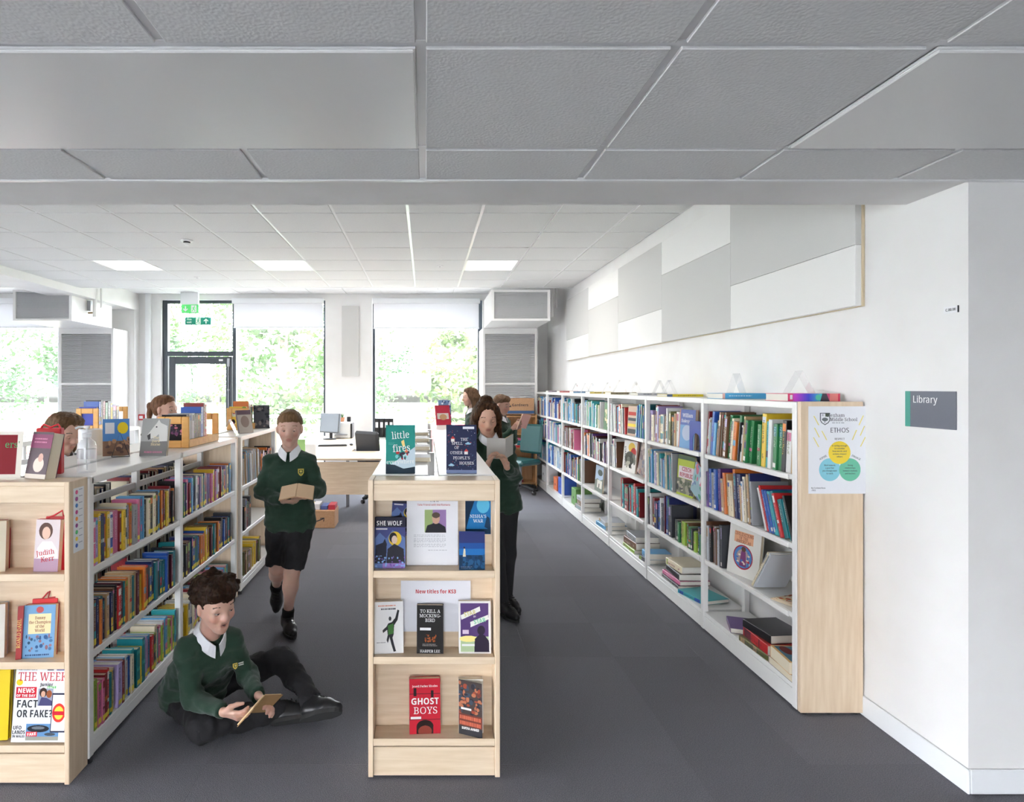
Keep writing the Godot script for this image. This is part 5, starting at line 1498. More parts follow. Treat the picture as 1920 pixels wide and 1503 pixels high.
	# magazine
	p = Print.new(220, 310, k8(236, 237, 240)).rect(0.0, 0.0, 1, 0.1, k8(226, 228, 234)).rect(0.03, 0.3, 0.38, 0.14, k8(204, 34, 52)).rect(0.44, 0.32, 0.28, 0.22, k8(150, 156, 176)).disc(0.53, 0.37, 0.07, 0.06, k8(60, 40, 34)).disc(0.53, 0.39, 0.04, 0.04, k8(210, 164, 140)).disc(0.64, 0.39, 0.05, 0.05, k8(150, 84, 50)).poly([0.45, 0.54, 0.5, 0.43, 0.6, 0.44, 0.7, 0.48, 0.72, 0.54], k8(70, 70, 110)).rect(0.26, 0.77, 0.6, 0.2, k8(96, 140, 186)).disc(0.48, 0.83, 0.2, 0.045, k8(40, 44, 52)).disc(0.48, 0.82, 0.12, 0.02, k8(110, 116, 124)).disc(0.7, 0.9, 0.1, 0.02, k8(70, 76, 84)).rect(0.26, 0.93, 0.6, 0.05, k8(150, 150, 140)).rect(0.7, 0.38, 0.28, 0.5, k8(40, 44, 66)).rect(0.715, 0.4, 0.25, 0.46, k8(226, 226, 232)).disc(0.84, 0.63, 0.12, 0.12, k8(220, 60, 50)).disc(0.84, 0.63, 0.085, 0.085, k8(246, 200, 70)).rect(0.73, 0.61, 0.22, 0.05, k8(196, 34, 50)).rect(0.27, 0.87, 0.2, 0.06, k8(220, 60, 66)).disc(0.08, 0.24, 0.06, 0.04, k8(244, 196, 40)).rect(0.58, 0.02, 0.12, 0.07, k8(60, 66, 90)).rect(0.75, 0.02, 0.16, 0.07, k8(70, 76, 140)).rect(0.6, 0.29, 0.16, 0.035, k8(120, 200, 120))
	b = sheet("magazine", "children's news magazine with big black headline on the magazine stand's lowest shelf", "magazine", 0.215, 0.295, stand_at(-1.525, 0.164, ld + 0.022, 0.0, 0.12), p.mat())
	var mz := 0.0014
	words(b, "THE WEEK", 0.037, Vector3(0.0, 0.245, mz), M["red_ink"], true, Basis(), 0.86)
	words(b, "Junior", 0.015, Vector3(0.018, 0.216, mz), M["ink"], false, Basis(), 1.0, "lettering", true)
	words(b, "NEWS & FACTS", 0.009, Vector3(-0.06, 0.284, mz), M["red_ink"], false, Basis(), 1.0, "lettering", true)
	words(b, "FOR YOUNG PEOPLE", 0.007, Vector3(-0.06, 0.273, mz), M["ink"])
	words(b, "NEWS", 0.021, Vector3(-0.062, 0.193, mz), wi, false, Basis(), 1.0, "lettering", true)
	words(b, "OF THE DAY", 0.0115, Vector3(-0.062, 0.174, mz), wi, false, Basis(), 1.0, "lettering", true)
	words(b, "FACT", 0.034, Vector3(-0.055, 0.143, mz), M["ink"], false, Basis(), 0.9, "lettering", true)
	words(b, "OR FAKE?", 0.033, Vector3(-0.023, 0.106, mz), M["ink"], false, Basis(), 0.82, "lettering", true)
	words(b, "UFO", 0.0165, Vector3(-0.086, 0.054, mz), M["ink"], false, Basis(), 0.9, "lettering", true)
	words(b, "LANDS", 0.0165, Vector3(-0.08, 0.037, mz), M["ink"], false, Basis(), 0.85, "lettering", true)
	words(b, "IN WALES", 0.011, Vector3(-0.08, 0.022, mz), M["ink"], false, Basis(), 0.85, "lettering", true)
	words(b, "FAKE", 0.013, Vector3(-0.028, 0.03, mz), wi, false, Basis(Vector3(0, 0, 1), 0.1), 1.0, "lettering", true)
	words(b, "FACT", 0.01, Vector3(0.038, 0.204, mz), M["paper"], false, Basis(Vector3(0, 0, 1), 0.08), 1.0, "lettering", true)
	for i in 3:
		cover_book("magazine", ["bright yellow magazine standing beside the news magazine", "second yellow magazine tucked behind the first", "white magazine behind the yellow ones on the lowest shelf"][i], 0.09, 0.27 + 0.008 * i, 0.008, stand_at(-1.70, 0.164, ld + 0.03 + 0.014 * i, 0.15, 0.08), [rgb(236, 206, 30, 0.4), rgb(226, 196, 40, 0.4), M["paper"]][i], k8(226, 200, 40))
	# coloured dot key on the magazine stand's side
	b = thing("colour_key", "white colour code sheet with a column of coloured dots on the stand's side", "notice", Vector3(-1.3898, 0.905, -2.418))
	b.basis = side_basis(false)
	obj("paper", bx(Vector3(-0.036, 0, 0), Vector3(0.036, 0.255, 0.0008)), M["paper"], b)
	var dots := [[226, 90, 140], [160, 60, 140], [50, 120, 190], [190, 60, 130], [236, 150, 60], [150, 60, 140], [70, 170, 100], [240, 210, 70], [50, 90, 180]]
	for i in dots.size():
		var dm := MB.new()
		dm.lathe([Vector2(0.0005, 0), Vector2(0.0085, 0), Vector2(0.0085, 0.0006), Vector2(0.0005, 0.0006)], 14, Transform3D(Basis(Vector3.RIGHT, PI / 2), Vector3(-0.015, 0.238 - 0.0265 * i, 0.0009)))
		obj("dot", dm, rgb(dots[i][0], dots[i][1], dots[i][2], 0.6), b)
		var lm := MB.new()
		for k in 4:
			lm.box(Vector3(0.002 + 0.006 * k, 0.245 - 0.0265 * i, 0.0008), Vector3(0.0065 + 0.006 * k, 0.2475 - 0.0265 * i, 0.0011))
		obj("small_print", lm, rgb(120, 124, 150), b)
	# ---- on the paperback bookcase
	bottle(Vector3(-1.47, top, -2.62))
	b = thing("paper_roll", "white paper towel roll standing behind the hand gel bottle", "paper roll", Vector3(-1.83, top, -3.3))
	var m := MB.new()
	m.lathe([Vector2(0.02, 0.0), Vector2(0.058, 0.0), Vector2(0.06, 0.004), Vector2(0.06, 0.136), Vector2(0.058, 0.14), Vector2(0.02, 0.14), Vector2(0.02, 0.0)], 28)
	obj("roll", m, tri_mat(noise_tex(0.25, k8(222, 224, 228), k8(240, 241, 243), 128, 3, 91), Vector3.ONE * 8.0, 0.95), b)
	m = MB.new()
	m.lathe([Vector2(0.0185, 0.002), Vector2(0.0197, 0.002), Vector2(0.0197, 0.139), Vector2(0.0185, 0.139)], 20)
	obj("core", m, M["cardboard"], b)
	p = Print.new(96, 140, k8(90, 140, 200)).disc(0.75, 0.25, 0.2, 0.16, k8(240, 206, 50)).rect(0.1, 0.1, 0.35, 0.3, k8(236, 236, 240)).rect(0, 0.6, 1, 0.4, k8(130, 100, 80)).blots(20, 0, 0.55, 1, 0.4, 0.08, [k8(96, 76, 70), k8(170, 130, 100)], 3)
	cover_book("book", "blue and yellow paperback on a wire stand beside the hand gel", 0.13, 0.2, 0.035, stand_at(-1.665, top, 3.25, 0.5, 0.2), p.mat(), k8(226, 190, 140))
	b = thing("wire_stand", "thin dark wire book stand holding the blue and yellow paperback", "book stand", Vector3(-1.62, top, -3.2), 0.5)
	m = MB.new()
	m.tube([Vector3(-0.04, 0.0025, 0.02), Vector3(0.0, 0.13, 0.012), Vector3(0.045, 0.0025, 0.03)], 0.002, 6)
	m.tube([Vector3(-0.04, 0.0025, 0.02), Vector3(0.045, 0.0025, 0.03)], 0.002, 6)
	obj("wire", m, M["black"], b)
	p = Print.new(128, 190, k8(146, 146, 144)).poly([0.35, 0.32, 0.55, 0.12, 0.62, 0.03, 0.7, 0.12, 0.95, 0.2, 1, 0.6, 0.7, 0.62, 0.66, 0.42, 0.5, 0.52, 0.3, 0.55, 0.22, 0.46], k8(196, 194, 190)).poly([0.22, 0.46, 0.34, 0.4, 0.36, 0.55, 0.28, 0.58], k8(60, 58, 58)).disc(0.55, 0.23, 0.03, 0.02, k8(40, 40, 40)).rect(0, 0.62, 1, 0.38, k8(112, 110, 108))
	b = cover_book("book", "grey paperback with a white horse's head on the paperback bookcase", 0.145, 0.203, 0.022, stand_at(-1.465, top, 3.24, -0.02, 0.2), p.mat(), k8(206, 196, 190))
	for q in [["The", 0.098], ["Dark", 0.08], ["Horse", 0.062]]:
		words(b, q[0], 0.016, Vector3(0.01, q[1], 0.0004), rgb(214, 196, 150), true)
	words(b, "RUMER GODDEN", 0.011, Vector3(0.0, 0.02, 0.0004), rgb(220, 120, 160), false)
	p = Print.new(96, 120, k8(30, 26, 32)).disc(0.5, 0.12, 0.4, 0.06, k8(220, 130, 70)).blots(24, 0.05, 0.35, 0.9, 0.35, 0.06, [k8(190, 110, 130), k8(120, 70, 110), k8(60, 50, 70), k8(190, 150, 150)], 7)
	book_box(Vector3(-1.53, top, -3.66), 0.52, "orange wooden book box with framed end window, full of comics", "beside the horse book", p.mat(), [[16, 0.19, 0.018], [16, 0.19, 0.018], [16, 0.19, 0.018], [23, 0.19, 0.018], [16, 0.19, 0.018], [7, 0.185, 0.024], [8, 0.185, 0.024], [7, 0.185, 0.026], [8, 0.185, 0.022], [17, 0.225, 0.045], [3, 0.25, 0.03], [4, 0.24, 0.03]])
	p = Print.new(96, 120, k8(236, 200, 80)).blots(30, 0.05, 0.1, 0.9, 0.8, 0.12, [k8(220, 110, 60), k8(120, 160, 70), k8(236, 230, 200), k8(60, 50, 50), k8(200, 80, 110)], 5)
	book_box(Vector3(-1.62, top, -5.2), 0.34, "small orange wooden book box of bright comics on the short bookcase", "on the short bookcase", p.mat(), [[12, 0.23, 0.012], [11, 0.22, 0.01], [6, 0.21, 0.02], [21, 0.2, 0.03], [5, 0.19, 0.03], [15, 0.2, 0.03]])
	p = Print.new(96, 120, k8(76, 84, 168)).rect(0.1, 0.1, 0.8, 0.15, k8(120, 130, 200))
	book_box(Vector3(-2.86, top, -5.1), 0.5, "orange wooden book box with purple-blue book on the low far bookcase", "on the low far bookcase", p.mat(), [[17, 0.23, 0.03], [7, 0.24, 0.03], [3, 0.23, 0.04], [9, 0.22, 0.04], [8, 0.23, 0.05], [11, 0.21, 0.03], [0, 0.2, 0.06], [7, 0.19, 0.05]])
	easel(-1.5, top, 4.62, 0.12, 0.12, "clear acrylic easel between the two wooden boxes on the paperback bookcases")
	p = Print.new(96, 140, k8(200, 190, 180)).disc(0.5, 0.5, 0.3, 0.25, k8(160, 140, 130)).rect(0, 0, 1, 0.2, k8(120, 100, 110))
	cover_book("book", "pale book propped at the far end of the short bookcase", 0.13, 0.19, 0.02, stand_at(-1.44, top, 4.86, 0.9, 0.25), p.mat(), k8(90, 80, 84))
	p = Print.new(96, 140, k8(90, 92, 100)).blots(20, 0, 0, 1, 1, 0.1, [k8(150, 140, 140), k8(60, 60, 70)], 6)
	cover_book("book", "dark grey book standing last on the short bookcase", 0.14, 0.21, 0.02, stand_at(-1.47, top, 5.42, 0.4, 0.15), p.mat(), k8(60, 60, 66))
	# ---- in and on the wall bookcase
	var fx := RX + 0.03
	p = Print.new(160, 210, k8(230, 228, 222)).rect(0.17, 0.13, 0.6, 0.22, k8(224, 168, 132)).disc(0.48, 0.62, 0.31, 0.24, k8(170, 40, 56)).disc(0.48, 0.62, 0.28, 0.215, k8(80, 130, 190)).disc(0.48, 0.62, 0.2, 0.155, k8(170, 150, 150)).poly([0.38, 0.8, 0.42, 0.52, 0.48, 0.42, 0.56, 0.52, 0.6, 0.8], k8(120, 60, 110)).disc(0.49, 0.46, 0.07, 0.05, k8(90, 60, 50)).blots(16, 0.25, 0.5, 0.46, 0.25, 0.03, [k8(190, 40, 60), k8(70, 110, 180), k8(230, 220, 200)], 4)
	var rb2 := side_basis(true)
	b = cover_book("book", "white book with round blue and red emblem facing out, bay next the end panel", 0.24, 0.29, 0.02, Transform3D(rb2 * Basis(Vector3.UP, 0.25) * Basis(Vector3.RIGHT, -0.1), Vector3(fx + 0.02, SH_R[2] + 0.0008, -3.5)), p.mat(), k8(216, 214, 210))
	var bi := rgb(130, 60, 40, 0.6)
	words(b, "CIVILIZATIONS", 0.021, Vector3(-0.008, 0.238, 0.0004), bi, true, Basis(), 0.8)
	words(b, "OF THE", 0.018, Vector3(-0.008, 0.217, 0.0004), bi, true, Basis(), 0.9)
	words(b, "AMERICAS", 0.021, Vector3(-0.008, 0.196, 0.0004), bi, true, Basis(), 0.9)
	for i in 2:
		var t := thing("book", ["thin cream book leaning across the third shelf near the end panel", "thin silver book leaning across the third shelf near the end panel"][i], "book", Vector3.ZERO)
		t.transform = Transform3D(rb2 * Basis(Vector3(0, 0, 1), -0.62), Vector3(RX + 0.012, SH_R[2] + 0.014, -3.33 + 0.022 * i))
		m = MB.new()
		spine_book(m, 0.014, 0.27, 0.17, [5, 23][i], 0)
		obj("cover", m, atlas, t)
		m = MB.new()
		page_box(m, 0.014, 0.27, 0.17)
		obj("pages", m, M["pages_white"], t)
	p = Print.new(128, 170, k8(236, 214, 186)).blots(26, 0, 0.25, 1, 0.7, 0.09, [k8(200, 90, 50), k8(226, 190, 120), k8(150, 90, 60), k8(206, 200, 180)], 13).rect(0.1, 0.05, 0.8, 0.16, k8(190, 60, 40))
	for i in 3:
		cover_book("magazine", ["orange and cream magazine at the bottom of the fanned heap on the third shelf", "pale magazine in the fanned heap on the third shelf", "cream magazine with red title on top of the fanned heap, third shelf"][i], 0.15, 0.21, 0.005, Transform3D(rb2 * Basis(Vector3.UP, 0.35 - 0.12 * i) * Basis(Vector3.RIGHT, -PI / 2), Vector3(RX + 0.03, SH_R[2] + 0.0058 + 0.0058 * i, -3.06 + 0.012 * i)), p.mat(), k8(220, 200, 170))
	# thick chronicle on the bottom shelf
	p = Print.new(160, 200, k8(232, 196, 140)).rect(0.05, 0.35, 0.9, 0.6, k8(90, 130, 150)).disc(0.4, 0.55, 0.25, 0.16, k8(60, 100, 90)).disc(0.75, 0.6, 0.2, 0.14, k8(210, 120, 90)).disc(0.3, 0.8, 0.25, 0.1, k8(130, 60, 60))
	b = cover_book("book", "very thick chronicle with painted cover lying on the bottom shelf by the end panel", 0.2, 0.25, 0.06, Transform3D(rb2 * Basis(Vector3.UP, -0.1) * Basis(Vector3.RIGHT, -PI / 2), Vector3(RX + 0.0, SH_R[3] + 0.0985, -3.04)), p.mat(), k8(226, 170, 96))
	words(b, "Chronicle", 0.034, Vector3(0.0, 0.225, 0.0004), M["ink"], true, Basis(), 0.9)
	words(b, "of the World", 0.016, Vector3(0.0, 0.19, 0.0004), M["ink"], true)
	cover_book("book", "wide grey atlas lying under the very thick chronicle", 0.22, 0.26, 0.036, Transform3D(rb2 * Basis(Vector3.UP, -0.05) * Basis(Vector3.RIGHT, -PI / 2), Vector3(RX + 0.004, SH_R[3] + 0.0372, -3.045)), rgb(150, 146, 150, 0.4), k8(112, 84, 92))
	p = Print.new(140, 190, k8(96, 110, 168)).rect(0, 0.4, 1, 0.6, k8(120, 160, 200)).disc(0.5, 0.6, 0.3, 0.2, k8(180, 190, 210)).rect(0, 0.0, 0.05, 1, k8(210, 140, 110))
	b = cover_book("book", "blue biography facing out beside the blue metal bookend, second bay", 0.2, 0.27, 0.02, Transform3D(rb2 * Basis(Vector3.UP, 0.12) * Basis(Vector3.RIGHT, -0.06), Vector3(fx, SH_R[0] + 0.0008, -4.205)), p.mat(), k8(200, 120, 90))
	words(b, "William", 0.03, Vector3(0.0, 0.228, 0.0004), wi, true)
	words(b, "Shakespeare", 0.026, Vector3(0.0, 0.19, 0.0004), wi, true, Basis(), 0.85)
	b = thing("bookend", "royal blue metal bookend with an arched cut-out on the top shelf", "bookend", Vector3(RX + 0.02, SH_R[0] + 0.0008, -4.02))
	b.basis = rb2
	m = MB.new()
	var arch := PackedVector2Array([Vector2(-0.075, 0), Vector2(-0.075, 0.19), Vector2(-0.065, 0.2), Vector2(0.065, 0.2), Vector2(0.075, 0.19), Vector2(0.075, 0), Vector2(0.04, 0), Vector2(0.04, 0.08), Vector2(0.03, 0.105), Vector2(0.0, 0.12), Vector2(-0.03, 0.105), Vector2(-0.04, 0.08), Vector2(-0.04, 0)])
	m.prism(arch, 0.0, 0.003, Transform3D(Basis(Vector3.UP, 0.15), Vector3.ZERO))
	obj("plate", m, rgb(28, 58, 150, 0.35), b)
	obj("foot", bx(Vector3(-0.04, 0, -0.12), Vector3(0.04, 0.0015, 0.0)), rgb(28, 58, 150, 0.35), b)
	p = Print.new(140, 190, k8(176, 190, 70)).rect(0.08, 0.27, 0.92, 0.3, k8(226, 214, 220)).rect(0.0, 0.58, 1, 0.42, k8(110, 110, 96)).blots(30, 0.0, 0.6, 1, 0.36, 0.08, [k8(80, 90, 70), k8(150, 146, 130), k8(60, 60, 66), k8(190, 180, 160)], 11).rect(0, 0, 1, 0.1, k8(70, 90, 70)).rect(0, 0.95, 1, 0.05, k8(176, 190, 70))
	b = cover_book("book", "lime green country guide with dark red title facing out on the second shelf", 0.22, 0.28, 0.016, Transform3D(rb2 * Basis(Vector3.UP, 0.1) * Basis(Vector3.RIGHT, -0.06), Vector3(fx - 0.005, SH_R[1] + 0.0008, -4.22)), p.mat(), k8(160, 176, 60))
	words(b, "CZECH", 0.034, Vector3(0.012, 0.185, 0.0004), rgb(170, 34, 60), false, Basis(), 1.0, "lettering", true)
	words(b, "REPUBLIC", 0.034, Vector3(0.008, 0.145, 0.0004), rgb(170, 34, 60), false, Basis(), 0.92, "lettering", true)
	p = Print.new(96, 130, k8(150, 180, 190)).blots(24, 0, 0, 1, 1, 0.12, [k8(90, 150, 120), k8(200, 110, 130), k8(220, 220, 226), k8(110, 130, 170)], 17)
	cover_book("book", "thin pastel picture book leaning back at the second shelf's near post", 0.16, 0.22, 0.01, Transform3D(rb2 * Basis(Vector3(0, 0, 1), -0.42), Vector3(fx - 0.01, SH_R[1] + 0.034, -4.04)), p.mat(), k8(190, 80, 100))
	p = Print.new(140, 180, k8(236, 232, 226)).disc(0.6, 0.2, 0.25, 0.15, k8(220, 180, 60)).disc(0.75, 0.35, 0.2, 0.15, k8(190, 50, 44)).disc(0.5, 0.55, 0.35, 0.22, k8(70, 70, 60)).blots(18, 0.3, 0.45, 0.6, 0.4, 0.09, [k8(110, 110, 100), k8(50, 50, 48), k8(180, 176, 160)], 19)
	b = cover_book("book", "white bird book with colourful parrot picture facing out, third bay", 0.22, 0.28, 0.018, Transform3D(rb2 * Basis(Vector3.UP, 0.2) * Basis(Vector3.RIGHT, -0.1), Vector3(fx, SH_R[1] + 0.0008, -5.4)), p.mat(), k8(220, 60, 60))
	words(b, "STANDING", 0.03, Vector3(-0.075, 0.14, 0.0004), M["ink"], false, Basis(Vector3(0, 0, 1), -PI / 2 + 0.15), 1.0, "lettering", true)
	p = Print.new(120, 170, k8(150, 132, 128)).blots(40, 0, 0, 1, 1, 0.1, [k8(120, 100, 110), k8(190, 170, 160), k8(160, 110, 100), k8(110, 110, 130)], 23)
	cover_book("book", "mottled brown picture book leaning on the second shelf, third bay", 0.2, 0.27, 0.014, Transform3D(rb2 * Basis(Vector3(0, 0, 1), -0.18) * Basis(Vector3.RIGHT, -0.1), Vector3(fx, SH_R[1] + 0.02, -5.08)), p.mat(), k8(150, 60, 60))
	p = Print.new(120, 150, k8(170, 190, 214)).poly([0, 0.6, 0.3, 0.5, 0.6, 0.55, 1, 0.45, 1, 1, 0, 1], k8(120, 130, 120)).rect(0.3, 0.55, 0.6, 0.3, k8(222, 218, 208)).rect(0.5, 0.68, 0.1, 0.16, k8(60, 60, 60)).disc(0.6, 0.25, 0.3, 0.12, k8(50, 66, 60))
	cover_book("book", "blue picture book with a pale castle facing out, fourth bay", 0.28, 0.27, 0.02, Transform3D(rb2 * Basis(Vector3.RIGHT, -0.08), Vector3(fx, SH_R[2] + 0.0008, -6.35)), p.mat(), k8(90, 120, 160))
	p = Print.new(96, 130, k8(80, 116, 80)).blots(14, 0.1, 0.3, 0.8, 0.6, 0.1, [k8(150, 170, 120), k8(50, 80, 50), k8(220, 200, 160)], 29)
	cover_book("book", "green picture book facing out on the top shelf, fourth bay", 0.21, 0.27, 0.016, Transform3D(rb2 * Basis(Vector3.RIGHT, -0.06), Vector3(fx, SH_R[0] + 0.0008, -6.06)), p.mat(), k8(60, 100, 70))
	p = Print.new(96, 130, k8(200, 170, 150)).rect(0.05, 0.2, 0.9, 0.12, k8(190, 50, 40)).rect(0.05, 0.4, 0.9, 0.1, k8(60, 60, 70)).rect(0.05, 0.6, 0.9, 0.1, k8(236, 206, 60)).rect(0.05, 0.78, 0.9, 0.16, k8(60, 56, 60))
	cover_book("book", "cream book with banded words facing out on the top shelf, third bay", 0.18, 0.26, 0.014, Transform3D(rb2 * Basis(Vector3.UP, 0.1) * Basis(Vector3.RIGHT, -0.06), Vector3(fx, SH_R[0] + 0.0008, -5.32)), p.mat(), k8(200, 120, 60))
	# file boxes on far bottom shelf
	for q in [[-7.4, 0.2, k8(92, 140, 70), "green file box on the bottom shelf, fifth bay"], [-8.15, 0.22, k8(40, 80, 170), "royal blue file box on the bottom shelf, sixth bay"], [-8.45, 0.18, k8(206, 110, 70), "orange file box on the bottom shelf, sixth bay"], [-9.3, 0.24, k8(232, 232, 234), "white file box with round hole on the bottom shelf, last bay"]]:
		b = thing("file_box", q[3], "file box", Vector3(RX + 0.03, SH_R[3] + 0.0008, q[0]))
		b.basis = rb2
		obj("box_body", bx(Vector3(-0.11, 0, -0.2), Vector3(0.11, q[1], 0), 0.004), mat(q[2], 0.5), b)
		m = MB.new()
		m.lathe([Vector2(0.001, 0), Vector2(0.018, 0), Vector2(0.018, 0.001), Vector2(0.001, 0.001)], 14, Transform3D(Basis(Vector3.RIGHT, PI / 2), Vector3(0, q[1] * 0.45, 0.0003)))
		obj("finger_hole", m, M["black"], b)
	# label rail inserts and top of the wall bookcase
	var ty := 1.4905
	p = Print.new(200, 24, k8(200, 80, 120)).rect(0.0, 0, 0.06, 1, k8(210, 70, 110)).rect(0.04, 0.2, 0.05, 0.6, k8(236, 236, 240))
	for i in 60:
		p.rect(0.1 + 0.01 * i, 0, 0.012, 1, Color.from_hsv(0.86 - 0.40 * i / 60.0, 0.62, 0.78))
	p.disc(0.58, 0.5, 0.05, 0.35, k8(90, 190, 160)).poly([0.66, 0, 0.74, 0, 0.8, 1, 0.62, 1], k8(70, 66, 76)).rect(0.8, 0, 0.2, 1, k8(220, 130, 126)).rect(0.96, 0, 0.04, 1, k8(200, 60, 90))
	top_book(Vector3(1.80, ty, -3.0), 0.26, 0.2, 0.039, p.mat(), k8(206, 80, 110), "thick rainbow-spined book lying on the wall bookcase above the end panel", M["pages_white"])
	p = Print.new(200, 24, k8(80, 160, 206)).rect(0.0, 0, 0.06, 1, k8(226, 180, 170)).lines(1, 0.15, 0.4, 0.6, 0.2, k8(200, 224, 236), 0.2)
	top_book(Vector3(1.80, ty, -3.66), 0.265, 0.2, 0.034, p.mat(), k8(70, 150, 196), "light blue book lying on the wall bookcase behind the rainbow one", M["pages_white"])
	p = Print.new(200, 16, k8(226, 206, 60)).rect(0.0, 0, 0.15, 1, k8(90, 110, 140)).lines(1, 0.3, 0.4, 0.6, 0.2, k8(110, 110, 80), 0.25)
	top_book(Vector3(1.80, ty, -4.5), 0.27, 0.2, 0.018, p.mat(), k8(226, 206, 60), "flat yellow book lying on the wall bookcase, second bay", M["pages_white"])
	for i in 6:
		p = Print.new(60, 12, [k8(200, 200, 206), k8(160, 150, 120), k8(210, 190, 110), k8(120, 150, 180), k8(190, 120, 120), k8(150, 140, 150)][i]).lines(1, 0.2, 0.4, 0.6, 0.2, k8(60, 60, 70), 0.25)
		top_book(Vector3(1.81, ty, -5.15 - 0.75 * i), 0.25, 0.2, 0.022, p.mat(), k8(190, 186, 180), "flat %s book lying on top of the wall bookcase, %s bay" % [["silver", "khaki", "straw-coloured", "dusty blue", "faded red", "mauve"][i], ["third", "fourth", "fourth", "fifth", "sixth", "seventh"][i]], M["pages_white"])
	var ez := [[3.12, 0.13, 0.115], [3.75, 0.09, 0.12], [4.78, 0.12, 0.125], [4.98, 0.12, 0.125], [5.55, 0.11, 0.12], [6.0, 0.13, 0.12], [6.4, 0.12, 0.12], [7.0, 0.12, 0.12], [7.3, 0.11, 0.12], [7.75, 0.12, 0.12]]
	for i in ez.size():
		var q: Array = ez[i]
		var lift: float = 0.0
		if i == 0: lift = 0.0395
		elif i == 1: lift = 0.0345
		elif i == 5: lift = 0.0225
		easel(1.93, ty + lift, q[0], q[1], q[2], ["clear acrylic easel standing on the rainbow-spined book", "clear acrylic easel standing on the light blue book", "clear acrylic easel past the flat yellow book", "clear acrylic easel in front of the silver book", "clear acrylic easel beside the silver book", "clear acrylic easel standing on the khaki book", "clear acrylic easel past the khaki book", "clear acrylic easel past the straw-coloured book", "clear acrylic easel by the dusty blue book", "clear acrylic easel past the dusty blue book"][i], 0.2 if i == 1 else 0.0)
	# ethos poster on the end panel
	p = Print.new(280, 400, k8(240, 241, 246)).disc(0.35, 0.725, 0.175, 0.13, k8(140, 204, 218)).disc(0.68, 0.725, 0.175, 0.13, k8(112, 190, 160)).disc(0.51, 0.53, 0.18, 0.13, k8(240, 212, 74))
	for q in [[0.09, 0.11, 0.17, 0.215], [0.1, 0.245, 0.18, 0.355], [0.085, 0.355, 0.17, 0.465], [0.22, 0.28, 0.3, 0.385], [0.9, 0.105, 0.83, 0.215], [0.92, 0.225, 0.85, 0.335], [0.79, 0.27, 0.72, 0.385], [0.935, 0.35, 0.855, 0.46]]:
		var dx := 0.008
		p.poly([q[0] - dx, q[1], q[0] + dx, q[1], q[2] + dx, q[3], q[2] - dx, q[3]], k8(232, 216, 120))
	p.poly([0.19, 0.075, 0.355, 0.075, 0.355, 0.16, 0.33, 0.19, 0.2725, 0.215, 0.215, 0.19, 0.19, 0.16], k8(84, 88, 96)).poly([0.202, 0.083, 0.343, 0.083, 0.343, 0.158, 0.32, 0.185, 0.2725, 0.205, 0.225, 0.185, 0.202, 0.158], k8(236, 237, 242)).rect(0.28, 0.083, 0.063, 0.035, k8(74, 84, 66)).disc(0.272, 0.15, 0.05, 0.02, k8(110, 114, 118)).rect(0.266, 0.15, 0.012, 0.04, k8(110, 114, 118)).rect(0.222, 0.09, 0.03, 0.022, k8(190, 192, 198)).lines(1, 0.39, 0.185, 0.2, 0.02, k8(150, 152, 160), 0.008, 0.0)
	b = sheet("poster", "white school ethos poster with three coloured circles on the maple end panel", "poster", 0.29, 0.415, Transform3D(Basis(), Vector3(1.964, 1.055, -2.8698)), p.mat())
	var ps := rgb(84, 88, 98, 0.7)
	words(b, "Hexham", 0.018, Vector3(-0.015, 0.372, 0.0014), ps, true)
	words(b, "Middle School", 0.018, Vector3(0.022, 0.352, 0.0014), ps, true, Basis(), 0.92)
	words(b, "ETHOS", 0.026, Vector3(0.003, 0.301, 0.0014), ps)
	words(b, "RESPECT", 0.0105, Vector3(0.003, 0.26, 0.0014), ps)
	words(b, "ASPIRE", 0.0105, Vector3(-0.075, 0.172, 0.0014), ps, false, Basis(Vector3(0, 0, 1), 0.5))
	words(b, "ENGAGE", 0.0105, Vector3(0.082, 0.172, 0.0014), ps, false, Basis(Vector3(0, 0, 1), -0.45))
	for q in [["is caring enough", 0.228], ["to consider", 0.215], ["how words and", 0.202], ["actions impact", 0.189], ["others", 0.176]]:
		words(b, q[0], 0.0085, Vector3(0.003, q[1], 0.0014), ps)
	for q in [["Work towards", 0.135], ["a goal that", 0.122], ["you strongly want", 0.109], ["to reach", 0.096]]:
		words(b, q[0], 0.0082, Vector3(-0.044, q[1], 0.0014), ps, false, Basis(), 0.9)
	for q in [["Strong", 0.135], ["relationships", 0.122], ["between students", 0.109], ["and teachers", 0.096]]:
		words(b, q[0], 0.0082, Vector3(0.053, q[1], 0.0014), ps, false, Basis(), 0.9)
	words(b, "By Corinne Ross", 0.008, Vector3(-0.098, 0.027, 0.0014), ps)
	words(b, "2022", 0.008, Vector3(-0.12, 0.016, 0.0014), ps)

func top_book(at: Vector3, wide: float, deep: float, th: float, spine: Material, side: Color, label: String, pages: Material) -> void:
	# lies flat, spine towards the near end of the room
	var t := thing("book", label, "book", at)
	var m := MB.new()
	m.quad(Vector3(0, 0, 0), Vector3(wide, 0, 0), Vector3(wide, th, 0), Vector3(0, th, 0), Vector3(0, 0, 1))
	obj("spine", m, spine, t)
	m = MB.new()
	m.box(Vector3(0, 0, -deep), Vector3(wide, 0.0025, -0.0003))
	m.box(Vector3(0, th - 0.0025, -deep), Vector3(wide, th, -0.0003))
	obj("cover_board", m, mat(side, 0.4), t)
	obj("pages", bx(Vector3(0.003, 0.0026, -deep + 0.003), Vector3(wide - 0.003, th - 0.0026, -0.0005)), pages, t)

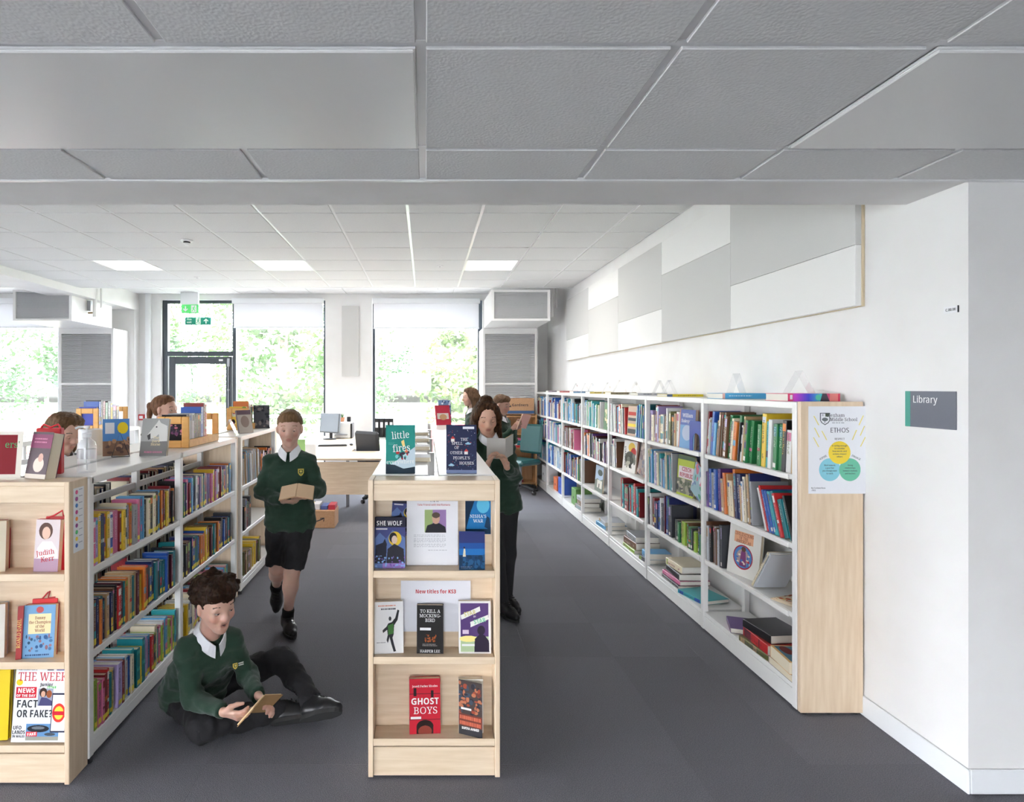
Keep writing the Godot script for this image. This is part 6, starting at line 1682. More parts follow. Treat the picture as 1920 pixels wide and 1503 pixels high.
func bottle(at: Vector3) -> void:
	var t := thing("hand_gel_bottle", "clear pump bottle of hand gel on the paperback bookcase", "bottle", at)
	var m := MB.new()
	m.lathe([Vector2(0.001, 0.0), Vector2(0.035, 0.0), Vector2(0.038, 0.004), Vector2(0.038, 0.115), Vector2(0.034, 0.13), Vector2(0.02, 0.142), Vector2(0.014, 0.146), Vector2(0.014, 0.152)], 28)
	var g := glass(0.15, Color(0.93, 0.95, 0.96))
	obj("body", m, g, t)
	m = MB.new()
	m.lathe([Vector2(0.0384, 0.06), Vector2(0.0384, 0.1)], 28)
	obj("label", m, glass(0.45, Color(0.92, 0.92, 0.94)), t)
	m = MB.new()
	m.lathe([Vector2(0.001, 0.152), Vector2(0.018, 0.152), Vector2(0.018, 0.168), Vector2(0.008, 0.17), Vector2(0.005, 0.172), Vector2(0.005, 0.19), Vector2(0.012, 0.192), Vector2(0.012, 0.2), Vector2(0.001, 0.201)], 16)
	m.tube([Vector3(0, 0.196, 0), Vector3(-0.03, 0.196, 0.01), Vector3(-0.042, 0.19, 0.014)], 0.005, 8)
	obj("pump", m, M["skirting"], t)
	m = MB.new()
	m.tube([Vector3(0, 0.15, 0), Vector3(0, 0.01, 0)], 0.003, 6)
	obj("dip_tube", m, M["skirting"], t)

# ---------------------------------------------------------------- people
class Field:
	var o: Vector3
	var h: float
	var k: float
	var nx: int
	var ny: int
	var nz: int
	var a: PackedFloat32Array
	var reach: float
	func _init(lo: Vector3, hi: Vector3, cell: float, sharp: float) -> void:
		h = cell
		k = sharp
		o = lo
		var d := (hi - lo) / cell
		nx = int(d.x) + 2
		ny = int(d.y) + 2
		nz = int(d.z) + 2
		a = PackedFloat32Array()
		a.resize(nx * ny * nz)
		reach = maxf(3.2 / sharp, cell * 2.5)
	func span(lo: Vector3, hi: Vector3) -> Array:
		var i := (lo - o) / h
		var j := (hi - o) / h
		return [maxi(0, int(i.x)), mini(nx - 1, int(j.x) + 1), maxi(0, int(i.y)), mini(ny - 1, int(j.y) + 1), maxi(0, int(i.z)), mini(nz - 1, int(j.z) + 1)]
	func cap(p: Vector3, rp: float, q: Vector3, rq: float) -> void:
		var m := Vector3.ONE * (maxf(rp, rq) + reach)
		var s := span(p.min(q) - m, p.max(q) + m)
		var d := q - p
		var dd := 1.0 / maxf(d.length_squared(), 1e-9)
		for z in range(s[4], s[5] + 1):
			for y in range(s[2], s[3] + 1):
				var row := (z * ny + y) * nx
				for x in range(s[0], s[1] + 1):
					var v := o + Vector3(x, y, z) * h - p
					var t := clampf(v.dot(d) * dd, 0.0, 1.0)
					var e := (v - d * t).length() - rp - (rq - rp) * t
					if e < reach:
						a[row + x] += exp(-k * e)
	func ell(c: Vector3, r: Vector3, b := Basis()) -> void:
		var big := maxf(r.x, maxf(r.y, r.z))
		var m := Vector3.ONE * (big + reach)
		var s := span(c - m, c + m)
		var inv := b.inverse()
		for z in range(s[4], s[5] + 1):
			for y in range(s[2], s[3] + 1):
				var row := (z * ny + y) * nx
				for x in range(s[0], s[1] + 1):
					var v := inv * (o + Vector3(x, y, z) * h - c)
					var k0 := (v / r).length()
					var k1 := (v / (r * r)).length()
					var e := k0 * (k0 - 1.0) / maxf(k1, 1e-6)
					if e < reach:
						a[row + x] += exp(-k * e)
	func done() -> void:
		for i in a.size():
			a[i] = -log(a[i]) / k if a[i] > 1e-12 else 0.5
	# push the surface in (positive) or out (negative) around a point
	func dent(c: Vector3, s: float, amp: float) -> void:
		var m := Vector3.ONE * s * 2.4
		var q := span(c - m, c + m)
		for z in range(q[4], q[5] + 1):
			for y in range(q[2], q[3] + 1):
				for x in range(q[0], q[1] + 1):
					var v := o + Vector3(x, y, z) * h - c
					a[(z * ny + y) * nx + x] += amp * exp(-v.length_squared() / (s * s))
	func cut(p: Vector3, n: Vector3, rad: float) -> void:
		var q := span(p - Vector3.ONE * rad, p + Vector3.ONE * rad)
		for z in range(q[4], q[5] + 1):
			for y in range(q[2], q[3] + 1):
				for x in range(q[0], q[1] + 1):
					var v := o + Vector3(x, y, z) * h - p
					if v.length() < rad:
						var i := (z * ny + y) * nx + x
						a[i] = maxf(a[i], v.dot(n))
	func rough(f: FastNoiseLite, amp: float, scale: Vector3) -> void:
		for z in nz:
			for y in ny:
				var row := (z * ny + y) * nx
				for x in nx:
					if absf(a[row + x]) < h * 2.5:
						var v := (o + Vector3(x, y, z) * h) * scale
						a[row + x] += amp * f.get_noise_3d(v.x, v.y, v.z)
	func mesh(pos: PackedVector3Array, nor: PackedVector3Array, col: PackedColorArray, idx: PackedInt32Array, tint: Callable) -> void:
		var id := {}
		var base := pos.size()
		var pn := PackedVector3Array()
		var pp := PackedVector3Array()
		var nxy := nx * ny
		for z in nz - 1:
			for y in ny - 1:
				var row := (z * ny + y) * nx
				for x in nx - 1:
					var i := row + x
					var s0 := a[i] < 0.0
					var v0 := a[i]
					if v0 > h * 6.0 or v0 < -h * 6.0:
						continue
					var c := [v0, a[i + 1], a[i + nx], a[i + nx + 1], a[i + nxy], a[i + nxy + 1], a[i + nxy + nx], a[i + nxy + nx + 1]]
					var n := 0
					for q in 8:
						if c[q] < 0.0:
							n += 1
					if n == 0 or n == 8:
						continue
					var sum := Vector3()
					var m := 0
					for e in [[0, 1], [2, 3], [4, 5], [6, 7], [0, 2], [1, 3], [4, 6], [5, 7], [0, 4], [1, 5], [2, 6], [3, 7]]:
						var f0: float = c[e[0]]
						var f1: float = c[e[1]]
						if (f0 < 0.0) != (f1 < 0.0):
							var t := f0 / (f0 - f1)
							var p0 := Vector3(e[0] & 1, (e[0] >> 1) & 1, e[0] >> 2)
							var p1 := Vector3(e[1] & 1, (e[1] >> 1) & 1, e[1] >> 2)
							sum += p0.lerp(p1, t)
							m += 1
					id[i] = pp.size()
					pp.append(o + (Vector3(x, y, z) + sum / m) * h)
					var g := Vector3(c[1] - c[0] + c[3] - c[2] + c[5] - c[4] + c[7] - c[6], c[2] - c[0] + c[3] - c[1] + c[6] - c[4] + c[7] - c[5], c[4] - c[0] + c[5] - c[1] + c[6] - c[2] + c[7] - c[3])
					pn.append(g.normalized())
		for i in id:
			var x: int = i % nx
			var y: int = (i / nx) % ny
			var z: int = i / nxy
			if y > 0 and z > 0 and (a[i] < 0.0) != (a[i + 1] < 0.0):
				quad(id, i, i - nx, i - nx - nxy, i - nxy, a[i] < 0.0, base, idx)
			if x > 0 and z > 0 and (a[i] < 0.0) != (a[i + nx] < 0.0):
				quad(id, i, i - nxy, i - nxy - 1, i - 1, a[i] < 0.0, base, idx)
			if x > 0 and y > 0 and (a[i] < 0.0) != (a[i + nxy] < 0.0):
				quad(id, i, i - 1, i - 1 - nx, i - nx, a[i] < 0.0, base, idx)
		pos.append_array(pp)
		nor.append_array(pn)
		for p in pp:
			col.append(tint.call(p))
	func quad(id: Dictionary, p: int, q: int, r: int, s: int, flip: bool, base: int, idx: PackedInt32Array) -> void:
		if not (id.has(p) and id.has(q) and id.has(r) and id.has(s)):
			return
		var l := [base + id[p], base + id[q], base + id[r], base + id[s]]
		if not flip:
			idx.append_array([l[0], l[1], l[2], l[0], l[2], l[3]])
		else:
			idx.append_array([l[0], l[2], l[1], l[0], l[3], l[2]])

class Hull:
	var p := PackedVector3Array()
	var n := PackedVector3Array()
	var c := PackedColorArray()
	var i := PackedInt32Array()
	func add(f: Field, tint: Callable) -> void:
		# packed arrays are handed over by value, so gather through locals
		var pp := PackedVector3Array()
		var nn := PackedVector3Array()
		var cc := PackedColorArray()
		var ii := PackedInt32Array()
		f.mesh(pp, nn, cc, ii, tint)
		var b := p.size()
		p.append_array(pp)
		n.append_array(nn)
		c.append_array(cc)
		for q in ii:
			i.append(q + b)
	func mesh() -> ArrayMesh:
		var a := []
		a.resize(Mesh.ARRAY_MAX)
		a[Mesh.ARRAY_VERTEX] = p
		a[Mesh.ARRAY_NORMAL] = n
		a[Mesh.ARRAY_COLOR] = c
		a[Mesh.ARRAY_INDEX] = i
		var m := ArrayMesh.new()
		m.add_surface_from_arrays(Mesh.PRIMITIVE_TRIANGLES, a)
		return m

func bounds(pts: Array, pad: float) -> Array:
	var lo: Vector3 = pts[0]
	var hi: Vector3 = pts[0]
	for q in pts:
		lo = lo.min(q)
		hi = hi.max(q)
	return [lo - Vector3.ONE * pad, hi + Vector3.ONE * pad]

func cloth_part(called: String, f: Field, m: Material, parent: Node3D, tint := Color(1, 1, 1)) -> MeshInstance3D:
	var s := Hull.new()
	s.add(f, func(_p: Vector3) -> Color: return tint)
	return inst(called, s.mesh(), m, parent)

# hand: w wrist, f finger direction, n direction the palm faces, side +1 puts the thumb on f x n
func hand_caps(w: Vector3, f: Vector3, n: Vector3, side: float, s: float, curl: float, thumb := 0.5) -> Array:
	f = f.normalized()
	n = (n - f * n.dot(f)).normalized()
	var l := f.cross(n).normalized() * side
	var out := []
	var lat := [0.026, 0.009, -0.008, -0.024]
	var len := [0.066, 0.074, 0.069, 0.054]
	for i in 4:
		var kn: Vector3 = w + (f * (0.078 - 0.004 * absf(i - 1.0)) + l * lat[i]) * s
		out.append([w + (l * lat[i] * 0.45 - f * 0.005) * s, 0.0125 * s, kn, 0.0105 * s])
		var a: float = curl * (0.5 + 0.08 * i)
		var p := kn
		for q in 3:
			var d := f * cos(a) + n * sin(a) + l * (0.04 * (1.5 - i))
			var e: Vector3 = p + d.normalized() * len[i] * [0.45, 0.31, 0.24][q] * s
			out.append([p, (0.0094 - 0.001 * q) * s, e, (0.0086 - 0.001 * q) * s])
			p = e
			a += curl * 0.75
	var t0 := w + (f * 0.018 + l * 0.02) * s
	var t1 := t0 + (f * 0.028 + l * 0.024 + n * 0.012) * s
	var t2 := t1 + (f * 0.027 + l * (0.018 * (1.0 - thumb)) + n * 0.02 * thumb) * s
	var t3 := t2 + (f * 0.022 - l * 0.004 + n * 0.014 * thumb) * s
	out.append([t0, 0.0135 * s, t1, 0.0115 * s])
	out.append([t1, 0.0115 * s, t2, 0.0095 * s])
	out.append([t2, 0.0095 * s, t3, 0.008 * s])
	return out

# J: joints in world space; H: head transform; o: options
func person(label: String, at: Vector3, J: Dictionary, H: Transform3D, o: Dictionary) -> Node3D:
	var t := thing("person", label, "person", at)
	var fine: float = o.get("fine", 1.0)
	var rel := func(v: Vector3) -> Vector3: return v - at
	var j := {}
	for q in J:
		j[q] = J[q] - at
	var hx := Transform3D(H.basis, H.origin - at)
	var sc: float = o.get("scale", 1.0)
	hx.basis = hx.basis.scaled(Vector3.ONE * sc) if sc != 1.0 else hx.basis
	var hs := hx.basis.get_scale().x
	var tone: Color = o.get("skin", Color(0.50, 0.30, 0.225))
	var lip: Color = Color(0.36, 0.13, 0.11)
	var brow: Color = o.get("brow", Color(0.09, 0.055, 0.035))
	var sm := mat(Color.WHITE, 0.48)
	sm.vertex_color_use_as_albedo = true
	sm.subsurf_scatter_enabled = true
	sm.subsurf_scatter_strength = 0.12
	var skin := Hull.new()
	# head and neck
	var cell := 0.0046 * fine
	var nb: Vector3 = j.neck
	var crown := hx * Vector3(0, 0.12, 0)
	var bb := bounds([crown, hx * Vector3(0, -0.1, 0.09), hx * Vector3(0, -0.02, 0.112), hx * Vector3(0, 0, -0.105), hx * Vector3(0.09, 0, 0), hx * Vector3(-0.09, 0, 0), nb], 0.035)
	var f := Field.new(bb[0], bb[1], cell, 150.0)
	var P := func(x: float, y: float, z: float) -> Vector3: return hx * Vector3(x, y, z)
	var rot := hx.basis.orthonormalized()
	f.ell(P.call(0, 0.035, -0.012), Vector3(0.072, 0.082, 0.091) * hs, rot)
	f.ell(P.call(0, -0.012, 0.02), Vector3(0.060, 0.075, 0.062) * hs, rot)
	f.cap(P.call(0, -0.05, 0.024), 0.045 * hs, P.call(0, -0.082, 0.05), 0.022 * hs)
	for s in [-1.0, 1.0]:
		f.cap(P.call(0.046 * s, -0.03, -0.002), 0.018 * hs, P.call(0.02 * s, -0.08, 0.046), 0.016 * hs)
		f.ell(P.call(0.035 * s, -0.022, 0.055), Vector3(0.022, 0.022, 0.022) * hs, rot)
		f.ell(P.call(0.0745 * s, -0.003, -0.008), Vector3(0.008, 0.027, 0.016) * hs, rot * Basis(Vector3.UP, 0.35 * s))
		f.ell(P.call(0.010 * s, -0.026, 0.088), Vector3(0.0068, 0.006, 0.008) * hs, rot)
		f.ell(P.call(0.031 * s, 0.0115, 0.066), Vector3(0.0145, 0.0065, 0.0115) * hs, rot)
	f.cap(P.call(0, 0.012, 0.079), 0.0075 * hs, P.call(0, -0.021, 0.0945), 0.0088 * hs)
	f.cap(P.call(-0.03, 0.026, 0.070), 0.010 * hs, P.call(0.03, 0.026, 0.070), 0.010 * hs)
	var open: float = o.get("mouth", 0.0)
	f.cap(P.call(-0.016, -0.049 + open * 0.3, 0.0755), 0.0062 * hs, P.call(0.016, -0.049 + open * 0.3, 0.0755), 0.0062 * hs)
	f.cap(P.call(-0.012, -0.0595 - open, 0.0745), 0.0065 * hs, P.call(0.012, -0.0595 - open, 0.0745), 0.0065 * hs)
	f.ell(P.call(0, -0.086 - open, 0.058), Vector3(0.017, 0.014, 0.014) * hs, rot)
	f.cap(P.call(0, -0.055, -0.022), 0.046 * hs, nb, 0.05 * hs)
	f.done()
	for s in [-1.0, 1.0]:
		f.dent(P.call(0.0305 * s, 0.002, 0.083), 0.013 * hs, 0.0095 * hs)
	if open > 0.0:
		f.dent(P.call(-0.006, -0.0555, 0.083), 0.006 * hs, 0.008 * hs)
		f.dent(P.call(0.006, -0.0555, 0.083), 0.006 * hs, 0.008 * hs)
	else:
		f.dent(P.call(0, -0.0545, 0.083), 0.005 * hs, 0.001 * hs)
	var inv := hx.affine_inverse()
	skin.add(f, func(p: Vector3) -> Color:
		var q := inv * p
		var c := tone
		if q.z > 0.05:
			var dl := Vector2(q.x * 0.62, q.y + 0.0545 + open * 0.3).length()
			c = c.lerp(lip, clampf(1.6 - dl / 0.0085, 0.0, 0.75))
			if open > 0.0 and Vector2(q.x * 0.5, q.y + 0.0558 + open * 0.2).length() < 0.0042:
				c = Color(0.06, 0.022, 0.02)
			var ax := absf(q.x)
			c = c.lerp(Color(tone.r * 1.05, tone.g * 0.78, tone.b * 0.75), 0.6 * exp(-(Vector2(ax - 0.04, q.y + 0.025)).length_squared() / 0.00035))
		return c)
	# hands
	for s in ["R", "L"]:
		if o.has("hand" + s):
			var q: Array = o["hand" + s]
			var hsz: float = o.get("hand_size", 0.88)
			var caps := hand_caps(j["wr" + s], q[0], q[1], q[2], hsz, q[3], q[4] if q.size() > 4 else 0.5)
			caps.append([j["wr" + s] - (j["wr" + s] - j["el" + s]).normalized() * 0.06, 0.024 * hsz, j["wr" + s], 0.02 * hsz])
			var pts := []
			for c in caps:
				pts.append(c[0])
				pts.append(c[2])
			bb = bounds(pts, 0.03)
			f = Field.new(bb[0], bb[1], 0.0037 * fine, 330.0)
			for c in caps:
				f.cap(c[0], c[1], c[2], c[3])
			f.done()
			skin.add(f, func(_p: Vector3) -> Color: return tone)
	# rest of the body under the clothes
	var all := []
	for q in j:
		all.append(j[q])
	bb = bounds(all, 0.14)
	f = Field.new(bb[0], bb[1], 0.014 * maxf(1.0, fine * 0.8), 60.0)
	var pel: Vector3 = (j.hipR + j.hipL) / 2
	var che: Vector3 = (j.shR + j.shL) / 2
	f.cap(pel, 0.055, che.lerp(pel, 0.3), 0.055)
	f.cap(che.lerp(pel, 0.3), 0.05, nb, 0.03)
	var bare: bool = o.get("lower", "trousers") == "shorts"
	for s in ["R", "L"]:
		f.cap(che.lerp(pel, 0.2), 0.04, j["sh" + s], 0.018)
		f.cap(j["sh" + s], 0.018, j["el" + s], 0.016)
		f.cap(j["el" + s], 0.016, j["wr" + s], 0.012)
		f.cap(pel, 0.05, j["hip" + s].lerp(j["kn" + s], 0.15), 0.045)
		f.cap(j["hip" + s].lerp(j["kn" + s], 0.15), 0.045, j["kn" + s], 0.042 if bare else 0.026)
		if bare:
			f.cap(j["kn" + s], 0.042, j["kn" + s].lerp(j["an" + s], 0.3), 0.042)
			f.cap(j["kn" + s].lerp(j["an" + s], 0.3), 0.042, j["an" + s], 0.026)
		else:
			f.cap(j["kn" + s], 0.022, j["an" + s], 0.014)
	f.done()
	skin.add(f, func(_p: Vector3) -> Color: return tone)
	inst("body", skin.mesh(), sm, t)
	# eyes
	M["lid_skin"] = mat(Color(tone.r * 0.94, tone.g * 0.88, tone.b * 0.86).linear_to_srgb(), 0.5)
	var bm := mat(brow.linear_to_srgb(), 0.8)
	for s in [-1.0, 1.0]:
		var m := MB.new()
		m.ball(Vector3.ZERO, Vector3.ONE * 0.0118 * hs, 8)
		var e := obj("eye", m, rgb(206, 200, 194, 0.4), t)
		e.position = P.call(0.0305 * s, 0.0035, 0.0672)
		m = MB.new()
		var gz: Vector3 = (rot * (o.get("gaze", Vector3(0, -0.25, 1)) as Vector3)).normalized()
		m.ball(gz * 0.0068 * hs, Vector3.ONE * 0.0062 * hs, 6)
		obj("iris", m, rgb(34, 26, 22, 0.35), e)
		# lids: domes turned about the eye, with a dark lash line on the upper rim
		var lid: float = o.get("lid", 0.0)
		var prof := []
		for k in 7:
			var a := PI / 2 * k / 6.0
			prof.append(Vector2(maxf(0.0001, cos(a)) * 0.0127 * hs, sin(a) * 0.0127 * hs))
		for q in [[1.0, -0.22 + lid], [-1.0, -0.34]]:
			m = MB.new()
			m.lathe(prof, 18, Transform3D(rot * Basis(Vector3.RIGHT, q[1] * q[0]) * Basis.from_scale(Vector3(1, q[0], 1)), Vector3.ZERO))
			obj("eyelid", m, M["lid_skin"], e)
		m = MB.new()
		var rim := []
		for k in 9:
			var a := PI * (0.12 + 0.76 * k / 8.0)
			rim.append(rot * Basis(Vector3.RIGHT, -0.22 + lid) * (Vector3(cos(a), 0, sin(a)) * 0.0128 * hs))
		m.tube(rim, 0.0009 * hs, 5)
		obj("lashes", m, M["black"], e)
		m = MB.new()
		m.tube([P.call(0.013 * s, 0.0285, 0.0805), P.call(0.025 * s, 0.0325, 0.0805), P.call(0.037 * s, 0.0330, 0.0755), P.call(0.048 * s, 0.0285, 0.0655)], 0.0030 * hs, 6)
		obj("eyebrow", m, bm, t)
	# jumper
	var cl: Color = o.get("jumper", Color8(27, 54, 40))
	if not M.has("jumper"):
		M["jumper"] = tri_mat(noise_tex(0.25, cl * 0.88, cl * 1.12, 128, 3, 81), Vector3.ONE * 9.0, 0.95)
		M["jumper"].rim_enabled = true
		M["jumper"].rim = 0.3
		M["jumper"].rim_tint = 0.6
		M["trousers"] = tri_mat(noise_tex(0.3, Color8(26, 26, 29), Color8(38, 37, 40), 128, 3, 84), Vector3.ONE * 8.0, 0.9)
	var cm: Material = M["jumper"]
	var bulk: float = o.get("bulk", 1.0)
	all = [pel, che, j.shR, j.shL, j.elR, j.elL, j.wrR, j.wrL]
	bb = bounds(all, 0.16)
	f = Field.new(bb[0], bb[1], 0.0105 * maxf(1.0, fine * 0.9), 75.0)
	var up: Vector3 = (che - pel).normalized()
	var lat: Vector3 = (j.shL - j.shR).normalized()
	var fwd := lat.cross(up).normalized()
	for s in [-1.0, 1.0]:
		f.cap(pel + lat * 0.062 * s + up * 0.01, 0.104 * bulk, che - up * 0.06 + lat * 0.055 * s, 0.082 * bulk)
	f.cap(pel + up * 0.05 + fwd * 0.03, 0.085 * bulk, che - up * 0.09 + fwd * 0.02, 0.08 * bulk)
	for s in ["R", "L"]:
		var tosh: Vector3 = j["sh" + s]
		f.cap(nb - up * 0.028, 0.046 * bulk, tosh, 0.04 * bulk)
		f.cap(che - up * 0.03, 0.06 * bulk, tosh, 0.042 * bulk)
		f.cap(tosh, 0.044 * bulk, j["el" + s], 0.041 * bulk)
		f.cap(j["el" + s], 0.041 * bulk, j["wr" + s], 0.032 * bulk)
	f.done()
	f.cut(pel + up * (-0.045), -up, 0.3)
	for s in ["R", "L"]:
		var dd: Vector3 = (j["wr" + s] - j["el" + s]).normalized()
		f.cut(j["wr" + s] - dd * 0.012, dd, 0.07)
	var fn := FastNoiseLite.new()
	fn.seed = 11
	fn.frequency = 1.0
	fn.fractal_octaves = 2
	f.rough(fn, 0.013, Vector3(9, 15, 9))
	cloth_part("jumper", f, cm, t)
	# shirt collar
	collar(t, j.neck, (hx.origin - nb).normalized() * 0.35 + up * 0.65, o.get("face", fwd), hs)
	# lower clothes
	var lm: Material = M["trousers"]
	var style: String = o.get("lower", "trousers")
	all = [pel, j.hipR, j.hipL, j.knR, j.knL, j.anR, j.anL]
	bb = bounds(all, 0.15)
	f = Field.new(bb[0], bb[1], 0.0105 * maxf(1.0, fine * 0.9), 85.0)
	f.cap(j.hipR, 0.08, j.hipL, 0.08)
	f.cap(pel, 0.085, pel + up * 0.04, 0.075)
	for s in ["R", "L"]:
		var kn: Vector3 = j["kn" + s]
		if style == "shorts":
			f.cap(j["hip" + s], 0.085, j["hip" + s].lerp(kn, 1.1), 0.07)
		elif style == "leggings":
			f.cap(j["hip" + s], 0.080, kn, 0.052)
			f.cap(kn, 0.052, j["an" + s], 0.036)
		else:
			f.cap(j["hip" + s], 0.084, kn, 0.060)
			f.cap(kn, 0.060, j["an" + s], 0.05)
	f.done()
	for s in ["R", "L"]:
		var kn: Vector3 = j["kn" + s]
		if style == "shorts":
			var dd: Vector3 = (kn - j["hip" + s]).normalized()
			f.cut(j["hip" + s].lerp(kn, 0.92), dd, 0.13)
		else:
			var dd: Vector3 = (j["an" + s] - kn).normalized()
			f.cut(j["an" + s] - dd * 0.01, dd, 0.09)
	if style != "leggings":
		f.rough(fn, 0.014, Vector3(12, 9, 12))
	cloth_part({"shorts": "shorts", "leggings": "leggings"}.get(style, "trousers"), f, lm, t)
	# shoes
	for s in ["R", "L"]:
		var q: Array = o.get("foot" + s, [Vector3(0, 0, 1), Vector3.UP])
		shoe(t, j["an" + s], q[0], q[1], o.get("foot_size", 0.23))
		if style == "shorts":
			f = Field.new(j["an" + s] - Vector3.ONE * 0.12, j["an" + s] + Vector3.ONE * 0.16, 0.008, 120.0)
			var dd: Vector3 = (j["kn" + s] - j["an" + s]).normalized()
			f.cap(j["an" + s] - dd * 0.02, 0.037, j["an" + s] + dd * 0.075, 0.039)
			f.done()
			f.cut(j["an" + s] + dd * 0.075, dd, 0.08)
			cloth_part("sock", f, rgb(24, 24, 26, 0.95), t)
	return t

func collar(t: Node3D, nb: Vector3, axis: Vector3, fwd: Vector3, s: float) -> void:
	var y := axis.normalized()
	var z := (fwd - y * fwd.dot(y)).normalized()
	var x := y.cross(z)
	var b := Basis(x, y, z)
	var m := MB.new()
	var n := 28
	for k in n:
		var q := []
		for e in [k, k + 1]:
			var u: float = -1.0 + 2.0 * e / n
			var a: float = u * PI * 0.95 + PI
			var front := maxf(0.0, absf(u) - 0.55) / 0.45
			var d := Vector3(sin(a), 0, cos(a))
			var top := d * 0.056 + Vector3(0, 0.030 - 0.035 * front * front, 0.004 + 0.018 * front)
			var low := d * (0.072 + 0.010 * front) + Vector3(0, -0.004 - 0.050 * front, 0.012 * front + 0.010 * front * front)
			q.append([nb + b * (top * s), nb + b * (low * s), b * d])
		var o: Vector3 = (q[0][2] + q[1][2]) * 0.5
		m.quad(q[0][1], q[1][1], q[1][0], q[0][0], o)
		var k4: Vector3 = o.normalized() * 0.004
		m.quad(q[0][1] - k4, q[1][1] - k4, q[1][0] - k4, q[0][0] - k4, -o)
		m.quad(q[0][1], q[1][1], q[1][1] - k4, q[0][1] - k4, -y)
		m.quad(q[0][0], q[1][0], q[1][0] - k4, q[0][0] - k4, y)
	obj("shirt_collar", m, rgb(232, 233, 238, 0.85), t)

func shoe(t: Node3D, an: Vector3, fwd: Vector3, up: Vector3, size: float) -> void:
	var z := fwd.normalized()
	var y := (up - z * up.dot(z)).normalized()
	var x := y.cross(z)
	var b := Transform3D(Basis(x, y, z), an - y * 0.072)
	var k := size / 0.23
	var pts := []
	for q in [Vector3(-0.05, 0, -0.06), Vector3(0.05, 0.13, 0.19 * k)]:
		for i in 8:
			pts.append(b * Vector3([-0.05, 0.05][i & 1], [0.0, 0.12][(i >> 1) & 1], [-0.06, 0.19 * k][i >> 2]))
	var bb := bounds(pts, 0.02)
	var f := Field.new(bb[0], bb[1], 0.007, 130.0)
	f.cap(b * Vector3(0, 0.044, -0.018), 0.034, b * Vector3(0, 0.036, 0.09 * k), 0.037)
	f.cap(b * Vector3(0, 0.034, 0.09 * k), 0.036, b * Vector3(0.004, 0.027, 0.14 * k), 0.026)
	f.cap(b * Vector3(0, 0.05, -0.008), 0.038, b * Vector3(0, 0.085, -0.006), 0.041)
	f.cap(b * Vector3(0, 0.07, 0.02), 0.028, b * Vector3(0, 0.045, 0.08 * k), 0.03)
	f.done()
	f.cut(b * Vector3(0, 0.096, 0), y, 0.11)
	f.cut(b * Vector3(0, 0.016, 0.04), -y, 0.2)
	var sh := cloth_part("shoe", f, rgb(28, 28, 30, 0.38), t)
	var m := MB.new()
	var out := PackedVector2Array()
	for i in 20:
		var a := TAU * i / 20.0
		var w := 0.036 + (0.006 if sin(a) > 0.0 else -0.002)
		out.append(Vector2(cos(a) * w, 0.055 * k + sin(a) * 0.115 * k))
	m.prism(out, 0.0, 0.017, b * Transform3D(Basis(Vector3(1, 0, 0), Vector3(0, 0, 1), Vector3(0, 1, 0)), Vector3.ZERO))
	obj("sole", m, rgb(46, 46, 46, 0.8), sh)
	m = MB.new()
	for i in 4:
		var zz := 0.035 + 0.02 * i
		m.tube([b * Vector3(-0.022, 0.098 - 0.0085 * i, zz), b * Vector3(0.022, 0.096 - 0.0085 * i, zz + 0.008)], 0.0032, 6)
	obj("laces", m, M["black"], sh)

# hair: caps and locks in head space, [a, ra, b, rb] or [centre, radii]
func hair(t: Node3D, hx: Transform3D, prims: Array, cell: float, sharp: float, dark: Color, light: Color, rough_amp: float, rough_scale: Vector3) -> void:
	var s := hx.basis.get_scale().x
	var pts := []
	for q in prims:
		if q.size() == 2:
			for k in [-1.0, 1.0]:
				pts.append(hx * (q[0] + q[1] * k))
				pts.append(hx * (q[0] + q[1] * Vector3(k, -k, k)))
				pts.append(hx * (q[0] + q[1] * Vector3(k, k, -k)))
		else:
			pts.append(hx * q[0])
			pts.append(hx * q[2])
	var bb := bounds(pts, 0.045)
	var f := Field.new(bb[0], bb[1], cell, sharp)
	var rot := hx.basis.orthonormalized()
	for q in prims:
		if q.size() == 2:
			f.ell(hx * q[0], q[1] * s, rot)
		else:
			f.cap(hx * q[0], q[1] * s, hx * q[2], q[3] * s)
	f.done()
	var fn := FastNoiseLite.new()
	fn.seed = 5
	fn.frequency = 1.0
	fn.fractal_octaves = 2
	f.rough(fn, rough_amp, rough_scale)
	var inv := hx.affine_inverse()
	var sk := Hull.new()
	sk.add(f, func(p: Vector3) -> Color:
		var q := inv * p
		var a := atan2(q.x, q.z - 0.0) * 9.0
		return Color(0.62, 0.58, 0.55) * dark.lerp(light, clampf(0.5 + 0.9 * fn.get_noise_3d(a, q.y * 14.0, (q.x + q.z) * 60.0), 0.0, 1.0)))
	var m := mat(Color.WHITE, 0.6)
	m.metallic_specular = 0.3
	m.vertex_color_use_as_albedo = true
	inst("hair", sk.mesh(), m, t)

